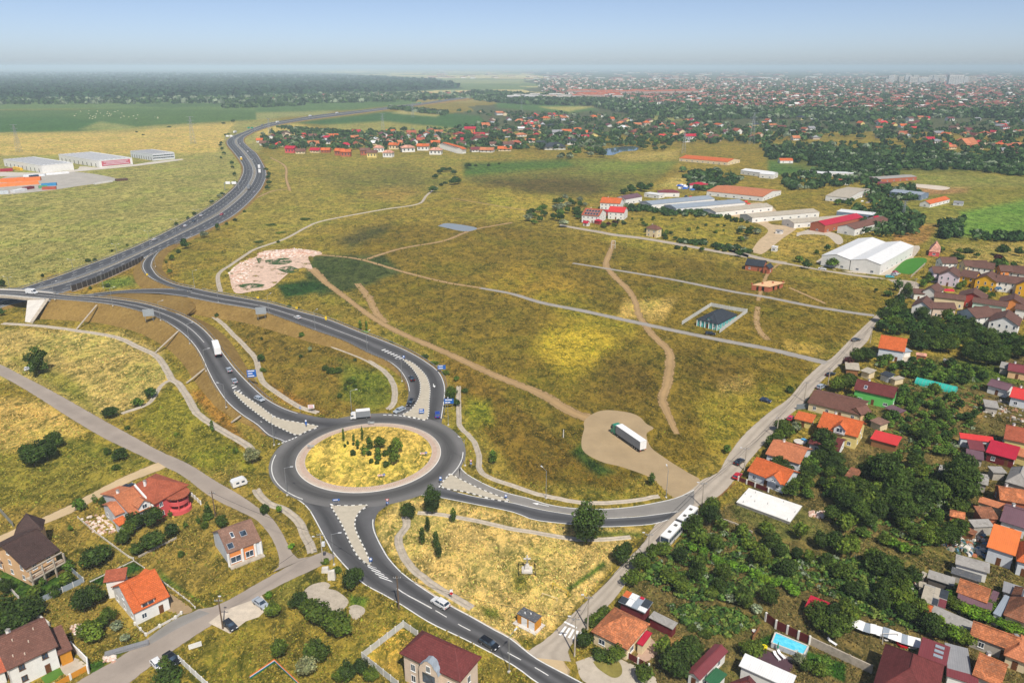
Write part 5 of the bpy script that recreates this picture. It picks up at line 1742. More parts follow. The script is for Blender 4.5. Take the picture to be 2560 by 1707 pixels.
# factory
G_F = 'industrial halls'
hk = dict(group=G_F,cat='hall',name='industrial_hall',chim=0,ridge=False,ov=.2,gap=7,wsize=(1.8,1.2),door=False)
_a,_b = W(*pix('l 370,1405')[0][:2],6.5),W(*pix('l 782,1470')[0][:2],6.5)
_m0,_m1 = proj([tuple(_a * .502 + _b * .498),tuple(_a * .498 + _b * .502)])
_f0,_f1 = 'l 370,1405 s %f,%f' % tuple(_m0),'s %f,%f l 782,1470' % tuple(_m1)
r_,i_ = house('left bay of the big white factory hall',_f0,6.5,'C l 1002,1340','gable_v',2.0,'white','white',floors=1,**hk)
r_,i_ = house('right bay of the big white factory hall',_f1,6.5,'C l 1002,1340','gable_v',2.0,'white','white',floors=1,**hk)
for lab_,ab_,h_,fa_,rf_,rh_,wl_,rm_ in (
  ('brick hall with crimson metal roof','l 292,1182 396,1200',5.5,'C l 576,1130','gable_v',2.4,'brick','crimson'),
  ('white-fronted hall with brown roof and crimson end','l 480,1206 602,1226',5.0,'C l 762,1150','gable_v',2.2,'white','brown'),
  ('crimson roofed end bay behind the brown-roofed hall','l 682,1150 760,1162',5.2,8,'gable_v',2.0,'white','crimson'),
  ('flat white roofed hall with dark wall behind the brick hall','l 474,1102 722,1128',5.5,14,'flat',.2,'steelblue','white'),
  ('pale barn with rust-red gate, nearest of the long barns','l 95,1160 182,1184',4.0,'C l 448,1098','gable_v',1.6,'white','sand_fibre'),
  ('pale barn right of the yard with white gable','k 1574,1122 1662,1146',4.0,'C l 176,1064','gable_v',1.6,'white','sand_fibre'),
  ('pale barn with two roof levels in the middle of the yard','k 1320,1086 1410,1108',4.0,'C k 1686,1042','gable_v',1.6,'white','sand_fibre'),
  ('barn with blue-grey metal roof, longest of the farm','k 1050,1058 1136,1082',4.0,'C k 1438,1000','gable_v',1.6,'white','bluegrey'),
  ('barn with pale blue-grey roof next to the orange-roofed house','k 880,1034 966,1056',4.0,'C k 1292,990','gable_v',1.6,'white','bluegrey'),
  ('long barn with rust-orange tiled roof behind the farm','k 1345,962 1735,1002',4.2,'K k 1390,921','gable',2.4,'white','terracotta'),
  ('hipped crimson-roofed house at the farm entrance','k 1228,922 1360,926',4.0,14,'hip',2.4,'white','crimson'),
  ('white shed with dark blue and red roof behind the barns','k 1012,972 1160,974',4.0,12,'hip',2.0,'white','wine'),
  ('small white workshop left of the barns','k 912,976 1016,990',3.5,10,'flat',.1,'white','white'),
  ('white hall with maroon roof next to the orange-roofed villa','k 786,1020 902,1000',5.0,12,'gable',2.5,'white','mauve'),
  ('long orange-roofed barn beyond the green field','k 1155,734 1492,762',4.0,'K k 1168,709','gable',2.6,'cream','orange'),
  ('white hall with white and pink roof by the path','k 1580,818 1772,842',4.5,18,'gable',1.5,'white','white'),
  ('white hall with open front left of the small green field','l -60,842 40,850',4.5,16,'gable',1.5,'white','white'),
  ('low white-roofed shed in the hedges','l 232,826 372,840',3.5,16,'flat',.2,'grey','white'),
  ('white hall row beside the hedges','l 430,836 600,842',4.0,14,'flat',.2,'white','white'),
  ('grey flat-roofed barn on the hedge line','l 676,866 760,880',4.0,'C l 890,840','gable_v',1.0,'brick','fibre'),
  ('small white building with red roof at the lane bend','l 480,892 562,898',3.6,9,'gable',1.6,'white','rust'),
  ('low brick shed with maroon roof','l 756,908 852,914',3.2,9,'gable',1.2,'brick','wine'),
  ('hall with pale grey roof and steel mast','l 398,994 560,1010',4.5,'C l 736,950','gable',1.6,'white','sand_fibre'),
  ('blue-grey metal hall by the cleared plot','l 842,966 1060,990',5.0,'C l 1102,972','gable',1.4,'steelblue','bluegrey'),
  ('orange-roofed farmhouse with grey lean-tos','l 1122,1052 1260,1018',3.2,9,'gable',2.4,'white','orange'),
  ('small white house with orange roof alone by the green field','l 84,752 176,752',3.4,10,'gable',2.6,'white','orange'),
  ('pitched pink-tiled farmhouse among trees behind the factory','l 1112,1378 1190,1386',3.0,16,'hip',5.0,'pink','pinktile'),
  ('white gatehouse at the farm yard','l 22,1345 60,1350',3.2,4,'flat',.1,'white','white'),
  ('small white hut on the factory meadow','l 50,1232 96,1238',2.6,4,'flat',.1,'white','grey'),
  ('low grey shed by the orange-roofed farmhouse','l 1280,1040 1350,1046',2.6,7,'shed',.6,'grey','grey')):
 house(lab_,ab_,h_,fa_,rf_,rh_,wl_,rm_,floors=1,**hk)
hk['win'] = False
for lab_,ab_,h_,fa_,wl_,rm_ in (
  ('white logistics hall at the left edge','i 20,742 285,786',8.5,'C i 514,767','white','white'),
  ('white logistics hall with red banner on its end wall','i 402,708 680,752',8.5,'C i 914,731','white','white'),
  ('flat-roofed blue-grey office hall beside the banner hall','i 898,684 1052,707',8.5,'C i 1170,689','palegrey','white')):
 r_,i_ = house(lab_,ab_,h_,fa_,'flat',.1,wl_,rm_,**hk)
 L_,Wd_,D_,u_,v_,b_,fl_,ro_ = i_
 an_ = math.atan2(u_.y,u_.x) + (math.pi if fl_ else 0)
 for k in range(9):
  t = (k + .7) / 9.5
  o = MB().box(-D_ * .02,-.12,0,D_ * .02,.05,4.2).build('dock_door',KERBD,r_,L_(Wd_ * t,.2,.1)); o.rotation_euler = (0,0,an_)
 for k in range(7):
  q0,q1 = L_(Wd_ * .04,D_ * (k + .7) / 8,8.52),L_(Wd_ * .96,D_ * (k + .7) / 8,8.52)
  MB().bar(q0,q1,1.6,.25).build('roof_light',RM['grey'],ro_)
 if 'red banner' in lab_:
  Q = [L_(Wd_ + .05,D_ * .08,1.5),L_(Wd_ + .05,D_ * .92,1.5),L_(Wd_ + .05,D_ * .92,7.3),L_(Wd_ + .05,D_ * .08,7.3)]
  bn = MB().add(Q,[(0,1,2,3)]).build('banner',plain('banner_red',(196,96,108),.7,.06,1),r_)
  for zz,f0,f1 in ((5.6,.14,.86),(4.2,.2,.8),(2.6,.12,.88)):
   MB().add([L_(Wd_ + .12,D_ * f0,zz),L_(Wd_ + .12,D_ * f1,zz),L_(Wd_ + .12,D_ * f1,zz + .7),L_(Wd_ + .12,D_ * f0,zz + .7)],[(0,1,2,3)]).build('banner_line',WM['lilac'],bn)
 if 'office' in lab_:
  for fl in (2.2,5.2):
   for k in range(6):
    put_window(r_,L_(Wd_ + -.18,D_ * (k + .6) / 6.4,fl),math.atan2(v_.y,v_.x) + (math.pi if fl_ else 0),5,1.6)
hk['win'] = True
# villas and the yellow house by the farm
G_V = 'villas near the farm'
for lab_,ab_,h_,fa_,rf_,rh_,wl_,rm_ in (
  ('white villa with solar panels on its red roof','k 478,1126 602,1136',6.0,'K k 500,1078','gable',3.8,'white','rust'),
  ('white villa with red roof behind a red garage','k 660,1104 776,1112',6.0,'K k 672,1066','gable',3.2,'white','red'),
  ('large white villa with orange roof left of the barns','k 606,1042 748,1050',6.0,'K k 630,1004','gable',3.4,'white','orange'),
  ('yellow house with brown hipped roof and wall fence','k 924,1216 1002,1230',6.0,'C k 1048,1222','hip',2.4,'cream','brown')):
 r_,i_ = house(lab_,ab_,h_,fa_,rf_,rh_,wl_,rm_,group=G_V,chim=1,gap=3.2)
 if 'solar' in lab_:
  for fx in (.2,.36,.52,.68,.84):
   for fy in (.1,.5):
    skylight(i_,fx,fy,1.9,3.0,h_,rh_)
house('small red-roofed shed beside the solar villa','k 486,1180 522,1186',2.4,4,'gable',1.4,'white','crimson',group=G_V,cat='shed',name='shed',chim=0)
house('small red garage between the two villas','k 622,1105 660,1108',2.8,6,'gable',1.4,'red','crimson',group=G_V,cat='garage',name='garage',chim=0)
house('red pavilion in front of the solar villa','k 565,1165 606,1172',2.6,4,'pyr',1.4,'red','crimson',group=G_V,cat='pavilion',name='pavilion',chim=0,win=False)
r_,i_ = house('dark slate-roofed bungalow with teal walls in a fenced plot','g 1272,548 1426,584',3.2,'C g 1520,506','hip',3.2,'teal','slate',courses=.4,name='bungalow',cat='bungalow',chim=0,gap=2.6)
L_,Wd_,D_,u_,v_,b_,fl_,ro_ = i_
for fx in (.05,.22,.4,.58,.76,.95):
 q = L_(Wd_ * fx,.15,0)
 MB().box(q.x - .15,q.y - .15,0,q.x + .15,q.y + .15,3.1).build('porch_post',WM['white'],r_)
dormer(r_,i_,.55,2.6,3.2,3.2,.9,3.0,'teal','slate',1.2)
house('unfinished brick house with slate-blue roof by the road','g 1608,170 1740,186',3.3,'C h 58,165','gable',2.6,'brick','slate',courses=.4,chim=0,gap=4)
house('','h -40,192 10,200',3.3,7,'gable_v',2.0,'brick','slate',par=bpy.data.objects[REG[-1].name],chim=0)
bs = empty('brick_shell',one('g 1650,330',0))
tag(bs,'brick shell of an unfinished house with bare concrete slab','building site')
P = [p - bs.location for p in pts('g 1655,345 1770,360 h 100,330 h 0,318',0)]
for p,q in zip(P,P[1:] + P[:1]):
 for t0,t1 in ((0,.28),(.42,.6),(.76,1)):
  MB().bar(p + (q - p) * t0,p + (q - p) * t1,.3,2.8).build('wall',WM['brick'],bs)
MB().prism([((p * 1.06).x,(p * 1.06).y) for p in P],2.85,3.1).build('slab',WM['peach'],bs)
for k in range(4):
 p = P[0] * (1 - k / 3) + P[2] * (k / 3)
 MB().box(p.x - .4,p.y - .4,3.1,p.x + .4,p.y + .4,3.9).build('pier',WM['brick'],bs)
keep_out([p + bs.location for p in P],1)
# yards
for nm_,sp_,m_,lb_ in (('factory_yard','h 370,160 330,140 430,100 380,200 780,215 1000,100 1045,40 1090,60 860,215 820,250 640,235 400,205',STREET,'pale paved yard round the white factory hall'),):
 pass

def yard(name,spec,mat,z,label,n=60):
 P = smooth(pts(spec + ' ' + ' '.join(spec.split()[:2]),z),n)[:-1]
 o = MB().add([tuple(p) for p in P],[tuple(range(len(P)))]).build(name,mat)
 if o.data.polygons[0].normal.z < 0:
  o.data.flip_normals()
 tag(o,label,kind='structure')
 keep_out(P)
 return o

YARDM = plain('yard_pale',(190,178,160),.95,.12,.2,bump=.2,dirt=.2)
YARDT = plain('yard_tan',(196,172,138),.95,.16,.25,bump=.2,dirt=.2)
yard('factory_yard','h 330,150 430,90 440,200 640,215 780,222 900,150 1010,40 1050,60 960,170 850,240 700,235 500,215',YARDM,.026,'pale paved yard round the white factory hall')
yard('factory_lawn','h 860,215 960,135 1085,125 1085,170 990,235',plain('lawn_green',(66,124,40),.95,.15,.3,bump=.3),.030,'mown green factory lawn')
yard('farm_yard','k 1300,1110 1420,1095 1700,1040 l 60,1100 0,1180 100,1200 200,1215 100,1290 0,1370 k 1720,1400 1660,1380 1700,1310 1770,1230 1640,1165 1480,1130',YARDT,.006,'dusty farm yard between the barns')
yard('farm_yard','l 200,1250 320,1225 480,1260 520,1310 480,1330 400,1270 250,1262 200,1275',YARDM,.012,'pale concrete apron before the brick hall')
yard('container_yard','i -100,985 0,880 150,850 500,830 740,860 800,890 560,925 400,950 270,965 60,985',plain('yard_grey',(176,170,160),.95,.12,.1,dirt=.2),.02,'grey storage yard with rows of containers')
yard('logistics_yard','i 0,830 280,835 520,815 560,790 690,800 920,780 1050,760 1250,740 1240,750 930,790 560,825 300,850 -60,860',plain('yard_light',(200,192,180),.95,.1,.1,dirt=.15),.03,'pale yard between the logistics halls')
def holey(name,rgb,lo,hi,scale):
 """patchy cover: the ground shows through where the cover is thin"""
 m = plain(name,rgb,.95,.2,.3,bump=.5,dirt=.25)
 t = m.node_tree
 n = t.nodes.new('ShaderNodeTexNoise'); n.inputs['Scale'].default_value = scale; n.inputs['Detail'].default_value = 5; n.inputs['Roughness'].default_value = .7
 g = t.nodes.new('ShaderNodeNewGeometry'); t.links.new(g.outputs['Position'],n.inputs['Vector'])
 r = t.nodes.new('ShaderNodeMapRange'); r.inputs['From Min'].default_value = lo; r.inputs['From Max'].default_value = hi
 t.links.new(n.outputs['Fac'],r.inputs['Value']); t.links.new(r.outputs[0],t.nodes['Principled BSDF'].inputs['Alpha'])
 return m

yard('rubble_ground','e 1580,230 1640,170 1770,115 f 60,75 250,62 400,72 460,95 400,110 360,120 390,200 330,190 250,210 200,250 120,320 60,345 0,350 e 1720,360 1620,360',holey('rubble_soil',(218,188,166),.36,.46,.16),.016,'pale pinkish building rubble spread on the field',90)
for sp_ in ('f 60,140 200,125 250,150 180,170 80,165','f 140,200 230,180 300,210 220,230','e 1640,310 1740,300 f 60,310 0,330 e 1680,330','f 0,120 40,130 20,160'):
 yard('weed_patch',sp_,holey('weed_green',(58,88,44),.42,.5,.2),.026,'dark green weeds growing through the rubble',40)
yard('pond','j 1255,1203 1330,1184 1525,1216 1440,1240',plain('pond_grey',(136,144,150),.35,.06,.2),.02,'rectangular grey pond or sheeted pad in the field',40)
_w = NT('lake_water'); _w.col(_w.mix(_w.ramp(_w.noise(.05,3,.5,_w.geo()),.3,.7),srgb(70,84,96),srgb(96,112,124)))
_w.bump(_w.noise(1.2,2,.5,_w.geo()),.1,.1)
yard('lake','k 600,690 640,672 760,655 860,655 865,680 760,690 700,712 640,712',_w.set(.08,0,.5),.05,'small lake beyond the green field',50)
yard('gravel_plot','l 960,925 1000,912 1180,925 1260,940 1200,955 1060,940',plain('plot_pale',(206,192,174),.95,.12,.1),.03,'pale gravel plot on the cleared red earth',40)
yard('concrete_pad','b 320,940 380,890 470,868 515,890 500,915 560,930 640,1000 600,1060 500,1140 420,1080 340,1010',CONC,.03,'broken concrete pad beside the south road',60)
yard('concrete_pad','b 640,1040 690,1025 750,1050 745,1090 690,1130 650,1100',CONC,.05,'small raised concrete slab next to the broken pad',30)
yard('pool_terrace','m 250,1240 330,1150 470,1180 710,1290 650,1430',plain('terrace_purple',(86,62,70),.9,.1,.5),.03,'dark purple paved terrace by the pool',30)
yard('pool_path','m 250,1040 480,1140 700,1240 980,1370 960,1390 690,1270 470,1165 240,1060',CONC,.035,'narrow pale path beside the pool',40)
yard('house_forecourt','h 690,770 760,790 980,800 1000,830 940,850 740,800',YARDM,.03,'paved forecourt of the orange-roofed street house',30)
yard('villa_forecourt','a 410,1450 500,1390 600,1450 490,1520 440,1500',YARDM,.04,'pale paved forecourt beside the villa',30)
yard('villa_lawn','a 280,1530 400,1465 445,1500 330,1568',plain('lawn_bright',(84,122,44),.95,.12,.4),.035,'small clipped lawn before the villa',30)
yard('drive_court','a 1100,900 1180,950 1330,1060 1240,1090 1130,1050 1120,980',plain('court_earth',(164,140,106),.95,.14,.4,dirt=.2),.02,'bare earth court beside the orange-roofed white house',40)
yard('cottage_yard','c 870,1370 920,1240 1000,1300 1000,1370 900,1430 840,1420',plain('court_pink',(186,156,136),.95,.14,.4,dirt=.2),.02,'pinkish paved yard of the corner cottage',40)
yard('corner_pavement','c 440,1420 640,1360 790,1420 960,1500 1000,1568 900,1600 520,1568',STREET if False else YARDM,.012,'pale pavement in front of the corner cottage',40)
yard('trampled_green','c 560,1420 640,1380 740,1420 760,1500 700,1530 600,1470',plain('worn_grass',(140,130,66),.95,.25,.5,bump=.4),.020,'worn patch of grass in front of the corner cottage',30)
for sp_,lb_ in (('h 880,240 870,480 830,520 700,535',''),):
 pass
# ---------------------------------------------------------------- vehicles
def paint(name,rgb):
 if name in MATS:
  return MATS[name]
 t = NT(name)
 c = srgb(*rgb)
 t.col(t.mix(t.ramp(t.noise(3,3,.6,t.obj()),.4,.7,0,.2),c,tuple(v * .8 + .02 for v in c)))
 t.b.inputs['Coat Weight'].default_value = .5
 t.b.inputs['Coat Roughness'].default_value = .1
 MATS[name] = t.set(.35,.1,.5)
 return t.m

PAINT = {k: paint('paint_' + k,c) for k,c in (('white',(236,236,234)),('black',(22,24,30)),('silver',(172,180,188)),('navy',(30,44,72)),('red',(196,24,36)),('pink',(206,40,78)),('blue',(30,66,160)),('dark',(44,48,56)),('yellow',(232,190,40)),('green',(22,140,110)),('teal',(70,186,196)))}
TYRE = plain('tyre',(28,28,30),.85,.1,4)
RIM = plain('wheel_rim',(168,172,176),.35,.08,4,metal=.6)
LAMPW = plain('lamp_glass',(232,234,236),.2,.04,4)
LAMPR = plain('lamp_red',(190,24,20),.3,.06,4)
BLACKP = plain('black_plastic',(34,34,36),.7,.1,3)
TARP = plain('tarpaulin_grey',(132,136,140),.7,.08,.6,dirt=.08)
TARPW = plain('tarpaulin_white',(232,232,230),.7,.05,.5,dirt=.06)
_CAR = {}
CARS = {  # side profile of the lower body (x, z), greenhouse (x at belt / x at roof), roof z, width
 'hatch': dict(L=4.0,w=1.72,nose=[(2.0,.35),(2.0,.62),(1.85,.80),(1.05,.95)],tail=[(-2.0,.95),(-2.02,.6),(-1.98,.35)],belt=(1.0,-1.85),roof=(.35,-1.45),zr=1.48),
 'sedan': dict(L=4.6,w=1.78,nose=[(2.3,.35),(2.3,.6),(2.15,.76),(1.1,.92)],tail=[(-1.75,.96),(-2.28,.92),(-2.3,.6),(-2.28,.35)],belt=(1.05,-1.75),roof=(.35,-1.05),zr=1.42),
 'wagon': dict(L=4.7,w=1.8,nose=[(2.35,.35),(2.35,.62),(2.2,.78),(1.2,.94)],tail=[(-2.3,.98),(-2.35,.6),(-2.32,.35)],belt=(1.15,-2.25),roof=(.5,-1.95),zr=1.46),
 'suv': dict(L=4.7,w=1.9,nose=[(2.35,.42),(2.35,.75),(2.2,.95),(1.2,1.1)],tail=[(-2.3,1.12),(-2.36,.7),(-2.32,.42)],belt=(1.15,-2.2),roof=(.5,-1.8),zr=1.72)}

def car_parts(kind):
 if kind in _CAR:
  return _CAR[kind]
 c = CARS[kind]
 w = c['w'] / 2
 prof = c['nose'] + c['tail']
 n = len(prof)
 rings = []
 for f,yy in ((.0,-1),(.35,-.93),(.35,.93),(.0,1)):
  rings.append([(x * (.985 if abs(yy) == 1 else 1),yy * w,z if abs(yy) < 1 else min(z,z * .96)) for x,z in prof])
 body = MB()
 body.loft(rings,True)
 zb = max(p[1] for p in prof) - .03
 b0,b1 = c['belt']; r0,r1 = c['roof']; zr = c['zr']
 wi,wt = w * .93,w * .76
 gl = MB()
 lo = [(b0,-wi,zb),(b0,wi,zb),(b1,wi,zb),(b1,-wi,zb)]
 hi = [(r0,-wt,zr - .05),(r0,wt,zr - .05),(r1,wt,zr - .05),(r1,-wt,zr - .05)]
 gl.loft([lo,hi],False)
 ro = MB()
 e = .04
 ro.loft([[(r0 + .06,-wt - e,zr - .07),(r0 + .06,wt + e,zr - .07),(r1 - .06,wt + e,zr - .07),(r1 - .06,-wt - e,zr - .07)],
    [(r0 - .1,-wt + .1,zr),(r0 - .1,wt - .1,zr),(r1 + .1,wt - .1,zr),(r1 + .1,-wt + .1,zr)]],True)
 for s in (-1,1):                                  # pillars
  for (bx,rx) in ((b0,r0),(b1,r1),((b0 + b1) / 2 + .1,(r0 + r1) / 2 + .1)):
   ro.tube((bx,s * wi * 1.005,zb),(rx,s * wt * 1.01,zr - .05),.05,.04,5)
 wh = MB().tube((0,-.11,0),(0,.11,0),.33 if kind != 'suv' else .37,n=14)
 rim = MB().tube((0,-.125,0),(0,.125,0),.2,n=10)
 L = c['L'] / 2
 hl = MB().box(L - .28,-.22,.58,L + .01,.22,.74)
 tl = MB().box(-L - .02,-.2,.62,-L + .12,.2,.86)
 bu = MB().box(L - .1,-w * .8,.3,L + .05,w * .8,.48).box(-L - .06,-w * .8,.3,-L + .08,w * .8,.5)
 _CAR[kind] = dict(body=body.mesh('body',PAINT['white']),glass=gl.mesh('window_band',GLASS),roof=ro.mesh('roof',PAINT['white']),wheel=wh.mesh('wheel',TYRE),rim=rim.mesh('rim',RIM),
      hl=hl.mesh('headlight',LAMPW),tl=tl.mesh('taillight',LAMPR),bumper=bu.mesh('bumper',BLACKP),L=L,w=w)
 return _CAR[kind]

def recolour(o,m):
 o.material_slots[0].link = 'OBJECT'
 o.material_slots[0].material = m

def at_dir(spec,z):
 """'tile x,y x2,y2' -> position, heading (front points at the second mark)"""
 a,b = pts(spec,z)[:2]
 return a,math.atan2(b.y - a.y,b.x - a.x)

def car(label,kind,colour,spec,z=0.0,group='cars'):
 p,a = at_dir(spec,z)
 C = car_parts(kind)
 o = empty('car',(p.x,p.y,z + .03),a)
 m = PAINT[colour]
 recolour(link('body',C['body'],o),m)
 recolour(link('roof',C['roof'],o),m)
 link('window_band',C['glass'],o)
 link('bumper',C['bumper'],o)
 for x in (C['L'] * .62,-C['L'] * .6):
  for s in (-1,1):
   w = link('wheel',C['wheel'],o,(x,s * (C['w'] - .08),.33))
   link('rim',C['rim'],w)
 for s in (-1,1):
  link('headlight',C['hl'],o,(0,s * C['w'] * .68,0))
  link('taillight',C['tl'],o,(0,s * C['w'] * .72,0))
 tag(o,label,'car',group)
 return o

G_R,G_P,G_M = 'cars driving at the roundabout','parked cars','motorway traffic'
car('white off-roader driving up the south road','suv','white','b 1275,1030 1228,1002',.03,G_R)
car('black estate car driving down the south road','wagon','black','b 1612,1308 1672,1345',.03,G_R)
car('silver car parked on the pale gravel pad','sedan','silver','b 35,1030 70,1055',.04,G_P)
car('black hatchback parked below the lamp on the side street','hatch','dark','a 1592,1182 1628,1212',.04,G_P)
car('white hatchback parked beside the black one at the bottom left','hatch','white','a 1095,1456 1125,1490',.03,G_P)
car('black car parked next to the white hatchback at the bottom left','sedan','black','a 1192,1412 1225,1438',.02,G_P)
car('dark car half hidden behind the pink house','sedan','dark','a 880,226 920,205',.02,G_P)
car('white car parked in the shade of the big tree','wagon','white','e 215,897 260,890',.02,G_P)
car('silver car on the bridge ramp directly behind the box trailer','sedan','silver','e 1585,905 1560,860',2.9,G_R)
car('second silver car on the bridge ramp beside the blue sign','sedan','silver','e 1622,982 1595,930',2.1,G_R)
car('third silver car on the bridge ramp beside the traffic island','wagon','silver','f 25,1108 60,1125',.95,G_R)
car('white hatchback on the north ramp near the billboard','hatch','white','f 288,543 250,528',3.7,G_R)
car('black car leading the queue bend on the north ramp','sedan','black','f 1077,965 1060,935',.45,G_R)
car('black off-roader waiting behind the silver car','suv','black','f 1070,1135 1045,1170',.06,G_R)
car('silver estate car waiting at the give-way line','wagon','silver','f 992,1186 960,1200',.06,G_R)
car('blue pickup leaving the roundabout northwards','suv','blue','f 1256,1218 1256,1180',.05,G_R)
car('black car at the fenced bungalow on the gravel road','wagon','black','g 1370,654 1405,658',.03,G_P)
car('dark car parked on the grass at the street edge','hatch','navy','g 1752,1118 1790,1128',.02,G_P)
car('black car parked left of the orange-gabled house','sedan','black','c 1570,48 1605,22',.03,G_P)
car('red car parked at the fence of the orange-gabled house','hatch','red','c 1556,148 1582,122',.03,G_P)
car('dark red car driving up the street near the wood','sedan','dark','h 606,697 640,690',.02,G_P)
car('black car parked under the purple-leaved tree','sedan','black','h 430,936 462,925',.02,G_P)
car('silver off-roader parked above the long cream house','suv','silver','h 366,1024 400,1008',.02,G_P)
car('crimson car parked beside the small yellow garage','hatch','pink','h 155,1240 178,1215',.02,G_P)
car('blue car in front of the orange-roofed street house','sedan','blue','h 790,804 830,808',.04,G_P)
car('white car on the road before the factory','sedan','white','h 375,205 410,210',.03,G_P)
car('crimson car in the factory car park','hatch','pink','h 880,228 905,222',.04,'cars in the factory car park')
car('white car in the factory car park','sedan','white','h 888,240 912,236',.04,'cars in the factory car park')
car('silver car in the factory car park','hatch','silver','h 870,248 895,246',.04,'cars in the factory car park')
car('teal covered car by the factory gate','wagon','teal','h 840,260 875,262',.04,'cars in the factory car park')
for k,(cl,kd,sp_,lb_) in enumerate((('white','sedan','i 1392,1135 1420,1120','white car on the far motorway lanes above the red car'),('red','hatch','i 1532,1128 1500,1145','red car alone on the near motorway lanes'),('white','wagon','i 1282,1207 1310,1192','white car on the far lanes nearest the lamp row'),('white','hatch','i 1066,1302 1095,1290','white car on the motorway above the loop ramp'),
         ('silver','sedan','i 1757,972 1765,950','silver car beside the lorry at the motorway bend'),('white','sedan','i 1741,748 1730,735','white car in the tight upper bend of the motorway'),('white','suv','i 1712,692 1700,680','white van-like car in the upper bend of the motorway'),
         ('white','sedan','i 1660,638 1662,625','white car at the top of the motorway bend'),('black','sedan','i 1340,1176 1310,1192','black car on the motorway between two white cars'))):
 car(lb_,kd,cl,sp_,1.03,G_M)

def wheels(o,xs,w,r=.48,tw=.3):
 m = MB().tube((0,-tw / 2,0),(0,tw / 2,0),r,n=14).mesh('wheel',TYRE)
 h = MB().tube((0,-tw / 2 - .02,0),(0,tw / 2 + .02,0),r * .55,n=10).mesh('rim',RIM)
 for x in xs:
  for s in (-1,1):
   q = link('wheel',m,o,(x,s * w,r))
   link('rim',h,q)

def cab(o,x0,x1,w,z0,z1,m,rake=.25):
 """lorry cab from x0 (rear) to x1 (front)"""
 P = [(x0,z0),(x1,z0),(x1,z0 + (z1 - z0) * .42),(x1 - rake,z1 - .35),(x1 - rake - .5,z1),(x0,z1)]
 MB().loft([[(x,-w,z) for x,z in P],[(x,w,z) for x,z in P]]).build('cab',m,o)
 zz = z0 + (z1 - z0) * .46
 q0,q1 = (x1 + .02,zz),(x1 - rake + .03,z1 - .4)
 MB().add([(q0[0],-w * .9,q0[1]),(q0[0],w * .9,q0[1]),(q1[0],w * .9,q1[1]),(q1[0],-w * .9,q1[1])],[(0,1,2,3)]).build('windscreen',GLASS,o)
 for s in (-1,1):
  y = s * (w + .015)
  MB().add([(x1 - 1.1,y,zz),(x1 - .12,y,zz),(x1 - rake - .05,y,z1 - .5),(x1 - 1.1,y,z1 - .45)],[(0,1,2,3) if s < 0 else (3,2,1,0)]).build('side_window',GLASS,o)
  MB().box(x1 - .05,s * w * .75 - .18,z0 + .2,x1 + .03,s * w * .75 + .18,z0 + .42).build('headlight',LAMPW,o)
  MB().box(x1 - .3,s * (w + .2) - .1,zz + .1,x1 - .2,s * (w + .2) + .1,zz + .7).build('mirror',BLACKP,o)

def lorry(label,spec,z,L,cabm,boxm,roofm,semi=True,group='lorries',h=4.0,side=None):
 p,a = at_dir(spec,z)
 o = empty('lorry',(p.x,p.y,z + .03),a)
 x1 = L / 2
 cl = 2.3 if semi else 1.9
 ch = 3.6 if semi else 2.4
 cab(o,x1 - cl,x1,1.2 if semi else 1.0,.5,ch,cabm)
 w = 1.27 if semi else 1.1
 zb = 1.15 if semi else .85
 xb = x1 - cl - (.5 if semi else .12)
 bx = MB().box(-x1,-w,zb,xb,w,h).build('cargo_box',side or boxm,o)
 MB().box(-x1 + .02,-w - .01,h,xb - .02,w + .01,h + .06).build('box_roof',roofm,o)
 MB().box(-x1 - .05,-w * .98,zb,-x1 - .003,-.02,h - .05).box(-x1 - .05,.02,zb,-x1 - .003,w * .98,h - .05).build('rear_doors',boxm,o)
 MB().box(-x1 + .3,-.5,.75,x1 - cl,.5,zb - .01).build('chassis',BLACKP,o)
 for s in (-1,1):
  MB().box(-x1 - .08,s * w * .8 - .2,zb - .35,-x1 + .02,s * w * .8 + .2,zb - .2).build('taillight',LAMPR,o)
 wheels(o,(-x1 + 1.6,-x1 + 2.8,-x1 + 4.0,x1 - 4.2,x1 - 1.2) if semi else (-x1 + 1.3,x1 - .9),w - .2,.48 if semi else .36)
 tag(o,label,'lorry',group)
 return o

lorry('articulated lorry with green cab and grey curtain trailer on the earth stand','g 800,1395 700,1325',.03,16.2,PAINT['green'],TARPW,TARPW,side=TARP)
lorry('white box lorry coming down the bridge ramp','e 1500,775 1475,700',4.0,12.5,PAINT['white'],TARPW,TARPW)
lorry('white flatbed lorry with grey box driving round the roundabout','f 722,1232 640,1240',.06,6.8,PAINT['white'],TARPW,TARPW,semi=False,h=3.1,side=TARP)
lorry('black lorry with pale trailer beside the factory hall','h 965,100 930,125',.03,13,PAINT['black'],PAINT['black'],TARP,group='lorries')
lorry('yellow lorry in the upper motorway bend','i 1668,748 1660,720',1.03,13,PAINT['yellow'],PAINT['yellow'],TARPW,group=G_M)
lorry('grey curtain lorry at the lower motorway bend','i 1722,948 1735,915',1.03,15,PAINT['white'],TARP,TARP,group=G_M)
lorry('white lorry at the right side of the motorway bend','j 22,806 15,780',1.03,13,PAINT['white'],TARPW,TARPW,group=G_M)
lorry('white lorry with red cab following in the motorway bend','j 26,838 24,815',1.03,13,PAINT['red'],TARPW,TARPW,group=G_M)
lorry('white lorry leaving the bend beneath the road gantry','i 1626,562 1650,555',1.03,15,PAINT['white'],TARPW,TARPW,group=G_M)
lorry('white lorry on the far straight of the motorway','j 150,492 190,484',1.03,15,PAINT['white'],TARPW,TARPW,group=G_M)
lorry('white lorry farthest but one on the motorway straight','j 375,449 410,443',1.03,14,PAINT['white'],TARPW,TARPW,group=G_M)
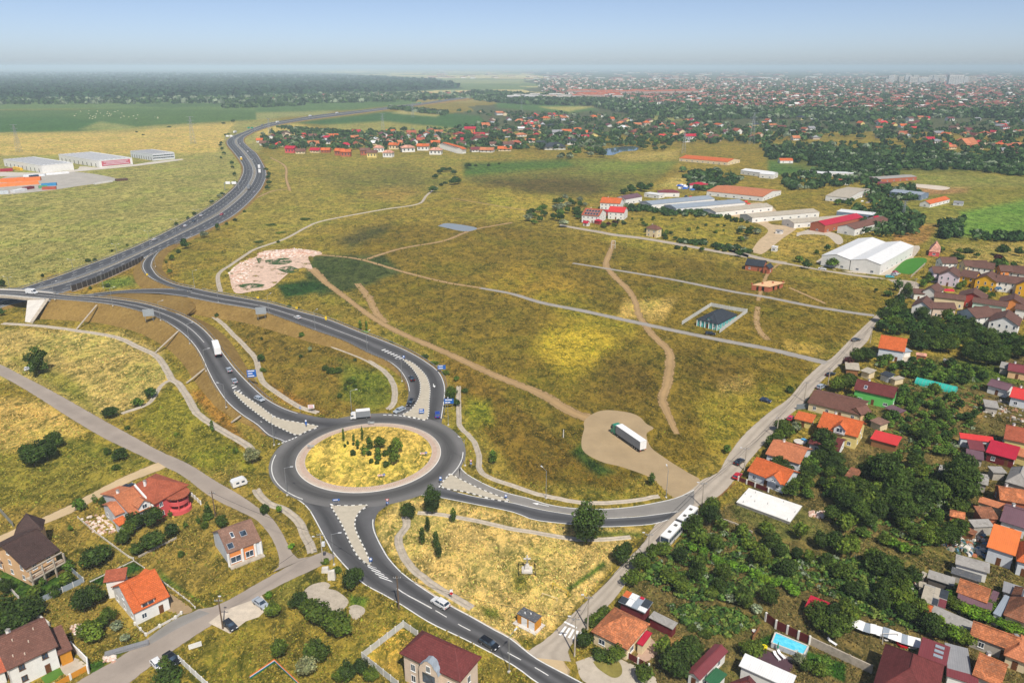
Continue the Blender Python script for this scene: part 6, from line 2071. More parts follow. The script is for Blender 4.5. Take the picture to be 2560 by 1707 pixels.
lorry('white lorry farthest away on the motorway straight','j 560,428 600,422',1.03,16,PAINT['white'],TARPW,TARPW,group=G_M)
lorry('yellow lorry at the start of the motorway straight','j 45,515 70,508',1.03,12,PAINT['yellow'],TARP,TARP,group=G_M)

def van(label,spec,z):
 p,a = at_dir(spec,z)
 o = empty('van',(p.x,p.y,z + .03),a)
 P = [(-2.9,.4),(2.9,.4),(2.9,.95),(2.2,1.2),(1.5,2.3),(1.0,2.6),(-2.85,2.6),(-2.95,1.4)]
 MB().loft([[(x * .99,-1.0,z_) for x,z_ in P],[(x,-.9,z_ + (.02 if z_ > 2 else 0)) for x,z_ in P],[(x,.9,z_ + (.02 if z_ > 2 else 0)) for x,z_ in P],[(x * .99,1.0,z_) for x,z_ in P]]).build('body',PAINT['white'],o)
 MB().add([(2.16,-.85,1.27),(2.16,.85,1.27),(1.54,.8,2.26),(1.54,-.8,2.26)],[(0,1,2,3)]).build('windscreen',GLASS,o)
 for s in (-1,1):
  y = s * 1.012
  MB().add([(1.0,y,1.3),(1.95,y,1.3),(1.45,y,2.15),(1.0,y,2.15)],[(0,1,2,3)]).build('side_window',GLASS,o)
  MB().box(2.7,s * .7 - .18,.75,2.93,s * .7 + .18,.95).build('headlight',LAMPW,o)
 wheels(o,(1.9,-1.8),.88,.36,.24)
 tag(o,label,'van')

van('white panel van crossing the bridge','e 222,372 300,378',7.03)

def bus():
 p,a = at_dir('c 1155,515 1270,392',.03)
 o = empty('articulated_bus',(p.x,p.y,.03),a)
 tag(o,'long white articulated bus parked at the garden hedge','bus')
 for nm,x0,x1 in (('front_section',.6,9.0),('rear_section',-9.0,-.6)):
  MB().box(x0,-1.25,.35,x1,1.25,2.98).build(nm,PAINT['white'],o)
  MB().box(x0 + .05,-1.2,2.98,x1 - .05,1.2,3.08).build('roof',TARPW,o)
  for s in (-1,1):
   k = 6
   for i in range(k):
    xa,xb = x0 + .25 + (x1 - x0 - .4) * i / k,x0 + .15 + (x1 - x0 - .4) * (i + 1) / k
    y = s * 1.262
    MB().add([(xa,y,1.3),(xb,y,1.3),(xb,y,2.5),(xa,y,2.5)],[(0,1,2,3)]).build('window',GLASS,o)
 MB().box(-.6,-1.15,.5,.6,1.15,2.9).build('bellows',plain('bellows_grey',(90,94,98),.8,.1,3),o)
 for k in range(5):
  MB().box(-.55 + .24 * k,-1.2,.5,-.47 + .24 * k,1.2,2.95).build('bellows_fold',BLACKP,o)
 for x in (6.8,3.0,-2.6,-6.2):
  MB().box(x - .45,-.4,3.08,x + .45,.4,3.22).build('roof_hatch',KERBD,o)
 for x,nm,m in ((9.01,'windscreen',GLASS),(-9.01,'rear_window',GLASS)):
  MB().add([(x,-1.1,1.4),(x,1.1,1.4),(x,1.1,2.8),(x,-1.1,2.8)],[(0,1,2,3)]).build(nm,m,o)
 for s in (-1,1):
  MB().box(-9.06,s * .9 - .15,.7,-9.0,s * .9 + .15,1.1).build('taillight',LAMPR,o)
 wheels(o,(6.6,1.6,-5.6),1.1,.48)
 keep_out([Vector((p.x,p.y,0)) + Matrix.Rotation(a,3,'Z') @ Vector(q) for q in ((9.5,-2.4,0),(9.5,2,0),(-9.5,2,0),(-9.5,-2.4,0))])

bus()

def caravan():
 p,a = at_dir('a 1655,205 1700,190',.0)
 o = empty('caravan',p,a)
 P = [(-2.1,.5),(2.0,.5),(2.2,1.2),(1.9,2.2),(1.4,2.5),(-1.7,2.5),(-2.2,2.0)]
 MB().loft([[(x,-1.05,z) for x,z in P],[(x,1.05,z) for x,z in P]]).build('body',PAINT['white'],o)
 for s in (-1,1):
  for x in (-1.1,.5):
   MB().add([(x,s * 1.06,1.3),(x + .9,s * 1.06,1.3),(x + .9,s * 1.06,1.9),(x,s * 1.06,1.9)],[(0,1,2,3)]).build('window',GLASS,o)
 MB().bar((2.0,0,.45),(3.2,0,.45),.1,.1).build('tow_bar',STEEL,o)
 wheels(o,(-.1,),.95,.33,.2)
 tag(o,'white caravan parked beside the grey lane','caravan')

caravan()
# ---------------------------------------------------------------- trees
def leaf_mat(name,rgb,var=.35):
 t = NT(name)
 c = srgb(*rgb)
 a = t.attr('col')
 oi = t.n('ShaderNodeObjectInfo').outputs['Random']
 f = t.mix(t.ramp(oi,0,1),tuple(v * .72 for v in c),(min(1,c[0] * 1.45),c[1] * 1.28,c[2] * 1.0))
 f = t.mix(1.0,f,a,'MULTIPLY')
 t.col(f)
 t.set(.65,0,.2)
 # thin leaves let some light through
 tr = t.n('ShaderNodeBsdfTranslucent')
 t.l(f,tr.inputs[0])
 mx = t.n('ShaderNodeMixShader')
 mx.inputs[0].default_value = .22
 t.l(t.b.outputs[0],mx.inputs[1]); t.l(tr.outputs[0],mx.inputs[2])
 t.l(mx.outputs[0],t.out.inputs[0])
 return t.m

LEAF = leaf_mat('leaves_green',(92,118,44))
LEAFD = leaf_mat('leaves_dark',(68,94,40))
LEAFL = leaf_mat('leaves_bright',(108,146,44))
LEAFS = leaf_mat('leaves_silver',(128,140,112))
LEAFP = leaf_mat('leaves_plum',(78,38,44))
BARK = plain('bark',(96,78,60),.9,.25,2.0,bump=.4)

def leaf_cloud(blobs,n,leaf,seed,hollow=.55,up=.25):
 """(V, F, col) of n leaf-clump quads spread through ellipsoids (cx,cy,cz,rx,ry,rz)"""
 r = np.random.default_rng(seed)
 B = np.array(blobs,float)
 wgt = (B[:,3] * B[:,4] * B[:,5]) ** .7
 k = r.choice(len(B),n,p=wgt / wgt.sum())
 d = r.normal(0,1,(n,3)); d /= np.linalg.norm(d,axis=1)[:,None]
 lump = 1 + .16 * np.sin(d[:,0] * 5 + seed) * np.sin(d[:,1] * 6 + 1.3 * seed) + .12 * np.sin(d[:,2] * 7 + k)
 rad = (hollow + (1 - hollow) * r.random(n) ** .5) * lump
 c = B[k,:3] + d * B[k,3:] * rad[:,None]
 nrm = d * .9 + r.normal(0,.55,(n,3)) + [0,0,up]
 nrm /= np.linalg.norm(nrm,axis=1)[:,None]
 a = np.cross(nrm,r.normal(0,1,(n,3))); a /= np.linalg.norm(a,axis=1)[:,None]
 b = np.cross(nrm,a)
 s = (leaf * r.uniform(.6,1.4,n))[:,None]
 b *= r.uniform(.5,.9,n)[:,None]
 V = np.stack([c - a * s,c - b * s,c + a * s,c + b * s],1).reshape(-1,3)
 F = np.arange(4 * n).reshape(n,4)
 v = r.uniform(.62,1.4,n) * (.82 + .3 * np.sin(k * 2.1 + seed))
 col = np.stack([v * r.uniform(.9,1.2,n),v,v * r.uniform(.75,1.05,n)],1)
 return V,F,np.repeat(col,4,0)

def trunk_mb(h,r,limbs,seed):
 q = random.Random(seed)
 m = MB()
 p,d = Vector((0,0,-.05)),Vector((q.uniform(-.08,.08),q.uniform(-.08,.08),1))
 rr = r
 for k in range(4):
  e = p + d * (h / 4) + Vector((q.uniform(-.05,.05),q.uniform(-.05,.05),0)) * h * .3
  m.tube(p,e,rr,rr * .82,7)
  if k >= 2:
   for _ in range(limbs):
    a = q.uniform(0,6.28)
    m.tube(e,e + Vector((math.cos(a),math.sin(a),q.uniform(.6,1.1))) * h * q.uniform(.3,.5),rr * .55,rr * .12,5)
  p,rr = e,rr * .82
 return m

TREES = {}
CROWN = {}
ALLT = []

def proto(kind,H,R,blobs,n,leaf,mat,limbs=3,th=.5,tr=.16,hollow=.5,seeds=(1,2),up=.25):
 """crown built at unit size: blobs in units of (R, R, H)"""
 for s in seeds:
  q = random.Random(s * 13 + len(kind))
  bl = []
  for b in blobs:
   j = lambda v,a: v + q.uniform(-a,a)
   bl.append((j(b[0],.12) * R,j(b[1],.12) * R,j(b[2],.03) * H,b[3] * R * q.uniform(.88,1.15),b[3] * R * q.uniform(.88,1.15),b[4] * H * q.uniform(.9,1.12)))
  V,F,c = leaf_cloud(bl,n,leaf,s * 7 + len(kind),hollow,up)
  cm = np_mesh('crown',V,F,mat,col=c)
  tm = trunk_mb(H * th,tr,limbs,s).mesh('trunk',BARK)
  CROWN[cm.name] = (V,c)
  TREES.setdefault(kind,[]).append((cm,tm,H,R))

_round = [(0,0,.62,.75,.30),(.45,.1,.52,.5,.2),(-.4,.25,.55,.52,.22),(.05,-.45,.5,.52,.2),(-.1,.45,.6,.5,.22),(.2,.1,.8,.42,.16),(-.3,-.35,.42,.4,.16)]
_tall = [(0,0,.5,.8,.22),(0,0,.7,.75,.2),(.1,0,.87,.45,.13),(.4,.2,.4,.55,.15),(-.4,-.2,.45,.55,.16),(-.3,.4,.62,.5,.14),(.35,-.4,.6,.5,.15),(0,-.2,.28,.65,.14)]
_col = [(0,0,.3,.8,.16),(0,0,.5,1,.2),(.08,0,.7,.9,.18),(0,0,.88,.5,.12)]
_cone = [(0,0,.14,1,.1),(0,0,.32,.82,.12),(0,0,.52,.62,.12),(0,0,.7,.42,.12),(0,0,.88,.22,.12)]
_bush = [(0,0,.42,.8,.4),(.45,.1,.36,.5,.32),(-.4,.3,.38,.5,.34),(.0,-.45,.36,.5,.3),(.1,.2,.62,.45,.3)]
_big = [(0,0,.55,.5,.22),(.55,.2,.5,.42,.16),(-.6,.1,.45,.4,.13),(-.25,.4,.7,.45,.18),(.35,-.2,.75,.42,.17),(.0,-.3,.35,.5,.16),(.75,-.1,.66,.28,.1),(-.55,-.3,.62,.3,.12),(.1,.1,.9,.32,.1),(-.9,0,.38,.25,.06)]
_low = [(0,0,.6,.85,.36),(.4,.1,.5,.5,.25),(-.4,-.2,.52,.5,.25)]
proto('round',6,3,_round,1500,.27,LEAF,seeds=(1,2,3))
proto('dark',7,3.4,_round,1600,.30,LEAFD,seeds=(1,2,3))
proto('bright',5,2.5,_round,1300,.24,LEAFL,seeds=(1,2))
proto('tall',12,4.6,_tall,3600,.32,LEAFD,seeds=(1,2),tr=.25,th=.6)
proto('big',11,5.5,_big,3200,.36,LEAFD,limbs=4,seeds=(1,),tr=.42,th=.55)
proto('cypress',5,.9,_col,700,.17,LEAFD,limbs=0,seeds=(1,2),th=.3,tr=.09,hollow=.4)
proto('spruce',8,2.2,_cone,1200,.26,LEAFD,limbs=0,seeds=(1,2),th=.9,tr=.14)
proto('bush',2.4,1.6,_bush,800,.19,LEAF,limbs=0,seeds=(1,2),th=.3,tr=.08)
proto('darkbush',2.4,1.6,_bush,800,.19,LEAFD,limbs=0,seeds=(1,2),th=.3,tr=.08)
proto('silver',6,3,_round,1300,.28,LEAFS,seeds=(1,2))
proto('plum',5,2.4,_round,1000,.25,LEAFP,seeds=(1,))
proto('orchard',4.2,2.0,_round,620,.26,LEAF,seeds=(1,2,3),hollow=.35)
proto('sapling',3.5,1.2,_tall,260,.2,LEAF,seeds=(1,),tr=.06)
proto('far',7,3.6,_low,110,.85,LEAFD,limbs=0,seeds=(1,2,3),hollow=.75)
proto('farlight',7,3.6,_low,110,.85,LEAF,limbs=0,seeds=(1,2),hollow=.75)
proto('farsilver',8,4.4,_low,110,.95,LEAFS,limbs=0,seeds=(1,),hollow=.75)
LOOK = {'round': 'leafy round-crowned tree','dark': 'dark green broad-crowned tree','bright': 'bright green young tree','tall': 'tall dense dark green tree','big': 'big spreading old tree',
  'cypress': 'slim columnar dark conifer','spruce': 'pointed spruce tree','bush': 'low green shrub','darkbush': 'low dark green shrub','silver': 'silvery grey-green tree','plum': 'dark purple-leaved tree',
  'orchard': 'loose fruit tree','sapling': 'thin young sapling','far': 'distant dark green tree','farlight': 'distant green tree','farsilver': 'distant silvery tree'}
CATN = {'bush': ('shrub','shrub'),'darkbush': ('shrub','shrub')}
N_TREE = [0]

def tree(kind,loc,H,R,zs=0.0):
 P = TREES[kind]
 cm,tm,h0,r0 = P[N_TREE[0] % len(P)]
 N_TREE[0] += 1
 nm,ct = CATN.get(kind,('tree','tree'))
 o = empty(nm,(loc[0],loc[1],zs),rnd.uniform(0,6.28))
 s = R / r0
 o.scale = (s * rnd.uniform(.92,1.08),s * rnd.uniform(.92,1.08),H / h0)
 link('trunk',tm,o)
 link('crown',cm,o)
 tag(o,LOOK[kind],ct,nm + 's')
 o['_auto'] = 1
 ALLT.append((o,cm.name,kind,H,R))
 return o

def plant(tile,spec,dz=None):
 for item in spec.split(';'):
  k,r = item.split()
  x,y,H,R = (float(v) for v in r.split(','))
  p = one('%s %f,%f' % (tile,x,y),0)
  tree(k,p,H,R,dz(p.x,p.y) if dz else 0)

plant('e','big 275,925,11,5.2;dark 765,1228,4.6,3;round 955,1152,3.8,2.1;dark 1045,1092,4.2,2.5;dark 240,1560,7,4.2;dark 330,1520,7.5,4.2;dark 380,1440,6,3.4;dark 200,1500,5,3;dark 835,1518,4,2.6;bush 745,1480,2.6,1.5;'
   'cypress 1470,1328,4.5,.7;bush 1630,1472,2,1;silver 1745,1545,6,2.8;bush 1220,1352,1.4,.9;bush 880,1308,1.6,1.2;darkbush 745,326,2.6,1.7;darkbush 625,342,2.2,1;bush 1240,502,2.2,1.5;bush 985,422,1.8,2.2;darkbush 1415,510,2,1.2;darkbush 1500,535,2.4,1.3;'
   'darkbush 610,152,2.6,2;darkbush 655,145,2,1.6;darkbush 775,82,2,.9;darkbush 295,255,2.2,1.2;dark 15,325,5,2.4;dark 12,525,4,2.2;round 1190,142,4,2;round 1175,236,3.4,1.7;bush 1150,160,1.8,1;darkbush 880,40,1.6,1.2')
plant('a','orchard 555,378,4,1.9;sapling 660,328,3,.9;dark 735,355,4,1.9;bush 805,92,2,1.5;dark 940,505,5.5,3;dark 1065,485,6,3.1;dark 1060,645,5.5,3.3;round 850,612,4,2.1;dark 1190,562,4.5,2.1;round 950,685,3.6,1.8;round 890,560,4.5,2.2;'
   'spruce 1440,432,5.5,1.5;bush 1420,498,2.4,1.1;dark 1540,495,4,2;dark 655,765,5.6,3.6;dark 720,720,4.5,2.6;round 480,795,3.4,1.7;dark 590,1075,6,2.8;dark 660,1030,6,2.4;round 640,1270,5,3;round 760,1145,4,2;round 700,1200,3.4,1.8;dark 50,950,4.4,1.9;sapling 300,893,2.2,.9;orchard 470,895,4,1.7;darkbush 380,968,3,1.7;orchard 250,990,4,1.8;'
   'dark 190,1130,5.5,3.8;dark 60,1132,6,4;dark 110,1212,5.5,3.6;dark 20,1230,5,3;round 245,1080,4.5,2.4;silver 870,1282,2,1.2;silver 810,1205,2.4,1.4;spruce 1160,1545,6,2.6;sapling 1180,425,2.4,.7;sapling 1375,470,2.6,.8;sapling 1285,500,2.4,.8;bush 1255,690,1.6,1.1;sapling 490,520,2,.8;orchard 0,1190,5,2.6')
plant('b','darkbush 62,392,3,1.6;bright 160,397,2.8,.9;bright 245,640,1.6,1;dark 655,935,6.4,2.2;dark 700,900,6,1.8;dark 302,1052,4.4,2.3;round 430,1155,6.4,3.5;round 580,1245,6.8,3.4;round 380,1110,5,2.4;round 520,1200,5,2.4;round 120,1115,4.4,2;round 165,1392,5,2.1;round 425,1425,6,2.8;silver 350,1515,4.5,2.6;dark 640,1545,4.6,2.3;dark 735,1515,4.6,1.8;round 800,1555,3.6,1.8;round 600,1560,3.6,2;bright 90,985,2,1.1;'
   'dark 1055,428,5,2.3;tall 1218,402,9,2.6;cypress 1365,464,5,.85;cypress 1150,614,5.5,.9;cypress 1190,532,5.2,.7;cypress 1245,642,5.6,.9;cypress 1265,707,5,.9;bush 560,800,1.6,1.4;bush 480,740,1.4,1.2')
plant('c','tall 515,606,12.5,4.7;dark 755,748,5.6,2.7;dark 790,700,4.6,1.9;cypress 965,207,4.6,1;round 1375,394,5.4,2.8;dark 1330,428,4,2;round 620,1190,3,1.6;dark 500,1330,5,1.9;bush 590,1130,2,1.8;bush 560,1165,2,1.8;bush 640,1085,2,1.6;round 700,1420,3,2;round 725,1405,4,1.8;darkbush 600,1385,2,2;darkbush 655,1410,2,1.8;orchard 1040,1390,5,2;sapling 1060,1310,3,1;dark 1110,1500,6,3;dark 1180,1460,6.5,3.4;dark 1230,1400,6,2.8;dark 1150,1540,5,2.6;round 910,1560,4.5,2.2;round 1640,1385,4,2.2;round 1690,1370,3.6,1.9')
plant('q','cypress 985,347,5,.5;cypress 1195,347,5.6,.5;darkbush 1030,379,1.4,.45;darkbush 997,411,1.4,.55;cypress 1097,352,2.8,.6;darkbush 1095,390,1.4,.5;cypress 1137,402,2.4,.75;darkbush 1140,436,1.2,.5;darkbush 1262,349,1.8,.8;cypress 1280,440,4,1.2;sapling 1222,512,4,1.5;darkbush 1270,507,2,.9;orchard 1395,432,4.6,2.2;darkbush 1088,507,2.4,1;darkbush 1292,592,1.8,.8;darkbush 1358,603,1.6,.8;cypress 1373,572,5,1.2;darkbush 1452,512,2.6,1.2;darkbush 1503,468,2.6,1.2;orchard 1582,480,6,2.2;orchard 1550,606,6,2;darkbush 1455,632,2.4,1.1;sapling 1492,616,2,.6',ISLE_Z)
plant('f','round 230,482,3,1.5;round 318,677,3,1.6;silver 375,772,2.6,1.1;round 550,595,3,1.9;cypress 722,622,5,.75;cypress 765,627,5,.75;bright 745,655,2,2.4;bush 935,727,2.2,1.4;dark 40,842,3.6,1.9;bush 520,920,2.6,2.4;bush 570,915,2.4,2;bush 480,900,2.2,1.8;bush 660,985,2.4,2.2;darkbush 685,837,1.4,.9;bush 685,1018,1.8,1.1;darkbush 620,1033,1.4,.9;bush 580,1087,1.8,1.2;bush 770,960,1.2,.9;'
   'tall 1350,1130,7,2.3;dark 1388,1152,3.4,1.4;darkbush 1445,1052,2,1.4;round 1385,977,2.6,1.3;cypress 1638,1546,5,1.2;bush 1170,815,1.8,2;bush 1230,860,1.8,2;bush 1310,930,2,2;bush 50,910,2,1.4;darkbush 40,690,1.6,.8;darkbush 310,810,1.4,.9')
plant('i','dark 1285,1362,6.5,3.4;dark 1270,1335,5,2.6;silver 1410,1285,5.4,3.2;dark 1505,1232,5.6,2.2;darkbush 1235,1390,3,1.9;dark 1625,922,5,3.2;dark 1622,858,4.6,2.6;dark 1605,782,5.5,3.2;dark 1610,810,4.4,2.4;dark 1530,640,5,3;dark 1535,680,5,3;dark 1550,712,5,3;dark 1525,655,5,3;dark 1560,585,5,3;dark 1580,575,4,2.8;dark 1530,742,4,2;dark 1465,1052,4,2.6;dark 1540,995,4,2.6;silver 1520,1010,4,2.8;darkbush 1345,1128,3.4,2.2;darkbush 1300,1158,2.8,1.8;darkbush 1220,1198,3,1.8;darkbush 1690,1110,2.4,1.6;darkbush 1625,1168,2.4,2;darkbush 1567,1195,2.4,1.8;dark 1612,492,8,6;darkbush 1545,498,4,5;darkbush 1170,522,3,4;darkbush 945,556,2.4,3;darkbush 990,577,2.4,3')
plant('j','dark 80,955,5,3.6;dark 90,920,5,3.6;dark 85,880,5,3.4;darkbush 70,820,4,3;darkbush 90,850,4,3;dark 1225,972,7,5;dark 1240,880,6,4;dark 1270,845,6,4.5;dark 1300,830,6,4.5;dark 1340,825,5,4;dark 1370,850,6,4.6;dark 1360,920,7,5;dark 1395,915,7,5;dark 1380,895,6,4.6;darkbush 1280,925,3,3;darkbush 1310,912,3,3;dark 1465,805,7,5;darkbush 1520,792,3,2.4;darkbush 1608,790,3.4,2.6;darkbush 1680,780,3,2.2;darkbush 155,1320,2,1.4;bush 340,1158,1.2,5;bush 105,1196,1.0,5;bush 170,1252,1,4;bush 20,1315,1,4')
plant('g','round 1485,1474,3.2,1.5;dark 1570,118,5.2,2.5;darkbush 1140,62,3,2.2;darkbush 1195,70,3,2.2;dark 1310,82,3.6,2;darkbush 1470,80,3,2.2;darkbush 1420,70,2.6,2.4')
plant('h','darkbush 150,1054,3,1.8;dark 265,202,6,3.2;round 440,196,7,4.2;round 490,190,6,3.4;round 215,155,4.6,3;dark 405,78,5,2.4;darkbush 335,95,3,1.8;dark 615,842,6,4;dark 680,838,6.5,4.4;plum 545,884,5,2.3;round 470,1050,6.6,3.6;round 525,1045,7,3.8;dark 560,1010,6,3;bush 590,1105,3,2;round 95,1330,5,3;round 130,1370,5,2.8;silver 190,1330,4,2;orchard 70,1390,4.5,2.2;spruce 390,1515,9,3.4;spruce 430,1480,8,2.8;dark 460,1565,5,3;dark 40,1440,5,2.8;'
   'dark 745,360,2.4,1.2;round 830,390,3.4,3;darkbush 1310,130,4,4.5;darkbush 1380,90,4,4;dark 1610,110,8,5;plum 1590,160,6,3.4;dark 1730,110,6,3')
plant('r','dark 750,1300,8,3.8;round 830,1380,5,2.6;dark 900,1500,5,3;round 1330,960,4,2.4;bush 1120,690,3,2.6;round 260,1080,4.6,2.4;round 450,1080,4,1.6')

for sp_ in ('m 840,610 940,440 1250,560 1180,690','m 1180,680 1240,620 1640,820 1839,870 1839,960 1600,900'):
 keep_out(pts(sp_))
# groves: trees scattered inside surveyed outlines
def grove(spec,n,kinds,H,R,gap=.8,quota=None):
 P = np.array([(p.x,p.y) for p in pts(spec)])
 lo,hi = P.min(0),P.max(0)
 got,tries = [],0
 while len(got) < n and tries < n * 60:
  tries += 1
  x,y = rnd.uniform(lo[0],hi[0]),rnd.uniform(lo[1],hi[1])
  if not in_poly(np.array([x]),np.array([y]),P)[0] or not free(x,y):
   continue
  r = rnd.uniform(*R)
  if any((x - a) ** 2 + (y - b) ** 2 < (gap * (r + c) * .7) ** 2 for a,b,c in got):
   continue
  got.append((x,y,r))
  tree(rnd.choice(kinds),(x,y),rnd.uniform(*H) * (r / R[1]) ** .5,r)
 return got

def row(spec,step,kinds,H,R,jit=.8,skip=.1):
 """orchard or vine row along a surveyed line"""
 P = smooth(pts(spec),60)
 L = plen(P)
 sl_ = np.r_[0,np.cumsum(np.linalg.norm(np.diff(P,axis=0),axis=1))]
 s = rnd.uniform(0,step)
 while s < L:
  x,y = (float(np.interp(s,sl_,P[:,k])) + rnd.uniform(-jit,jit) for k in (0,1))
  if free(x,y) and rnd.random() > skip:
   r = rnd.uniform(*R)
   tree(rnd.choice(kinds),(x,y),rnd.uniform(*H),r)
  s += step * rnd.uniform(.75,1.3)

_o = ('orchard','round','orchard','dark')
for sp_,st_,kk_,H_,R_ in (
  ('c 930,690 1100,790 1300,900 1500,990 1700,1080',5.0,('dark','round'),(4.5,6.5),(2.0,3.0)),
  ('c 880,800 1040,870 1200,960 1330,1010',5.0,('round','bright'),(4,6),(1.9,2.8)),
  ('c 800,900 900,960',4.5,('bright','round'),(4,5.5),(2.0,2.8)),
  ('c 990,650 1200,740 1400,850 1600,950 1770,1020',5.5,_o,(4,6),(1.8,2.8)),
  ('c 1100,600 1230,660 1400,740 1560,800 1770,880 d 130,930 280,990',2.6,('bright',),(2.0,2.8),(1.3,1.9)),
  ('c 1140,560 1300,620 1500,700 1700,770 d 60,810 300,900',5.5,_o,(4,6.5),(2.0,3.0)),
  ('c 1200,520 1300,560 1380,600',4.5,('dark','round'),(6,8),(2.6,3.6)),
  ('c 1250,440 1400,500',5.0,('dark','round'),(6,8),(2.4,3.4)),
  ('c 1430,500 1600,560 1770,640 d 150,700 400,760',6,_o,(3.6,5.5),(1.5,2.6)),
  ('c 1500,580 1700,660 d 100,700 330,760',6,_o,(3.6,5.0),(1.4,2.4)),
  ('d 0,560 250,600 500,700 700,760',5.5,_o,(4,6),(1.8,2.8)),
  ('d 400,640 600,700 850,830 960,900',5,('dark','round'),(5,7),(2.2,3.2)),
  ('d 490,480 700,570 900,640 1120,720',2.4,('bright','round'),(2.2,3.0),(1.4,2.1)),
  ('d 430,450 500,500 640,560',5,('dark','orchard'),(5,7),(2.2,3.2)),
  ('d 640,760 800,860 960,960',5,('dark','round'),(5,7),(2.4,3.4)),
  ('d 480,860 700,960 900,1040 1010,1080',5,('round','dark'),(4.5,6.5),(2.2,3.2)),
  ('d 520,950 760,1060 960,1130 1150,1200',5,('round','dark'),(4,6),(2.0,3.0)),
  ('d 720,820 900,900 1000,980',5,('dark',),(5,7),(2.4,3.4)),
  ('c 1340,960 1500,1010 1700,1090',3.2,('silver','round'),(2.4,3.2),(1.4,2.0)),
  ('c 1100,1060 1300,1110 1480,1180',5,('bush','orchard'),(1.2,2.4),(1.0,1.8)),
  ('c 1220,1170 1350,1230 1440,1290',4,('bush','bright'),(1.0,2.0),(1.0,1.6)),
  ('d 1250,970 1400,1050 1600,1130 1770,1210',2.6,('bright','bright','round'),(2.6,3.6),(1.6,2.4)),
  ('d 1230,1020 1400,1110 1600,1180 1770,1250',3.0,('bright','round'),(2.4,3.2),(1.4,2.2)),
  ('n 420,640 600,760 760,900',3.6,('bright','round','dark'),(3,5),(1.8,2.8)),
  ('n 300,700 480,820 640,960',4.0,('dark','bright'),(3.6,6),(2.0,3.0)),
  ('n 900,1000 1100,1080 1400,1180 1550,1270 1839,1400',2.8,('bright','round'),(2.2,3.2),(1.4,2.2)),
  ('d 250,1020 420,1040 560,1090',4,('orchard','round'),(3,4.5),(1.4,2.2))):
 row(sp_,st_,kk_,H_,R_)
for sp_ in ('d 700,150 840,60 930,180 880,280 720,270','d 1230,210 1330,150 1400,260 1330,330 1240,290'):
 grove(sp_,4,('tall','dark'),(9,11),(3.6,4.6),.5)
grove('d 830,330 1000,280 1120,340 1100,440 900,480 820,420',9,('dark','tall'),(8,10),(3.2,4.4),.7)
grove('d 480,300 650,260 780,420 700,500 520,470',10,('dark','round','tall'),(7,9),(2.8,4.0),.7)
grove('d 480,50 1150,40 1400,330 1270,480 1300,560 1150,640 900,600 500,440',34,('orchard','round','dark'),(4,6.5),(1.6,3.0),.9)
grove('d 1100,560 1250,540 1330,560 1180,650',5,('dark','round'),(4,6),(2,3))
grove('h 880,440 980,520 1100,560 1300,560 1450,640 1520,680 1770,700 1900,740 1900,860 1650,840 1500,890 1250,790 1000,770 990,690 740,640 800,560',92,('dark','round','dark','tall'),(5,8.5),(2.4,4.0),.75)
grove('h 900,310 1010,290 1010,370 940,420 880,400',4,('tall','round'),(7,10),(2.4,3.4))
grove('h 750,840 1200,870 1500,910 1500,1000 1350,1000 1300,1020 1020,960 900,970 740,870',30,('orchard','round','dark'),(3.4,5.6),(1.5,2.8))
grove('h 900,1060 1180,1070 1500,1180 1450,1300 1330,1330 1300,1500 1100,1568 900,1500 740,1480 700,1400 930,1430 940,1330 800,1270 900,1180',58,('dark','round','orchard','orchard'),(3,5.5),(1.3,2.8))
grove('d 0,40 400,20 480,100 450,320 150,280 0,260 c 1720,240',22,('round','orchard','dark'),(3.5,6),(1.6,2.8))
grove('m 620,1290 960,1380 1160,1300 1180,1500 900,1480',9,('round','orchard','silver'),(2.5,4),(1.2,2))
grove('m 1020,760 1400,760 1460,940 1200,1010 1050,900',6,('dark','dark','round'),(5,6.5),(2.2,3.2),.7)
grove('d 1250,960 1330,960 1560,1080 1770,1180 1770,1250 1400,1130 1230,1040',20,('bright','bright','round'),(3,4),(1.6,2.6),.6)
grove('n 560,960 700,760 900,940 1000,1050 1500,1150 1600,1290 1839,1400 1500,1180 1000,1080 700,1010',22,('bright','dark','round'),(3,5),(1.6,2.8),.6)
grove('h 1180,100 1260,60 1350,120 1700,250 1770,230 1770,180 1400,100 1200,60',10,('round','dark'),(4,6),(2,3.2))
grove('p 780,560 1020,540 1010,660 850,690',5,('round','bush'),(3.5,5),(1.6,2.4))
grove('p 1200,680 1500,730 1490,860 1340,850',5,('round','dark'),(3.5,5),(1.6,2.6))
grove('p 380,520 560,470 560,600 260,660',6,('round','orchard'),(4,6),(1.6,2.4))
# ---------------------------------------------------------------- bridge, barriers, lamps, poles, signs
L,R,_ = ROADS[leg_w.name]
px_ = proj(R)[:,0]
bi = [i for i in range(len(R)) if px_[i] <= 126]
LB,RB = L[bi],R[bi]
br = empty('road_bridge',(float(RB[-1][0]),float(RB[-1][1]),0))
tag(br,'concrete road bridge carrying the ramp over the motorway','bridge')
o_ = np.array(br.location)

def nrm2(P):
 T = np.gradient(P,axis=0)
 N = np.stack([-T[:,1],T[:,0],0 * T[:,0]],1)
 return N / np.linalg.norm(N,axis=1)[:,None]

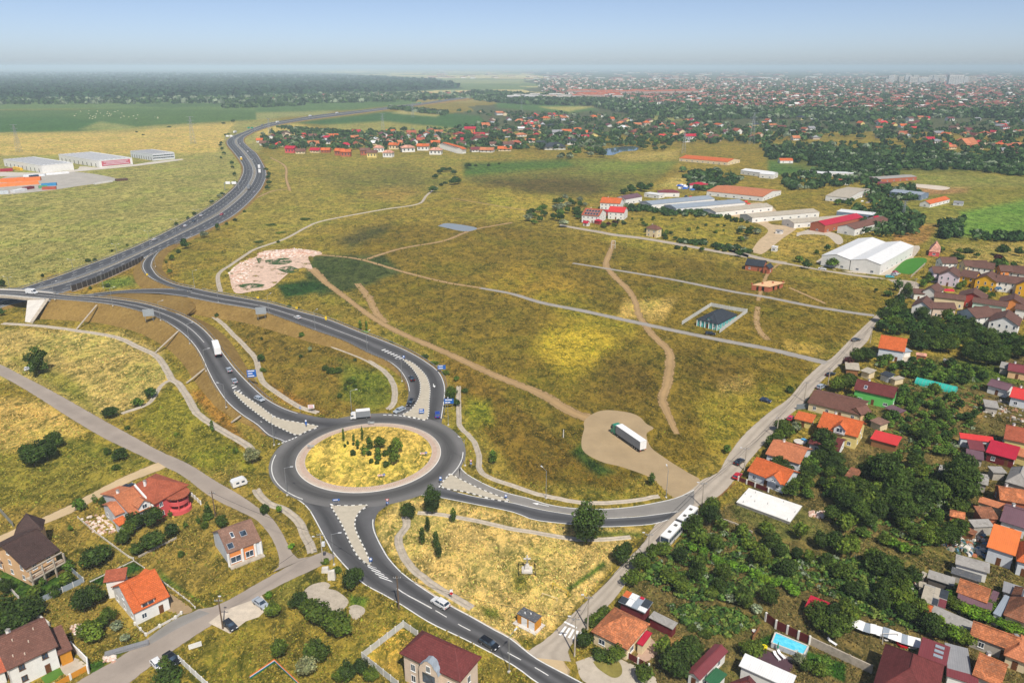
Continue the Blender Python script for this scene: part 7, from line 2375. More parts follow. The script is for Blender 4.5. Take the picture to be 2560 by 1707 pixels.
NB = nrm2(LB)
for nm,A_,B_,z0_,z1_,m_ in (('deck',LB + NB * 1.6,RB - NB * 1.6,-1.3,-.03,CONC),('walkway',RB - NB * .2,RB - NB * 1.5,-.03,.16,CONCW),('walkway',LB + NB * 1.5,LB + NB * .2,-.03,.16,CONCW)):
 n = len(A_)
 V = np.vstack([A_ + [0,0,z1_],B_ + [0,0,z1_],A_ + [0,0,z0_],B_ + [0,0,z0_]]) - o_
 F = []
 for i in range(n - 1):
  F += [(i,i + 1,n + i + 1,n + i),(2 * n + i,3 * n + i,3 * n + i + 1,2 * n + i + 1),(i,2 * n + i,2 * n + i + 1,i + 1),(n + i,n + i + 1,3 * n + i + 1,3 * n + i)]
 link(nm,np_mesh(nm,V,F,m_),br)

def railing(P,root,off,h=1.05,step=2.0,bars=2):
 n = len(P)
 s = np.r_[0,np.cumsum(np.linalg.norm(np.diff(P,axis=0),axis=1))]
 k = max(2,int(s[-1] / step))
 Q = np.stack([np.interp(np.linspace(0,s[-1],k),s,P[:,j]) for j in range(3)],1) - off
 for b in range(bars):
  m = MB()
  for a,c in zip(Q,Q[1:]):
   m.bar(Vector(a) + Vector((0,0,h - .08 - b * .4)),Vector(c) + Vector((0,0,h - .08 - b * .4)),.08,.08)
  m.build('rail',STEEL,root)
 m = MB()
 for a in Q:
  m.box(a[0] - .05,a[1] - .05,a[2],a[0] + .05,a[1] + .05,a[2] + h)
 tag(m.build('post_row',STEEL,root),kind='stuff')

railing(RB - NB * 1.4,br,o_)
railing(LB + NB * 1.4,br,o_)
# abutment and wing
e0,e1 = Vector(RB[-1]),Vector(LB[-1])
t_ = (Vector(RB[-1]) - Vector(RB[-3])).normalized()
acr = (e0 - e1).normalized()
P = [e0 + acr * 1.6 - t_ * 1.5,e0 + acr * 1.6 + t_ * 2,e1 - acr * 1.6 + t_ * 2,e1 - acr * 1.6 - t_ * 1.5]
MB().prism([((p.x - o_[0]),(p.y - o_[1])) for p in P],0,5.7).build('abutment',CONCW,br)
w0 = one('e 190,415',5.8); w1 = one('e 318,412',6.8); w2 = one('e 212,572',.05); w3 = one('e 172,565',.05); w4 = one('e 200,500',.05)
MB().add([Vector(v) - Vector(o_) for v in (w0,w1,w2,w3,w4)] + [Vector(v) - Vector(o_) + t_ * 1.2 for v in (w0,w1,w2,w3,w4)],
   [(0,1,2),(0,2,3),(5,7,6),(5,8,7),(1,6,7,2),(0,5,6,1),(3,2,7,8)]).build('wing_wall',CONCW,br)

# guard rails
def guard(P,label,sgn,off=.5,step=4.0):
 P = np.asarray(P)
 N = nrm2(P)
 Q = P + N * sgn * off
 s = np.r_[0,np.cumsum(np.linalg.norm(np.diff(Q,axis=0),axis=1))]
 k = max(3,int(s[-1] / step))
 Q = np.stack([np.interp(np.linspace(0,s[-1],k),s,Q[:,j]) for j in range(3)],1)
 o = empty('guard_rail',Q[0])
 q = Q - Q[0]
 N = nrm2(Q)
 prof = [(0,.45),(.05,.55),(0,.62),(.05,.70),(0,.78),(-.03,.78),(-.03,.45)]
 V = np.concatenate([(q + N * u + [0,0,z])[:,None] for u,z in prof],1).reshape(-1,3)
 m = len(prof)
 F = np.array([(i * m + j,(i + 1) * m + j,(i + 1) * m + (j + 1) % m,i * m + (j + 1) % m) for i in range(k - 1) for j in range(m)])
 link('beam',np_mesh('beam',V,F,STEEL),o)
 mb = MB()
 for a in q:
  mb.box(a[0] - .06,a[1] - .06,a[2] - .1,a[0] + .06,a[1] + .06,a[2] + .7)
 tag(mb.build('post_row',STEEL,o),kind='stuff')
 tag(o,label,'guard rail','guard rails')

cut = lambda P,a,b: P[int(len(P) * a):int(len(P) * b)]
guard(cut(L,.12,.86),'steel guard rail on the inner edge of the bridge ramp',1)
guard(cut(R,.12,.80),'steel guard rail on the outer edge of the bridge ramp',-1)
L,R,_ = ROADS[leg_n.name]
guard(cut(L,.18,.98),'steel guard rail on the inner edge of the north ramp',1 if nrm2(L)[5] @ (L[5] - R[5]) > 0 else -1)
guard(cut(R,.08,.98),'steel guard rail on the outer edge of the north ramp',-1 if nrm2(L)[5] @ (L[5] - R[5]) > 0 else 1)
L,R,_ = ROADS[slip_on.name]
sg = 1 if nrm2(L)[5] @ (L[5] - R[5]) > 0 else -1
guard(L,'steel guard rail on the left of the loop ramp',sg)
guard(R,'steel guard rail on the right of the loop ramp',-sg)
L1,R1,_ = ROADS[mway1.name]
L2,R2,_ = ROADS[mway2.name]
sg = 1 if nrm2(L1)[5] @ (L1[5] - R1[5]) > 0 else -1
guard(cut(L1,0,.62),'steel guard rail along the far edge of the motorway',sg,.6,6)
guard(cut(R1,0,.62),'far steel barrier on the motorway median',-sg,.5,6)
guard(cut(L2,0,.62),'near steel barrier on the motorway median',sg,.5,6)
# noise barrier: posts and panels
pr = proj(R2)
ii = [i for i in range(len(R2)) if 140 < pr[i][0] < 362 and pr[i][1] > 645]
PANEL = plain('barrier_panel',(74,66,62),.9,.15,.5)
nb = empty('noise_barrier',R2[ii[0]])
Q = R2[ii]
Q = np.stack([np.interp(np.linspace(0,1,20),np.linspace(0,1,len(Q)),Q[:,j]) for j in range(3)],1) + nrm2(np.stack([np.interp(np.linspace(0,1,20),np.linspace(0,1,len(Q)),Q[:,j]) for j in range(3)],1)) * -sg * 1.2
for a,b in zip(Q,Q[1:]):
 a,b = Vector(a - R2[ii[0]]),Vector(b - R2[ii[0]])
 MB().bar(a - Vector((0,0,1.0)),b - Vector((0,0,1.0)),.16,3.7).build('panel',PANEL,nb)
 MB().box(a.x - .14,a.y - .14,-1.0,a.x + .14,a.y + .14,2.85).build('post',CONCG,nb)
 MB().bar(a - Vector((0,0,1.0)),b - Vector((0,0,1.0)),.7,.35).build('plinth',CONCW,nb)
tag(nb,'dark panelled noise barrier with posts below the motorway','noise barrier')
# ---- lamps
LHEAD = plain('lamp_head',(214,216,218),.5,.06,3)
_LM = {}

def lamp(label,spec,H=9.0,head=0.0,z=0.0,arms=1,reach=1.8,conc=False,group='street lamps'):
 p = one(spec,z)
 o = empty('street_lamp',p,head)
 k = (H,arms,conc)
 if k not in _LM:
  m = CONCG if conc else STEEL
  pole = MB().tube((0,0,-.1),(0,0,H),.16 if conc else .1,.1 if conc else .06,8).mesh('pole',m)
  arm = MB().tube((0,0,H - .1),(reach,0,H + .35),.05,.04,6).mesh('arm',STEEL)
  hd = MB().loft([[(reach - .1,-.12,H + .3),(reach - .1,.12,H + .3),(reach - .1,.12,H + .42),(reach - .1,-.12,H + .42)],[(reach + .75,-.16,H + .36),(reach + .75,.16,H + .36),(reach + .75,.16,H + .5),(reach + .75,-.16,H + .5)]]).mesh('lamp_head',LHEAD)
  ba = MB().box(-.25,-.25,-.02,.25,.25,.35).mesh('base',CONCW)
  _LM[k] = (pole,arm,hd,ba)
 pole,arm,hd,ba = _LM[k]
 link('pole',pole,o)
 link('base',ba,o)
 for a in range(arms):
  x = link('arm',arm,o); x.rotation_euler = (0,0,math.pi * a)
  y = link('lamp_head',hd,o); y.rotation_euler = (0,0,math.pi * a)
 tag(o,label,'street lamp',group)

for sp_,hd_,z_,lb_ in (('q 352,932',0,0,'lamp post standing left of the roundabout ring'),('b 540,752',0,0,'lamp post at the junction of the side street'),('b 1750,1492',.9,0,'lamp post on the verge at the bottom of the south road'),
      ('c 235,292',2.2,0,'lamp post by the drain of the east road'),('c 1065,287',1.6,0,'lamp post beside the east road end of the drain'),('f 663,1203',.2,0,'lamp post above the box lorry at the roundabout'),
      ('f 410,622',1.0,3,'lamp post on the north ramp near the white hatchback'),('f 770,777',1.0,1.7,'lamp post at the hatched nose of the north ramp'),('f 1010,977',2.8,.3,'lamp post in the bend of the north ramp'),
      ('f 1330,1280',1.6,0,'lamp post right of the north ramp exit'),('e 1565,1157',2.9,1.5,'lamp post beside the wedge-shaped island'),('e 1425,907',.4,2.9,'lamp post beside the silver cars on the bridge ramp'),
      ('e 1312,717',.4,4,'lamp post beside the box lorry on the bridge ramp'),('e 1110,555',.4,5,'lamp post next to the billboard on the bridge ramp'),('e 780,457',.5,6.2,'lamp post above the first slope gutter'),('e 380,412',.4,7,'lamp post near the bridge abutment'),
      ('q 205,372',1.6,0,'thin lamp post at the west give-way line'),('f 1445,1560',2.5,0,'lamp post beside the yield sign of the east road'),('e 1075,185',0,3,'lamp post inside the loop ramp'),('e 715,330',1.2,0,'lamp post below the noise barrier'),('e 1345,325',0,4.4,'lamp post at the fork of the ramps'),('e 1510,432',1,4.6,'lamp post on the near edge of the fork'),('f 90,505',1,4,'lamp post beside the second billboard')):
 lamp(lb_,sp_,9.0,hd_,z_)
med = (R1 + L2) / 2
sm = np.r_[0,np.cumsum(np.linalg.norm(np.diff(med,axis=0),axis=1))]
for k in range(22):
 s = 60 + 40 * k
 p = Vector([np.interp(s,sm,med[:,j]) for j in range(3)])
 q = proj([tuple(p)])[0]
 if q[0] < -20 or s > sm[-1]:
  continue
 tg = Vector([np.interp(s + 2,sm,med[:,j]) for j in range(3)]) - p
 lamp('double-armed lamp post on the motorway median','s %f,%f' % tuple(q),11.0,math.atan2(tg.y,tg.x) + math.pi / 2,p.z,2,group='motorway lamp posts')
 bpy.data.objects[REG[-1].name]['_auto'] = 2
# ---- utility poles and wires
UP = {}
WOODP = plain('pole_wood',(112,92,74),.9,.2,2)
WIREM = plain('wire_black',(50,50,52),.6,.05,1)

def upole(label,spec,H=9.0,conc=True,lampd=None):
 p = one(spec,0)
 o = empty('utility_pole',p)
 m = CONC if conc else WOODP
 MB().tube((0,0,-.1),(0,0,H),.2,.12,8).build('pole',m,o)
 MB().box(-.9,-.06,H - .6,.9,.06,H - .45).build('cross_arm',STEEL,o)
 for x in (-.8,-.3,.3,.8):
  MB().cyl(x,0,H - .45,H - .2,.05,6).build('insulator',CONCW,o)
 if lampd is not None:
  a = Vector((math.cos(lampd),math.sin(lampd),0))
  MB().tube((0,0,H - 1.2),a * 1.6 + Vector((0,0,H - .7)),.04,.03,5).build('lamp_arm',STEEL,o)
  q = a * 1.7 + Vector((0,0,H - .72))
  MB().box(q.x - .3,q.y - .14,q.z,q.x + .3,q.y + .14,q.z + .14).build('lamp_head',LHEAD,o)
 tag(o,label,'utility pole','utility poles')
 return p,H

ST = [upole('concrete pole with lamp beside the zebra crossing','c 432,1382',10,True,2.4),upole('thick concrete pole on the street corner above the cottage hedge','c 522,1197',9,True,2.4),upole('concrete pole in front of the orchard by the street','c 938,718',8,True,2.4),upole('pole at the rear of the white bus','c 1312,350',8,True,2.6),
  upole('pole beside the orange-gabled house','c 1605,98',8,True,2.6),upole('pole at the street above the pale orange house','h 55,1368',8),upole('thin pole at the grey sheet fence','h 250,1115',8),upole('pole between the two parked cars of the street','h 412,1012',8),upole('pole below the purple-leaved tree','h 575,808',8),upole('pole left of the orange-roofed street house','h 705,712',8),upole('pole at the bend near the row houses','h 1008,362',8)]
SL = [upole('pole with transformer at the mouth of the side street','b 465,745',9,True,3.4),upole('wooden pole on the verge of the south road','b 988,1055',9,False),upole('wooden pole between pink house and caravan','a 1490,418',8,False),upole('lamp pole beside the black hatchback','a 1542,1192',8,False,1.8)]

def wire(a,b,dz=0.0,sag=.8,off=(0,0)):
 (p,hp),(q,hq) = a,b
 A = Vector((p.x + off[0],p.y + off[1],hp - .3 + dz)); B = Vector((q.x + off[0],q.y + off[1],hq - .3 + dz))
 m = MB()
 k = 8
 pr_ = None
 for i in range(k + 1):
  t = i / k
  c = A * (1 - t) + B * t - Vector((0,0,sag * 4 * t * (1 - t)))
  if pr_ is not None:
   m.tube(pr_,c,.035,n=4)
  pr_ = c
 o = m.build('overhead_wire',WIREM)
 tag(o,'thin black overhead wire strung between street poles','wire','overhead wires')
 o['_auto'] = 2

for a,b in zip(ST,ST[1:]):
 for dx in (-.8,.3):
  wire(a,b,0,.7,(dx,0))
wire(ST[0],SL[1],0,1.0); wire(SL[1],SL[0],0,1.0); wire(SL[0],SL[3],0,.9); wire(SL[2],SL[0],0,.9)
MB().box(SL[0][0].x + .2,SL[0][0].y - .4,5.4,SL[0][0].x + .9,SL[0][0].y + .4,6.4).build('transformer',LHEAD,bpy.data.objects['utility_pole.011'],None).matrix_parent_inverse = bpy.data.objects['utility_pole.011'].matrix_basis.inverted()
for sp_,lb_,z1 in (('b 525,850','tall white concrete block lying by the side street',2.6),('b 480,800','grey broken concrete box by the side street',1.4)):
 p = one(sp_,0)
 o = MB().loft([[(-.9,-.5,0),(.9,-.5,0),(.9,.6,0),(-.9,.6,0)],[(-.7,-.4,z1),(.8,-.3,z1 * .95),(.7,.5,z1),(-.8,.4,z1 * .9)]]).build('concrete_block',CONCW,None,p)
 tag(o,lb_,'concrete block')

# ---- lattice pylons
def pylon(label,spec,H,red=False,arms=3):
 p = one(spec,0)
 o = empty('lattice_pylon',p)
 w = H * .085
 m = MB()
 r = .06 + H * .0016
 for sx in (-1,1):
  for sy in (-1,1):
   m.tube((sx * w,sy * w,0),(sx * w * .18,sy * w * .18,H),r,r * .6,4)
 m.build('mast',STEEL if not red else WM['red'],o)
 m = MB()
 k = 7
 for i in range(k):
  f0,f1 = i / k,(i + 1) / k
  a,b = w * (1 - .82 * f0),w * (1 - .82 * f1)
  for (x0,y0),(x1,y1) in (((-1,-1),(1,-1)),((1,-1),(1,1)),((1,1),(-1,1)),((-1,1),(-1,-1))):
   m.tube((x0 * a,y0 * a,H * f0),(x1 * b,y1 * b,H * f1),r * .6,n=4)
   m.tube((x1 * a,y1 * a,H * f0),(x0 * b,y0 * b,H * f1),r * .6,n=4)
 m.build('bracing',STEEL,o)
 for i in range(arms):
  z = H * (.98 - .13 * i)
  MB().bar((-H * .14,0,z),(H * .14,0,z),.35,.35).build('cross_arm',STEEL,o)
 tag(o,label,'pylon','lattice pylons')

for sp_,H_,lb_ in (('i 132,690',38,'pale lattice pylon in the stubble field at the left edge'),('i 1337,636',42,'lattice pylon right of the office hall'),('j 97,582',30,'lattice pylon at the inner side of the motorway bend'),('j 1085,456',34,'thin lattice pylon in the far green crop'),('j 880,558',34,'thin lattice pylon before the crop field'),('k 1655,640',48,'tall lattice mast beyond the orange-roofed barn'),('k 1186,702',30,'lattice mast left of the long orange-roofed barn'),('k 66,420',34,'far lattice pylon over the village roofs'),('l 930,1150',14,'small lattice pole behind the factory trees')):
 pylon(lb_,sp_,H_)
o = empty('metal_trough',one('a 880,1335',0),.45); tag(o,'grey metal sheet trough lying on the grass by the side street','metal trough')
MB().loft([[(-4.2,-.7,.1),(4.2,-.7,.1),(4.2,-.75,.7),(-4.2,-.75,.7)],[(-4.2,.7,.1),(4.2,.7,.1),(4.2,.75,.5),(-4.2,.75,.5)]]).build('body',RM['grey'],o)
MB().bar((-4.3,-.8,.7),(4.3,-.8,.7),.12,.12).build('rim',STEEL,o)
o = empty('site_board',one('a 1352,1325',0),.5); tag(o,'small white board standing in the weeds above the parked cars','board')
MB().box(-1.3,-.06,.1,1.3,.06,1.3).build('panel',WM['white'],o)
for x in (-1.1,1.1):
 MB().box(x - .06,.06,0,x + .06,.16,1.2).build('post',WM['wood'],o)
# two small trestle poles in the gold field
for sp_,lb_ in (('g 700,60','pale portal pole where the dirt track leaves the road'),('g 355,1365','white concrete pole stump beside the lorry stand')):
 p = one(sp_,0)
 o = empty('portal_pole',p)
 for x in ((-1.2,1.2) if '700' in sp_ else (0,)):
  MB().tube((x,0,0),(x,0,5.5 if '700' in sp_ else 3.0),.18,.14,6).build('post',CONCW,o)
 if '700' in sp_:
  for z in (5.2,2.5):
   MB().bar((-1.2,0,z),(1.2,0,z),.14,.2).build('beam',CONCW,o)
 tag(o,lb_,'pole')

# ---- signs
SBLUE = plain('sign_blue',(34,96,176),.5,.05,2)
SWHITE = plain('sign_white',(240,240,240),.5,.03,2)
SRED = plain('sign_red',(206,30,36),.5,.04,2)
SGREEN = plain('sign_green',(20,140,110),.5,.04,2)
SYEL = plain('sign_yellow',(244,206,40),.5,.04,2)
SGREY = plain('sign_back',(160,168,174),.5,.06,2)

def facing(p):
 """turn about z so that local -Y looks back down the road to the south"""
 return math.atan2(p.x,p.y) * -.5

def sign_root(label,spec,z,name='road_sign',cat='road sign',turn=None):
 p = one(spec,z)
 o = empty(name,p,facing(p) if turn is None else turn)
 tag(o,label,cat,'road signs')
 return o

def post(o,x,h,r=.05):
 MB().cyl(x,0,-.05,h,r,6).build('post',STEEL,o)

def panel(o,x,z,w,h,m,name='panel',y=-.06):
 return MB().box(x - w / 2,y - .03,z,x + w / 2,y,z + h).build(name,m,o)

def disc(o,x,z,r,m,mark=True):
 MB().tube((x,-.1,z),(x,-.06,z),r,n=18).build('disc',m,o)
 if mark:
  MB().add([(x - r * .6,-.105,z + r * .15),(x - r * .05,-.105,z + r * .15),(x - r * .05,-.105,z + r * .5),(x + r * .6,-.105,z - r * .05),(x - r * .05,-.105,z - r * .6),(x - r * .05,-.105,z - r * .2),(x - r * .6,-.105,z - r * .2)],
     [(0,1,2,3,4,5,6)]).build('arrow',SWHITE,o)

def yield_tri(o,z,s=.55):
 for k,(m,q,y) in enumerate(((SRED,1,-.09),(SWHITE,.62,-.10))):
  c = z + s * .1
  MB().add([(-s * q,y,c + s * .5 * q),(s * q,y,c + s * .5 * q),(0,y,c - s * .95 * q)],[(0,2,1)]).build('triangle' if k == 0 else 'triangle_centre',m,o)

def text_lines(o,x,z,w,h,rows,m=SWHITE):
 for i in range(rows):
  zz = z + h * (i + .35) / rows
  MB().box(x - w * .4,-.105,zz,x + w * rnd.uniform(.1,.4),-.095,zz + h / rows * .35).build('lettering',m,o)

def chev(spec,lab):
 p = one(spec,0)
 o = sign_root(lab,spec,ISLE_Z(p.x,p.y))
 post(o,-.6,1.1); post(o,.6,1.1)
 panel(o,0,.7,1.8,.5,SWHITE)
 for k in range(4):
  x = -.75 + .42 * k
  MB().add([(x,-.1,.72),(x + .2,-.1,.72),(x + .38,-.1,.95),(x + .2,-.1,1.18),(x,-.1,1.18),(x + .18,-.1,.95)],[(0,1,2,5),(5,2,3,4)]).build('chevron',SRED,o)
 post(o,.95,1.5)
 disc(o,.95,1.1,.42,SBLUE)

chev('q 1400,735','red and white chevron board with blue arrow disc at the south side of the island')
chev('q 1872,488','red and white chevron board with blue arrow disc at the east side of the island')
for sp_,lb_ in (('q 1296,142','back of the chevron board at the north side of the island'),('q 622,408','back of the chevron board at the west side of the island')):
 p = one(sp_,0)
 o = sign_root(lb_,sp_,ISLE_Z(p.x,p.y))
 post(o,-.6,1.1); post(o,.6,1.1); panel(o,0,.7,1.9,.6,SGREY); post(o,-.9,1.5); panel(o,-.9,.8,.7,.7,SGREY)
for sp_,z_,lb_ in (('q 1475,1066',0,'red yield triangle above a blue disc at the south road'),('b 1487,80',0,'red yield triangle above a blue disc at the east road'),('q 500,15',.3,'small blue disc pole left of the box lorry')):
 o = sign_root(lb_,sp_,z_)
 post(o,0,3.0)
 if 'yield' in lb_:
  yield_tri(o,2.5)
  disc(o,0,1.6,.36,SBLUE)
 else:
  disc(o,0,2.2,.4,SBLUE)
for sp_,z_,w_,h_,zb_,m_,rows_,lb_ in (('e 1748,990',1.9,3.4,3.0,2.6,SBLUE,3,'large blue direction sign beside the silver cars'),('f 1285,915',.8,3.2,1.8,1.4,SBLUE,2,'blue direction sign at the outer bend of the north ramp'),('f 1335,1165',0,3.4,2.0,2.0,SBLUE,2,'blue and white lane sign right of the north ramp'),
          ('f 1146,1205',.2,1.8,1.6,.6,SBLUE,2,'blue and white arrow sign on the north traffic island'),('q 905,1066',.2,1.9,.6,2.2,SBLUE,1,'blue arrow sign on two posts at the south traffic island'),('q 565,172',.2,.5,2.0,1.0,SBLUE,0,'slim blue sign on the wedge-shaped island'),
          ('q 2068,802',.2,.7,1.3,1.2,SBLUE,0,'slim blue sign on the east traffic island'),('b 795,742',.2,.8,1.0,.8,SBLUE,0,'small blue keep-right sign at the tail of the south island'),('b 1728,300',.2,.7,1.0,.8,SBLUE,0,'small blue keep-right sign at the tail of the east island'),
          ('f 1022,826',1.0,.9,1.0,.8,SBLUE,0,'small blue keep-right sign at the tip of the north island'),('f 385,1190',0,2.2,1.4,1.6,SWHITE,2,'white sign with red lettering by the inner drain'),('b 1352,990',0,.7,1.5,1.4,SWHITE,0,'round red-edged sign beside the south road drain'),
          ('e 975,225',0,1.0,1.0,1.2,SYEL,0,'yellow square sign left of the loop ramp'),('e 1020,258',3,1.0,1.0,1.2,SYEL,0,'yellow square sign in the loop bend'),('f 15,420',4.6,1.0,1.0,1.2,SYEL,0,'yellow square sign on the north ramp left of the billboard'),('f 283,492',4.1,1.0,1.0,1.2,SYEL,0,'yellow square sign on the north ramp right of the billboard'),('f 485,560',3.6,.9,1.8,.6,SYEL,0,'yellow board at the guard rail of the north ramp')):
 o = sign_root(lb_,sp_,z_)
 if w_ > 1.5:
  post(o,-w_ * .35,zb_ + h_); post(o,w_ * .35,zb_ + h_)
 else:
  post(o,0,zb_ + h_)
 panel(o,0,zb_,w_,h_,m_)
 if rows_:
  text_lines(o,0,zb_,w_,h_,rows_,SRED if m_ is SWHITE else SWHITE)
 elif m_ is SBLUE:
  disc(o,0,zb_ + h_ - .4,.3,SWHITE,False)
 elif m_ is SWHITE:
  disc(o,0,zb_ + .4,.38,SRED,False); yield_tri(o,zb_ + 1.2,.4)
 else:
  MB().box(-.12,-.105,zb_ + .35,.12,-.095,zb_ + .65).build('symbol',BLACKP,o)
for sp_,z_,lb_ in (('e 1035,560',4.6,'grey back of a large sign board on the bridge ramp slope'),('f 40,545',3.0,'grey back of a large sign board on the north ramp slope')):
 o = sign_root(lb_,sp_,z_,'sign_board','sign board')
 post(o,-1.6,5.6,.12); post(o,1.6,5.6,.12)
 panel(o,0,2.4,4.8,3.4,SGREY)
 for zz in (2.9,4.1,5.2):
  panel(o,0,zz,4.8,.12,STEEL,'rib',-.1)
for sp_,lb_ in (('i 1605,955','white sign gantry reaching over the motorway edge'),('i 1735,552','green sign gantry at the top of the motorway bend'),('i 1590,612','slim sign gantry over the upper motorway bend'),('j 1130,368','green gantry sign on the far motorway')):
 p = one(sp_,1.0)
 o = empty('sign_gantry',p)
 for x in (-7,7):
  MB().box(x - .2,-.2,0,x + .2,.2,7.5).build('leg',STEEL,o)
 MB().box(-7,-.25,6.6,7,.25,7.2).build('beam',STEEL,o)
 g = 'green' in lb_
 MB().box(-5.5,-.4,5.8,-1,-.27,8.4).build('panel',SGREEN if g else SWHITE,o)
 MB().box(.5,-.4,5.8,5,-.27,8.4).build('panel',SGREEN if g else SWHITE,o)
 tag(o,lb_,'gantry','sign gantries')
# ---- statue, goals, pool and other small things
o = empty('monument',one('c 104,790',0)); tag(o,'white stone cross monument inside a small dark railing on the dry green','monument')
for k,(r,z0,z1) in enumerate(((1.3,0,.3),(.95,.3,.6),(.55,.6,1.4),(.35,1.4,1.9))):
 MB().box(-r,-r,z0,r,r,z1).build('step' if k < 2 else 'plinth',CONCW,o)
MB().box(-.16,-.14,1.9,.16,.14,4.4).build('cross_shaft',CONCW,o)
MB().box(-.85,-.13,3.3,.85,.13,3.62).build('cross_arm',CONCW,o)
MB().loft([[(-.14,-.22,2.3),(.14,-.22,2.3),(.1,-.15,2.3),(-.1,-.15,2.3)],[(-.22,-.3,3.3),(.22,-.3,3.3),(.18,-.15,3.3),(-.18,-.15,3.3)],[(-.12,-.3,3.75),(.12,-.3,3.75),(.1,-.15,3.75),(-.1,-.15,3.75)]]).build('figure',CONCG,o)
for a,b in zip(((-2,-2),(2,-2),(2,2),(-2,2)),((2,-2),(2,2),(-2,2),(-2,-2))):
 for z in (.5,.9):
  MB().bar((a[0],a[1],z),(b[0],b[1],z),.06,.06).build('rail',BLACKP,o)
 MB().box(a[0] - .08,a[1] - .08,0,a[0] + .08,a[1] + .08,1.05).build('railing_post',BLACKP,o)
GOALY = plain('goal_yellow',(226,190,60),.6,.08,2)
for sp_,m_,lb_ in (('c 278,912 c 385,972',GOALY,'bright yellow football goal frame on the dry green'),('c 208,970 c 310,1005',WM['cream'],'pale leaning football goal frame on the dry green')):
 a,b = pts(sp_,0)
 o = empty('football_goal',a)
 d = b - a
 h = 1.6 if m_ is GOALY else 1.0
 for q in (Vector(),d):
  MB().tube(q,q + Vector((0,0,h)),.07,n=6).build('upright',m_,o)
 MB().tube(Vector((0,0,h)),d + Vector((0,0,h)),.07,n=6).build('crossbar',m_,o)
 n_ = Vector((-d.y,d.x,0)).normalized() * .9
 for q in (Vector(),d):
  MB().tube(q + Vector((0,0,h)),q + n_,.05,n=5).build('back_stay',m_,o)
 tag(o,lb_,'football goal')
# pool
P = pts('m 455,1050 505,920 925,1095 865,1205',1.15)
p0 = Vector((P[0].x,P[0].y,0))
o = empty('swimming_pool',p0); tag(o,'rectangular above-ground swimming pool with turquoise water','pool')
_pw = NT('pool_water'); _pw.col(_pw.mix(_pw.ramp(_pw.noise(1.5,2,.5,_pw.geo()),.3,.7),srgb(70,196,224),srgb(120,220,238)))
q = [p - p0 for p in P]; c = sum(q,Vector()) / 4
MB().add([c + (p - c) * .96 - Vector((0,0,.1)) for p in q],[(0,3,2,1)]).build('water',_pw.set(.08,0,.5),o)
POOLW = plain('pool_liner',(190,196,204),.6,.1,2)
for i in range(4):
 a,b = q[i],q[(i + 1) % 4]
 g = lambda v: Vector((v.x,v.y,0))
 MB().bar(g(a),g(b),.2,1.15).build('pool_wall',POOLW,o)
 MB().bar(g(a) + Vector((0,0,1.15)),g(b) + Vector((0,0,1.15)),.3,.08).build('rim',CONCW,o)
 k = max(2,int((b - a).length / 1.2))
 for j in range(k + 1):
  s_ = g(a) + (g(b) - g(a)) * (j / k)
  out = (s_ - g(c)).normalized() * .3
  MB().tube(s_ + Vector((0,0,1.1)),s_ + out,.04,n=5).build('brace',STEEL,o)
keep_out(P,1)
lad = empty('pool_ladder',one('m 770,1225',0)); tag(lad,'small white ladder leaning on the pool wall','ladder')
for x in (-.25,.25):
 MB().tube((x,0,0),(x,.4,1.5),.04,n=6).build('rail',CONCW,lad)
for z in (.3,.6,.9,1.2):
 MB().bar((-.25,.1 + z * .2,z),(.25,.1 + z * .2,z),.1,.05).build('rung',CONCW,lad)
o = empty('parasol',one('m 525,1165',0)); tag(o,'closed green parasol beside the pool','parasol')
MB().cyl(0,0,0,2.6,.04,6).build('pole',STEEL,o)
MB().tube((0,0,1.1),(0,0,2.5),.22,.05,8).build('folded_canopy',SGREEN,o)
for k,(sp_,m_,lb_) in enumerate((('m 490,1265 470,1215',SYEL if False else LEAFL,''),('m 545,1270 500,1215',SWHITE,'left white sun lounger on the purple terrace'),('m 605,1250 560,1205',SWHITE,'right white sun lounger on the purple terrace'),('m 1260,1080 1200,1040',SWHITE,'white sun lounger on the orchard grass'))):
 if not lb_:
  continue
 a,b = pts(sp_,.05)
 o = empty('sun_lounger',a,math.atan2((b - a).y,(b - a).x))
 MB().box(-.4,-.3,.28,1.2,.3,.38).build('bed',m_,o)
 MB().loft([[(1.2,-.3,.28),(1.2,.3,.28),(1.2,.3,.36),(1.2,-.3,.36)],[(1.8,-.3,.7),(1.8,.3,.7),(1.8,.3,.78),(1.8,-.3,.78)]]).build('backrest',m_,o)
 for x in (-.3,1.1):
  for y in (-.25,.25):
   MB().cyl(x,y,0,.28,.04,6).build('leg',m_,o)
 tag(o,lb_,'sun lounger','sun loungers')
# long tarpaulin tunnel and red pavilion in the orchard
P = pts('m 880,585 950,465 1228,575 1165,655',2.6)
p0 = Vector((P[0].x,P[0].y,0))
o = empty('pavilion',p0); tag(o,'garden pavilion with bright crimson roof in the orchard','pavilion')
q = [p - p0 for p in P]
link('roof',roof_mesh([[q[0],q[3],q[2] + Vector((0,0,.5)),q[1] + Vector((0,0,.5))]],RM['crimson']),o)
for p in q:
 MB().cyl(p.x * .96,p.y * .96,0,2.5,.08,6).build('post',WM['wood'],o)
MB().bar(Vector((q[1].x,q[1].y,0)),Vector((q[2].x,q[2].y,0)),.1,2.6).build('back_wall',WM['maroon'],o)
P = pts('m 1215,640 1420,740 1640,850 1839,900 n 250,985 520,1060',1.6)
o = empty('plastic_cover',Vector((P[0].x,P[0].y,0))); tag(o,'long strip of white plastic sheeting over the garden bed','plastic cover')
p0 = Vector(o.location)
Q = smooth(P,16)
N = nrm2(Q)
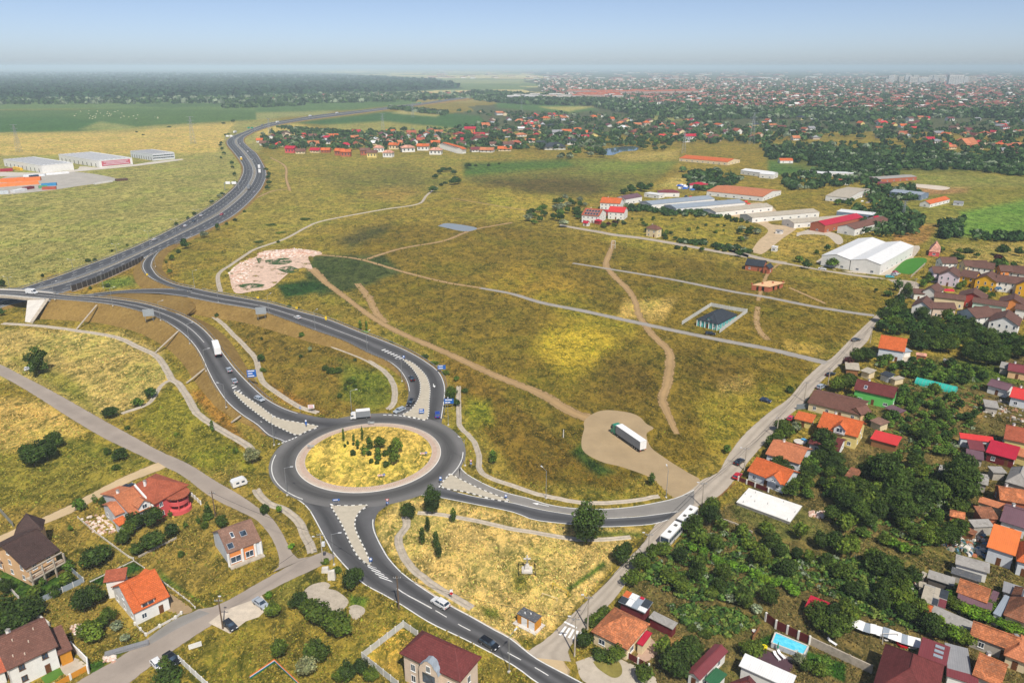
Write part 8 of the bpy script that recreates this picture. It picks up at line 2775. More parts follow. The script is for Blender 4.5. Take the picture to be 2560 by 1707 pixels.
for i in range(15):
 a,b = Q[i] - np.array(p0),Q[i + 1] - np.array(p0)
 w = 1.3
 A = [a + N[i] * w,a - N[i] * w,b - N[i + 1] * w,b + N[i + 1] * w]
 zj = rnd.uniform(-.12,.12)
 MB().add([A[0] + [0,0,.3 + zj],A[1] + [0,0,-.2 + zj],A[2] + [0,0,-.2 + zj],A[3] + [0,0,.3 + zj]],[(0,1,2,3)]).build('sheet',TARPW if i % 3 else RM['bluegrey'],o)
 MB().cyl(a[0],a[1],0,1.5,.05,5).build('post',STEEL,o)
# swing, bins, trampoline-like bits and yard clutter
o = empty('garden_swing',one('n 110,1040',0)); tag(o,'white frame garden swing beside the plastic strip','swing')
for x in (-1.6,1.6):
 for y in (-.7,.7):
  MB().tube((x,y,0),(x,0,2.2),.06,n=6).build('leg',CONCW,o)
MB().tube((-1.6,0,2.2),(1.6,0,2.2),.06,n=6).build('top_bar',CONCW,o)
for x in (-.6,.6):
 MB().box(x - .4,-.3,.5,x + .4,.3,.6).build('seat',CONCW,o)
for k,(sp_,c_,w_,lb_) in enumerate((('n 290,1070',(200,20,30),1.4,'red garden trampoline mat by the swing'),('n 395,1100',(20,120,90),1.2,'green round garden mat by the swing'),('m 360,1120',(240,220,30),.6,'yellow play ball tent by the pool'),('m 232,920',(200,20,30),.5,'red ball beside the wooden fence strip'),
         ('h 895,825',(70,180,220),1.8,'light blue paddling pool before the street house'),('h 218,1400',(210,20,60),1.8,'crimson awning cloth in the street garden'),('h 248,1388',(90,170,220),1.0,'light blue paddling pool in the street garden'),('d 370,565',(200,30,40),.8,'red barrow beside the stone heap'),('d 1040,545',(220,200,130),1.0,'yellow boards on a green table'))):
 p = one(sp_,0)
 o = empty('garden_toy' if w_ < 1 else 'garden_mat',p)
 m_ = plain('clutter_%d' % k,c_,.6,.08,2)
 MB().tube((0,0,.05),(0,0,.45),w_,w_ * .96,14).build('body',m_,o)
 MB().tube((0,0,.4),(0,0,.5),w_ * 1.05,w_ * 1.05,14).build('rim',CONCW if k % 2 else m_,o)
 tag(o,lb_,'garden item','garden items')
# containers and goods on the storage yard at the left
G_C = 'containers in the storage yard'
for k,(sp_,c_,L_,w_,h_,lb_) in enumerate((('i 0,905 280,890',(238,128,60),0,12,3.2,'long orange tarpaulin stack in the storage yard'),('i 0,935 270,915',(240,140,76),0,10,2.8,'second orange tarpaulin stack nearest the meadow'),('i 285,930 390,925',(60,140,190),0,5,2.6,'blue container row end'),('i 290,955 388,950',(178,84,60),0,5,2.6,'rust-red container by the meadow'),('i 180,955 240,945',(120,30,44),0,5,2.6,'wine-red container between tarpaulins'),
          ('i 270,945 330,940',(90,160,110),0,4,2.6,'green container beside the red one'),('i 0,830 90,825',(170,40,60),0,4,3.4,'crimson trailer at the logistics hall'),('i 90,812 140,822',(240,190,50),0,3,3.2,'yellow and blue lorry body at the logistics hall'),('i 100,975 190,960',(220,220,220),0,5,2.4,'white container nearest the meadow'),('i 0,985 60,980',(200,206,210),0,5,2.6,'white lorry body at the left frame edge'),('i 805,895 885,888',(96,70,58),0,6,2.0,'dark earth and timber heap at the yard corner'),('i 160,865 310,858',(226,230,234),0,7,1.8,'white sheeted goods row'),('i 320,852 400,848',(236,236,236),0,6,1.6,'white sheeted goods heap'),('i 390,848 480,840',(240,240,240),0,6,1.8,'second white sheeted goods heap'),('i 210,868 270,862',(50,60,80),0,4,2.0,'dark blue sheeted pallet row'),('i 660,918 780,900',(216,212,206),0,3,1.2,'pale rubble bank along the yard edge'))):
 a,b = pts(sp_,0)
 d = b - a
 o = empty('container',a,math.atan2(d.y,d.x))
 n = max(2,int(d.length / 6.5))
 m_ = plain('goods_%d' % k,c_,.6,.12,.3)
 for j in range(n):
  MB().box(d.length * j / n + .15,-w_ * .0,0,d.length * (j + 1) / n,w_,h_ * rnd.uniform(.9,1.05)).build('unit',m_,o)
 tag(o,lb_,'container',G_C)
# ---------------------------------------------------------------- village, town, woods
_VM = {}

def vmesh(kind,key,mat):
 """unit house parts, 1 x 1 footprint; wall height 1, roof height 1"""
 k = (kind,key)
 if k not in _VM:
  m = MB()
  if kind == 'wall':
   m.add([(-.46,-.46,0),(.46,-.46,0),(.46,.46,0),(-.46,.46,0),(-.46,-.46,1),(.46,-.46,1),(.46,.46,1),(-.46,.46,1)],[(0,1,5,4),(1,2,6,5),(2,3,7,6),(3,0,4,7)])
  elif kind == 'gable_wall':
   m.add([(-.46,-.46,0),(-.46,.46,0),(-.46,0,.92)],[(0,2,1)])
   m.add([(.46,-.46,0),(.46,.46,0),(.46,0,.92)],[(0,1,2)])
   m.f.append((0,1,4,3))
  elif kind == 'gable':
   m.add([(-.5,-.5,0),(.5,-.5,0),(.5,0,1),(-.5,0,1),(.5,.5,0),(-.5,.5,0)],[(0,1,2,3),(3,2,4,5)])
  elif kind == 'hip':
   m.add([(-.5,-.5,0),(.5,-.5,0),(.5,.5,0),(-.5,.5,0),(-.18,0,1),(.18,0,1)],[(0,1,5,4),(1,2,5),(2,3,4,5),(3,0,4)])
  elif kind == 'windows':
   for y,s in ((-.47,1),(.47,-1)):
    for x in (-.3,0,.3):
     m.add([(x - .05,y,.35),(x + .05,y,.35),(x + .05,y,.75),(x - .05,y,.75)],[(0,1,2,3)])
  _VM[k] = m.mesh(kind if kind not in ('gable','hip') else 'roof',mat)
 return _VM[k]

V_ROOF = ['rust','terracotta','orange','crimson','wine','brown','old_tile','red','maroon']
V_NAME = {'rust': 'rust-red','terracotta': 'terracotta','orange': 'orange','crimson': 'crimson','wine': 'wine-red','brown': 'brown','old_tile': 'weathered tile','red': 'bright red','maroon': 'maroon','slate': 'slate grey','white': 'white','grey': 'grey'}
VILL = []

def vhouse(p,w,d,h,rh,a,wall,rf,kind,label,group='village houses'):
 o = empty('village_house',(p.x,p.y,0),a)
 q = link('wall',vmesh('wall',wall,WM[wall]),o); q.scale = (w,d,h)
 q = link('roof',vmesh(kind,rf,RM[rf]),o,(0,0,h)); q.scale = (w * 1.06,d * 1.1,rh)
 if kind == 'gable':
  q = link('gable_wall',vmesh('gable_wall',wall,WM[wall]),o,(0,0,h)); q.scale = (w,d,rh)
 q = link('window_row',vmesh('windows','g',GLASS),o,(0,0,0)); q.scale = (w,d,h)
 tag(o,label,'house',group)
 o['_auto'] = 2
 VILL.append((p.x,p.y,max(w,d)))
 return o

for x,y,rf,wl,w,st in ((60,645,'brown','white',14,1),(30,625,'orange','white',12,1),(245,697,'crimson','pink',15,2),(310,702,'brown','cream',14,1),(415,695,'crimson','cream',15,1),(485,695,'orange','brick',13,1),(585,715,'orange','brick',14,2),(625,722,'orange','brick',14,2),
       (755,712,'brown','brick',14,2),(805,728,'brown','yellow',14,2),(850,692,'pinktile','white',15,2),(917,727,'pinktile','white',14,2),(960,672,'orange','cream',16,2),(1050,690,'pinktile','white',20,2),(1158,680,'orange','white',18,2),(1245,708,'pinktile','white',18,2),
       (1240,655,'orange','cream',14,2),(1420,662,'brown','white',14,2),(1520,690,'wine','white',16,1),(1600,692,'terracotta','white',20,1),(1720,684,'orange','cream',20,1),(1480,565,'crimson','orange',20,3),(1400,622,'crimson','yellow',16,1)):
 p = one('j %d,%d' % (x,y),0)
 vhouse(p,w,w * .75,2.9 * st + .4,3.4,rnd.uniform(-.3,.3),wl,rf,'hip' if rf == 'pinktile' else 'gable',V_NAME.get(rf,'pinkish') + '-roofed house in the front row of the village')
for k in range(9):                                       # terrace of nine linked houses
 p = one('j %f,%f' % (1305 + 14 * k,668 + 4.2 * k),0)
 vhouse(p,9,13,6.2,2.8,.95,'white','orange','gable','linked white house with orange roof in the village terrace','terrace houses')
p = one('k 290,672',0); vhouse(p,34,22,4,6,.1,'white','slate','hip','low white house with dark slate roof at the village edge')
p = one('k 210,650',0); vhouse(p,18,14,4,4,.1,'palegrey','slate','gable','grey house with dark slate roof at the village edge')
p = one('k 405,640',0); vhouse(p,16,12,6,3,.2,'white','slate','gable','white house with slate roof behind the willow grove')

def inside(x,y,P):
 return in_poly(np.array([x]),np.array([y]),P)[0]

def settle(spec,n,label,white=.1,size=(13,20)):
 P = np.array([(p.x,p.y) for p in pts(spec)])
 S = np.array([(p[0],p[1]) for p in pix(spec)])
 lo,hi = S.min(0),S.max(0)
 c = tr = 0
 while c < n and tr < n * 40:
  tr += 1
  x,y = rnd.uniform(lo[0],hi[0]),rnd.uniform(lo[1],hi[1])
  if not inside(x,y,S):
   continue
  p = W(x,y,0)
  w = rnd.uniform(*size)
  if any((p.x - a) ** 2 + (p.y - b) ** 2 < (.6 * (w + e)) ** 2 for a,b,e in VILL[-260:]) or not free(p.x,p.y):
   continue
  c += 1
  rf = rnd.choice(V_ROOF) if rnd.random() > white else rnd.choice(('white','grey','slate'))
  vhouse(p,w,w * rnd.uniform(.6,.85),rnd.choice((3.2,3.2,3.6,5.8)),rnd.uniform(2.6,4.2),rnd.choice((.25,1.82)) + rnd.uniform(-.2,.2),rnd.choice(('white','cream','palegrey','beige','white','yellow')),rf,rnd.choice(('gable','gable','hip')),V_NAME[rf] + '-roofed house ' + label)

settle('s 650,340 1110,330 1130,362 1000,368 690,368',42,'in the rear lanes of the village')
settle('s 1110,328 1290,318 1300,372 1120,366',18,'in the middle of the village')
settle('s 1130,274 1280,286 1490,290 1490,350 1290,362 1180,316',58,'in the dense upper village')
settle('s 1490,290 1760,306 1900,322 1900,350 1700,356 1490,350',48,'beyond the willow grove')
settle('s 1870,298 2050,300 2050,350 1900,352',16,'behind the orange-roofed barn',.5)
settle('s 2140,294 2560,300 2640,345 2150,346',52,'in the suburb at the right')
settle('s 2290,352 2460,356 2440,376 2300,370',9,'at the wooded suburb edge')
settle('s 2480,362 2600,366 2600,396 2490,392',12,'in the right edge cluster')
p = one('l 1365,660',0); vhouse(p,34,20,5,9,.6,'yellow','terracotta','gable','big yellow-gabled hall in the right suburb')

# apartment blocks
APM = [plain('flats_%d' % k,c,.85,.06,.05) for k,c in enumerate(((226,218,206),(232,228,222),(214,200,182),(226,190,170)))]

def flats(spec,w,d,h,a,label,m,red):
 p = one(spec,0)
 o = empty('apartment_block',p,a)
 MB().box(-w / 2,-d / 2,0,w / 2,d / 2,h).build('wall',m,o)
 if red:
  q = link('roof',vmesh('hip','rust',RM['rust']),o,(0,0,h)); q.scale = (w * 1.05,d * 1.1,5)
 else:
  MB().box(-w / 2 + .6,-d / 2 + .6,h,w / 2 - .6,d / 2 - .6,h + .8).build('roof',CONCG,o)
 mb = MB()
 for f in range(max(1,int(h / 3.2))):
  z = 1 + f * 3.1
  mb.add([(-w / 2 + 1,-d / 2 - .05,z),(w / 2 - 1,-d / 2 - .05,z),(w / 2 - 1,-d / 2 - .05,z + 1.5),(-w / 2 + 1,-d / 2 - .05,z + 1.5)],[(0,1,2,3)])
 tag(mb.build('window_row',GLASS,o),kind='stuff')
 tag(o,label,'apartment block','apartment blocks')
 o['_auto'] = 2

for k in range(26):
 x = 10 + 29 * k + rnd.uniform(-6,6)
 flats('k %f,%f' % (x,326 + rnd.uniform(-6,12) - (x > 430) * 6),rnd.uniform(34,60),14,rnd.choice((15,18)),rnd.uniform(-.15,.25),'pale five-storey apartment block at the edge of the town',rnd.choice(APM),x > 430)
for k in range(10):
 flats('k %f,%f' % (440 + 85 * k,298 + rnd.uniform(-4,6)),rnd.uniform(80,120),15,17,.15,'long red-roofed apartment block behind the pale blocks',APM[3],True)
for k in range(24):
 x = 820 + 26 * k + rnd.uniform(-14,14)
 flats('l %f,%f' % (x,206 + rnd.uniform(-12,22)),rnd.uniform(30,60),22,rnd.choice((26,32,40,46)),rnd.uniform(-.3,.3),'pale tower block in the far town centre',rnd.choice(APM[:3]),False)
for k,x in enumerate((1250,1268,1286,1304,1322)):
 flats('l %d,232' % x,26,24,62,.1,'tall pale high-rise in the cluster of the far town',APM[1],False)

# ---- masses
VC = NT('town_mass')
VC.col(VC.attr('col'))
VC.set(.85,0,.15)

def mass_houses(name,n,zone,label,size=(12,20),h=(4,7),seed=3,spread=1.0):
 r = np.random.default_rng(seed)
 S = np.array([(p[0],p[1]) for p in pix(zone)])
 lo,hi = S.min(0),S.max(0)
 x = r.uniform(lo[0],hi[0],n * 4); y = lo[1] + (hi[1] - lo[1]) * r.random(n * 4) ** spread
 m = in_poly(x,y,S)
 x,y = x[m][:n],y[m][:n]
 n = len(x)
 dx,dy = (x - 1280) / FPX,-(y - 853.5) / FPX
 t = -CAM_H / (-SP + dy * CP)
 X,Y = dx * t,(CP + dy * SP) * t
 w = r.uniform(*size,n); d = w * r.uniform(.55,.9,n); hh = r.uniform(*h,n); rr = r.uniform(2.5,4.5,n)
 a = r.choice([.25,1.82],n) + r.normal(0,.15,n)
 U = np.array([(-.5,-.5),(.5,-.5),(.5,.5),(-.5,.5)])
 pal = np.array([srgb(*c) for c in ((150,84,72),(168,110,94),(132,76,68),(116,88,82),(150,100,86),(176,96,74),(144,60,66),(216,212,206))])
 wal = np.array([srgb(*c) for c in ((226,222,214),(214,202,182),(206,190,172),(222,214,190))])
 rc,wc = pal[r.choice(8,n,p=[.16,.16,.15,.14,.14,.06,.08,.11])],wal[r.integers(0,4,n)]
 ca,sa = np.cos(a),np.sin(a)
 def P(u,v,z):
  lx,ly = u * w,v * d
  return np.stack([X + lx * ca - ly * sa,Y + lx * sa + ly * ca,z],1)
 V,C = [],[]
 for z in (np.zeros(n),hh):
  for u,v in U:
   V.append(P(u,v,z)); C.append(wc)
 for u,v in U:
  V.append(P(u * 1.06,v * 1.08,hh)); C.append(rc)
 for u in (-.5,.5):
  V.append(P(u,0,hh + rr)); C.append(rc)
 V,C = np.stack(V,1).reshape(-1,3),np.stack(C,1).reshape(-1,3)
 q = np.array([(0,1,5,4),(1,2,6,5),(2,3,7,6),(3,0,4,7),(8,9,13,12),(10,11,12,13),(9,10,13,13),(11,8,12,12)])
 q4,q3 = q[:6],np.array([(9,10,13),(11,8,12)])
 b = np.arange(n)[:,None,None] * 14
 F = [tuple(f) for f in (q4[None] + b).reshape(-1,4)] + [tuple(f) for f in (q3[None] + b).reshape(-1,3)]
 o = link(name,np_mesh(name,V,F,VC.m,col=C))
 tag(o,label,kind='stuff')

mass_houses('town_houses',3300,'s 1330,196 1560,200 1800,196 2080,192 2700,192 2900,290 2560,290 2150,288 1800,272 1620,262 1500,250 1360,232','red-roofed houses of the distant town',(13,24),(4,8),3,1.15)
mass_houses('far_sheds',260,'s 1000,178 2700,176 2700,196 1300,200 1080,196','pale sheds and warehouses on the hazy plain',(40,140),(6,12),5)
mass_houses('riverside_houses',130,'s 640,236 800,232 980,238 1180,228 1180,244 1000,252 640,250','small roofs among the riverside trees',(14,26),(4,6),8)

def mass_trees(name,n,zone,label,R=(4,7),H=(7,12),quads=14,seed=4,spread=1.0,pal=((50,76,36),(62,88,42),(44,66,34),(76,100,54)),silver=.06,leafk=.55,lo_=.35):
 r = np.random.default_rng(seed)
 S = np.array([(p[0],p[1]) for p in pix(zone)])
 lo,hi = S.min(0),S.max(0)
 x = r.uniform(lo[0],hi[0],n * 5); y = lo[1] + (hi[1] - lo[1]) * r.random(n * 5) ** spread
 m = in_poly(x,y,S)
 x,y = x[m][:n],y[m][:n]
 dx,dy = (x - 1280) / FPX,-(y - 853.5) / FPX
 t = -CAM_H / (-SP + dy * CP)
 X,Y = dx * t,(CP + dy * SP) * t
 ok = np.array([free(a,b) for a,b in zip(X,Y)])
 X,Y = X[ok],Y[ok]
 n = len(X)
 rad,hgt = r.uniform(*R,n),r.uniform(*H,n)
 d = r.normal(0,1,(n,quads,3)); d /= np.linalg.norm(d,axis=2)[...,None]
 d[...,2] = np.abs(d[...,2]) * 1.0 - lo_
 d /= np.linalg.norm(d,axis=2)[...,None]
 k = r.uniform(.7,1.05,(n,quads))
 c = np.stack([X,Y,hgt * .58],1)[:,None] + d * np.stack([rad,rad,hgt * .45],1)[:,None] * k[...,None]
 nr = d + r.normal(0,.35,d.shape); nr /= np.linalg.norm(nr,axis=2)[...,None]
 a = np.cross(nr,r.normal(0,1,d.shape)); a /= np.linalg.norm(a,axis=2)[...,None]
 b = np.cross(nr,a)
 s = (rad[:,None] * leafk * r.uniform(.7,1.3,(n,quads)))[...,None]
 V = np.stack([c - a * s,c - b * s * .8,c + a * s,c + b * s * .8],2).reshape(-1,3)
 V[:,2] = np.maximum(V[:,2],.05)
 F = np.arange(len(V)).reshape(-1,4)
 P = np.array([srgb(*q) for q in pal])
 base = P[r.integers(0,len(P),n)]
 sv = r.random(n) < silver
 base[sv] = srgb(128,140,112)
 C = base[:,None] * r.uniform(.75,1.3,(n,quads))[...,None]
 C = np.repeat(C.reshape(-1,3),4,0)
 o = link(name,np_mesh(name,V,F,VC.m,col=C))
 tag(o,label,kind='stuff')

mass_trees('forest',9500,'s -900,184 300,183 700,186 960,194 1100,204 1150,220 900,236 640,246 300,250 -900,258','dark far-off broadleaf forest on the plain',(12,24),(15,24),10,4,1.0,((38,66,40),(46,74,44),(34,58,38)),.0)
mass_trees('riverside_wood',1500,'s -900,254 300,250 640,240 1000,236 1180,234 1180,250 1000,256 640,262 420,260 -900,268','belt of mixed trees along the river before the forest',(8,14),(9,15),12,6,1.0,silver=.22)
mass_trees('riverside_wood',900,'s 1180,228 1400,244 1560,256 1560,268 1300,262 1180,252','belt of trees at the foot of the apartment blocks',(8,13),(9,14),12,7)
mass_trees('town_trees',4600,'s 1330,198 1560,204 1800,200 2080,196 2700,196 2900,292 2560,292 2150,290 1800,276 1620,266 1500,254 1360,236','trees between the roofs of the distant town',(6,11),(8,13),8,9,1.1)
mass_trees('suburb_wood',1500,'s 1480,262 1640,268 1800,272 2000,276 2140,280 2560,276 2700,280 2700,298 2300,296 2120,306 2000,298 1860,298 1760,304 1600,290 1500,276','dark wooded belt before the town',(6,11),(8,14),16,10,silver=.1)
mass_trees('village_trees',1250,'s 650,334 1110,326 1290,300 1140,280 1280,282 1490,286 1760,302 1900,318 1900,362 1700,360 1500,372 1300,380 1120,376 900,376 660,374','garden trees between the village houses',(3.2,6),(5,9),18,11)
mass_trees('suburb_trees',640,'s 1880,296 2140,292 2700,298 2700,402 2480,400 2420,380 2280,376 2140,350 1900,356','garden trees of the right suburb',(3.5,6.5),(6,10),18,12)
mass_trees('scrub',900,'s 1900,362 2140,360 2300,376 2480,396 2700,404 2700,450 2560,444 2400,424 2240,428 2100,424 1980,408 1920,400','dense scrub and hedges on the waste land',(3,6),(3,7),22,13,silver=.08)
mass_trees('scrub',190,'s 1960,440 2100,420 2230,426 2260,450 2160,462 2060,470 1960,480','hedges among the white sheds',(2.5,5),(3,6),26,14)
mass_trees('scrub',120,'s 1700,428 1790,430 1860,446 1840,462 1760,480 1720,470','bushes round the farm entrance',(2.5,4.5),(3,6),26,15)
mass_trees('hedge_row',150,'s 700,318 860,332 930,344 930,350 850,340 690,322','dark hedge row along the pale field',(3,5),(4,6),20,16)
mass_trees('hedge_row',140,'s 980,268 1120,284 1110,290 970,274','dark hedge in the far crop fields',(5,8),(6,9),16,17)
mass_trees('hedge_row',60,'s 560,268 760,262 760,266 560,273','hedge beside the river meadows',(6,9),(6,9),16,18)
mass_trees('scrub',160,'s 2120,520 2240,512 2310,556 2280,590 2230,600 2160,588 2150,560','thick shrubs behind the factory hall',(2.2,4),(4,7),40,19,leafk=.4)
mass_trees('scrub',45,'s 2350,560 2410,556 2400,596 2355,600','clump of shrubs beside the ploughed strip',(2.2,4),(4,7),40,20,leafk=.4)
mass_trees('scrub',120,'s 2160,470 2280,470 2310,500 2200,510 2150,490','trees round the blue-grey hall',(2,4),(4,7),34,21,leafk=.4)
mass_trees('scrub',60,'s 2430,590 2600,590 2600,606 2430,604','row of shrubs along the green meadow',(2,3.6),(3,5),34,22,leafk=.4)
mass_trees('hedge_row',110,'s 1640,524 1790,530 1800,545 1660,540','clipped hedge before the barns',(1.6,2.6),(2,3.4),40,23,leafk=.4)
mass_trees('hedge_row',60,'s 1560,514 1650,522 1645,534 1570,530','hedge beside the red-roofed villa',(1.6,2.6),(2,3.4),40,24,leafk=.4)
for sp_ in ('k 1160,1300 1340,1320 1330,1345 1160,1325','k 1370,1330 1560,1360 1660,1390 1640,1405 1380,1350'):
 mass_trees('hedge_row',36,sp_,'low roadside hedge beside the pale road',(1.6,2.4),(2,3),40,25,leafk=.4)
grove('k 70,1150 260,1050 420,1010 580,1040 480,1080 470,1180 400,1240 250,1215 120,1190',34,('dark','round','silver'),(5,8),(2.6,4.6),.7)
grove('k 430,740 440,660 520,640 640,650 650,740',16,('dark','silver','round'),(9,13),(6,9),.7)
grove('k 290,745 420,710 420,745',5,('silver','dark'),(7,9),(4,6),.7)
grove('k 690,640 860,620 1080,620 1110,690 900,700 700,650',20,('dark','round'),(8,12),(4,7),.8)
grove('k 680,990 780,960 900,930 960,950 900,980 780,985',9,('dark',),(6,8),(3.5,5))
grove('k 1210,890 1290,850 1400,850 1400,890 1270,910',9,('dark','round'),(5,7),(3,4.6))
grove('k 1430,1135 1640,1185 1630,1200 1430,1150',12,('spruce','darkbush'),(3,4.5),(1.3,2))
grove('k 1560,1240 1680,1210 1700,1260 1600,1320 1520,1310',9,('silver','dark','round'),(4,6),(2.4,3.6))
grove('k 830,1260 900,1240 1080,1250 1180,1300 1060,1320',9,('dark','bush'),(2.5,5),(1.5,2.6))
grove('k 600,1220 800,1200 820,1160 700,1170',9,('dark','bush','plum'),(2.5,5),(1.6,2.8))
grove('k 800,1140 1500,1180 1480,1280 1100,1240 850,1200',14,('bush','round'),(2,4),(1.2,2.2))
grove('l 500,1010 620,1000 560,1070 460,1080',7,('dark','round'),(4,7),(2.4,3.6))

for sp_,n_,sd_ in (('c 930,690 1180,520 1440,480 1770,600 d 330,700 700,720 1000,900 1000,1060 700,1020 300,960 0,860 c 1640,1000 1250,1010 880,860',900,31),('d 450,60 1150,60 1400,330 1250,560 1150,640 900,600 480,420',420,32),
      ('c 1060,1040 1500,1060 1740,1150 1500,1250 1200,1180',160,33),('h 750,830 1500,900 1480,1180 1300,1480 900,1480 720,1400 900,1050 740,880',420,34),('d 430,860 950,860 1280,1200 1100,1240 560,1080',260,35)):
 mass_trees('garden_crops',n_,sp_,'low vegetable rows, vines and weeds in the gardens',(.5,1.1),(.6,1.6),26,sd_,1.0,((70,100,40),(92,122,48),(58,84,36),(112,128,56)),.05,.34,.2)
# ---- the 290 largest trees stay single things, the small rest becomes one mass
tr_ = [(t,(t[4] * 2 + t[3]) / max(50,(Vector(t[0].location) - cam.location).length)) for t in ALLT if t[2] not in ('bush','darkbush')]
tr_.sort(key=lambda v: -v[1])
rest = [t for t,_ in tr_[290:]]
if rest:
 VV,CC = [],[]
 for o,cn,kind,H,R in rest:
  V,c = CROWN[cn]
  n = len(V) // 4
  idx = rng.permutation(n)[:min(n,420)]
  q = V.reshape(-1,4,3)[idx]
  ctr = q.mean(1,keepdims=True)
  q = ctr + (q - ctr) * min(2.0,(n / len(idx)) ** .42)
  s = np.array(o.scale)
  a = o.rotation_euler[2]
  M = np.array([[math.cos(a),-math.sin(a),0],[math.sin(a),math.cos(a),0],[0,0,1]])
  VV.append((q * s) @ M.T + np.array(o.location))
  mt = {'silver': (128,140,112),'bright': (98,138,38),'dark': (60,88,38),'tall': (60,88,38),'spruce': (60,88,38),'plum': (78,38,44)}.get(kind,(84,112,42))
  CC.append(np.repeat(c.reshape(-1,4,3)[idx][:,:1] * np.array(srgb(*mt)) * rnd.uniform(.75,1.3),4,1))
  if o in REG:
   REG.remove(o)
  for ch in list(o.children):
   bpy.data.objects.remove(ch)
  bpy.data.objects.remove(o)
 V = np.vstack([v.reshape(-1,3) for v in VV])
 o = link('garden_trees',np_mesh('garden_trees',V,np.arange(len(V)).reshape(-1,4),VC.m,col=np.vstack([c.reshape(-1,3) for c in CC])))
 tag(o,'smaller trees and shrubs filling the gardens and groves',kind='stuff')
# ---------------------------------------------------------------- weeds and grass tufts
def tufts():
 n = 190000
 r = np.random.default_rng(21)
 px,py = r.uniform(-60,2620,n),560 + 1180 * r.random(n) ** .8
 dx,dy = (px - 1280) / FPX,-(py - 853.5) / FPX
 t = -CAM_H / (-SP + dy * CP)
 X,Y = dx * t,(CP + dy * SP) * t
 i,j = np.clip((X - GX0).astype(int),0,GN - 1),np.clip((Y - GY0).astype(int),0,GM - 1)
 inr = (X > GX0) & (X < GX0 + GN) & (Y > GY0) & (Y < GY0 + GM)
 m = ~(KEEP[i,j] & inr) & (np.hypot(X - RC.x,Y - RC.y) > R_OUT + 1)
 patch = wob(X,Y,.22,31) + .6 * wob(X,Y,.7,32) + r.normal(0,.5,n)
 m &= patch > -.15
 X,Y,patch = X[m],Y[m],patch[m]
 n = len(X)
 base = ground_colour(X,Y)
 dist = np.hypot(X,Y)
 s = (.14 + .24 * r.random(n)) * (.75 + dist / 480)
 V,C,F = [],[],[]
 for k in range(3):
  a = r.uniform(0,6.28,n)
  l,w = s * r.uniform(.8,1.5,n),s * r.uniform(.5,.9,n)
  ox,oy = r.normal(0,.25,n) * s,r.normal(0,.25,n) * s
  lean = r.uniform(.2,.9,n)
  b = r.uniform(0,6.28,n)
  p0 = np.stack([X + ox - np.cos(a) * w,Y + oy - np.sin(a) * w,np.full(n,-.01)],1)
  p1 = np.stack([X + ox + np.cos(a) * w,Y + oy + np.sin(a) * w,np.full(n,-.01)],1)
  p2 = np.stack([X + ox + np.cos(b) * l * lean,Y + oy + np.sin(b) * l * lean,l * .8],1)
  V.append(np.stack([p0,p1,p2],1))
  tone = r.choice([.5,.75,1.0,1.5,1.9],n,p=[.1,.2,.25,.25,.2]) * r.uniform(.85,1.15,n)
  g = r.random(n) < .18
  c = base * tone[:,None] * [.86,.9,.82]
  c[g] = c[g] * [.62,.95,.6]
  C.append(np.repeat(np.clip(c,0,.9)[:,None],3,1))
 V = np.concatenate(V).reshape(-1,3)
 C = np.concatenate(C).reshape(-1,3)
 o = link('dry_grass',np_mesh('dry_grass',V,np.arange(len(V)).reshape(-1,3),VC.m,col=C))
 tag(o,'tufts of dry grass and weeds over the meadows',kind='stuff')

tufts()

def stones(name,zone,n,label,size=(.2,.8),cols=((214,190,172),(224,210,198),(196,158,138)),seed=5):
 r = np.random.default_rng(seed)
 S = np.array([(p[0],p[1]) for p in pix(zone)])
 x = r.uniform(S[:,0].min(),S[:,0].max(),n * 4); y = r.uniform(S[:,1].min(),S[:,1].max(),n * 4)
 m = in_poly(x,y,S)
 V,C,F = [],[],[]
 cube = np.array([(-1,-1,0),(1,-1,0),(1,1,0),(-1,1,0),(-.7,-.6,1),(.6,-.7,1),(.7,.6,1),(-.6,.7,1)])
 for a,b in zip(x[m][:n],y[m][:n]):
  p = W(a,b,0)
  s = r.uniform(*size,3) * [1,1,.8]
  th = r.uniform(0,6.28)
  q = cube * s + r.normal(0,.08,(8,3)) * s.mean()
  q = np.stack([q[:,0] * math.cos(th) - q[:,1] * math.sin(th),q[:,0] * math.sin(th) + q[:,1] * math.cos(th),q[:,2]],1) + np.array(p)
  k = len(V) * 8
  V.append(q); C.append(np.tile(srgb(*cols[r.integers(len(cols))]),(8,1)))
  F += [tuple(k + i for i in f) for f in ((4,5,6,7),(0,1,5,4),(1,2,6,5),(2,3,7,6),(3,0,4,7))]
 o = link(name,np_mesh(name,np.vstack(V),F,VC.m,col=np.vstack(C)))
 tag(o,label,kind='stuff')

stones('rubble','e 1580,230 1640,170 1770,110 f 250,60 450,85 400,115 0,130 e 1720,250 1650,350',420,'lumps of pale rubble along the heap',(.2,.9))
stones('rubble','f 0,100 250,62 440,90 250,95 60,110',260,'bank of pale rubble at the back of the heap',(.4,1.3),seed=6)
stones('rubble','a 560,440 650,400 740,420 800,520 700,560 620,500',90,'white building rubble beside the pale house wing',(.15,.5),seed=7)
stones('rubble','a 480,1180 560,1160 600,1200 520,1230',40,'pale stones beside the round shrub',(.15,.5),seed=8)
stones('stone_heap','d 280,380 390,385 380,430 290,420',60,'heap of pale stones on the garden grass',(.2,.5),seed=9)
stones('rubble','a 710,1390 800,1380 790,1420 720,1420',30,'crumbled concrete beside the side street',(.2,.5),seed=10)
stones('yard_clutter','o 740,1290 1240,1250 1560,1480 1400,1560 940,1480 760,1400',170,'mixed clutter in the back yards',(.2,.9),((200,196,190),(150,140,128),(90,130,160),(176,110,76),(220,214,200),(70,96,80)),11)
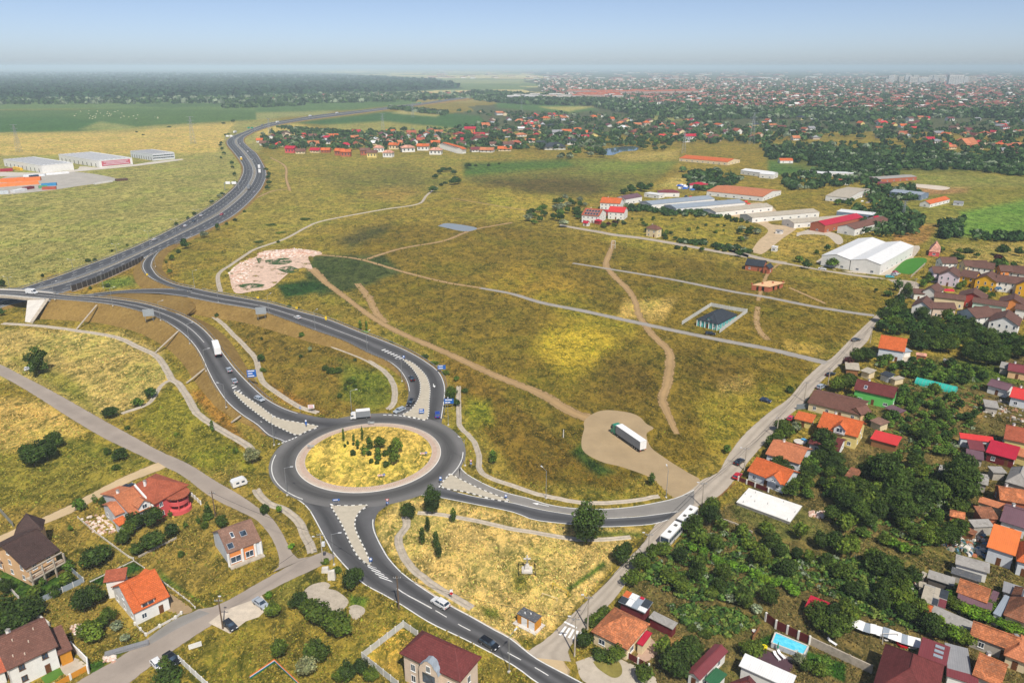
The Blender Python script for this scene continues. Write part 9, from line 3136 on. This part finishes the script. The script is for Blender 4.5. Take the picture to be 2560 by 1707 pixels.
stones('yard_clutter','n 230,180 480,150 600,300 480,340 380,450 330,300',70,'planks and sheets beside the low sheds',(.3,1.0),((200,196,190),(150,140,128),(170,120,90),(220,214,200)),12)
stones('yard_clutter','h 1480,1100 1770,1110 1770,1260 1500,1230',60,'debris on the cleared plot',(.2,.8),((170,164,156),(130,122,110),(160,120,92),(190,182,170)),13)
stones('yard_clutter','k 1200,1000 1400,1030 1680,1040 1600,1070 1330,1080 1150,1060',90,'vehicles and goods parked between the barns',(.8,2.0),((230,230,230),(60,66,76),(60,110,170),(150,140,128),(200,60,50)),14)
stones('yard_clutter','k 1120,920 1230,930 1300,960 1160,950',40,'blue and white goods at the farm entrance',(.8,2.2),((230,230,230),(40,90,180),(150,140,128),(60,110,170)),15)
stones('yard_clutter','l 630,970 760,960 760,1040 640,1050',40,'vehicles on the yard of the grey hall',(.8,2.0),((230,230,230),(150,40,40),(150,140,128),(60,66,76)),16)
stones('hay_bales','i 500,410 760,400 1000,440 1200,460 1200,475 900,460 520,470',36,'pale bales and sheep dotted over the far green field',(.8,1.7),((206,190,150),(216,204,176)),17)
# ---------------------------------------------------------------- labels that single each thing out
MARKS = [('the roundabout island shrubs','q 1350,480'),('the pink house','a 1180,300'),('the dark-roofed balcony house','t 600,600'),('the orange-roofed white house','a 1000,1000'),('the taupe-roofed villa','a 200,1350'),('the grey-gabled house','a 1640,640'),
   ('the maroon-roofed mansion','b 1300,1450'),('the broken concrete pad','b 480,1010'),('the corner cottage','c 750,1230'),('the yellow kiosk','c 120,1150'),('the white bus','c 1150,520'),('the white foundation slab','d 50,350'),('the orange-gabled house','c 1720,120'),
   ('the bright green house','h 760,1080'),('the turquoise tunnel','h 1150,1040'),('the orange-roofed street house','h 860,760'),('the row houses','h 1400,420'),('the factory hall','h 700,150'),('the fenced bungalow','g 1400,560'),('the parked green lorry','g 800,1390'),
   ('the swimming pool','m 680,1080'),('the plum-roofed house','d 950,1450'),('the big orange roof','o 1520,1330'),('the patched low shed','n 700,500'),('the red-roofed shelter','r 1540,1160'),('the yellow dormer house','r 980,1000'),('the bridge abutment','e 250,450'),
   ('the big old tree','e 250,800'),('the loop ramp','e 1020,200'),('the north ramp bend','f 1150,950'),('the west lane','e 600,1250'),('the caravan','a 1650,200'),('the dry green monument','c 104,780'),('the lake','k 740,680'),('the solar villa','k 540,1120'),('the yellow hipped house','k 980,1240'),
   ('the long barns','k 1300,1050'),('the motorway bend','i 1650,750'),('the rubble heap','f 150,120'),('the middle drain','j 1200,950'),('the inner meadow of the ramps','f 550,950'),('the crimson pavilion','m 1050,560'),('the east road','c 300,400'),('the walnut trees','d 800,150'),('the garden wall','m 1200,1250'),('the crimson halls','o 1400,200'),('the dark wood','h 1300,650'),('the office hall','i 1040,700'),('the slope of the motorway','i 1400,1250')]
MW_ = [(n,np.array([pix(s)[0][0],pix(s)[0][1]])) for n,s in MARKS]
ORD = ['first','second','third','fourth','fifth','sixth','seventh','eighth','ninth','tenth','eleventh','twelfth','thirteenth','fourteenth','fifteenth','sixteenth','seventeenth','eighteenth','nineteenth','twentieth']
bpy.context.view_layer.update()
by = {}
for o in REG:
 pr_ = proj([tuple(o.location)])[0]
 if o.get('_auto') == 1:
  nm,c = min(MW_,key=lambda v: np.hypot((v[1] - pr_)[0],1.6 * (v[1] - pr_)[1]))
  d = pr_ - c
  rel = ('left of' if d[0] < 0 else 'right of') if abs(d[0]) > 1.2 * abs(d[1]) else ('behind' if d[1] < 0 else 'in front of')
  if np.hypot(*d) < 14:
   rel = 'close to'
  o['label'] = '%s %s %s' % (o['label'],rel,nm)
 by.setdefault(o['label'],[]).append((float(pr_[0]),o))
for lab,L in by.items():
 if len(L) > 1 and any(o.get('_auto') for _,o in L):
  L.sort(key=lambda v: v[0])
  n = len(L)
  for k,(_,o) in enumerate(L):
   w = 'leftmost' if k == 0 else 'rightmost' if k == n - 1 else (ORD[k] if k < len(ORD) else '%dth' % (k + 1)) + ' from the left'
   o['label'] = '%s, %s of %d' % (lab,w,n) if len((lab + w).split()) < 13 else '%s, %s' % (lab,w)
for o in bpy.data.objects:
 for k in ('_auto','_size'):
  if k in o:
   del o[k]
# ---------------------------------------------------------------- haze
hz = NT('haze_air')
vol = hz.n('ShaderNodeVolumePrincipled')
vol.inputs['Color'].default_value = (0.74,0.92,1.0,1)
vol.inputs['Density'].default_value = 0.5 / 5200
vol.inputs['Anisotropy'].default_value = -0.35
for l_ in list(hz.t.links):
 if l_.to_node == hz.out:
  hz.t.links.remove(l_)
hz.t.nodes.remove(hz.b)
hz.l(vol.outputs[0],hz.out.inputs['Volume'])
o = MB().box(-60000,-60000,-3,60000,60000,140).build('haze',hz.m)
tag(o,'pale summer haze over the plain',kind='stuff')
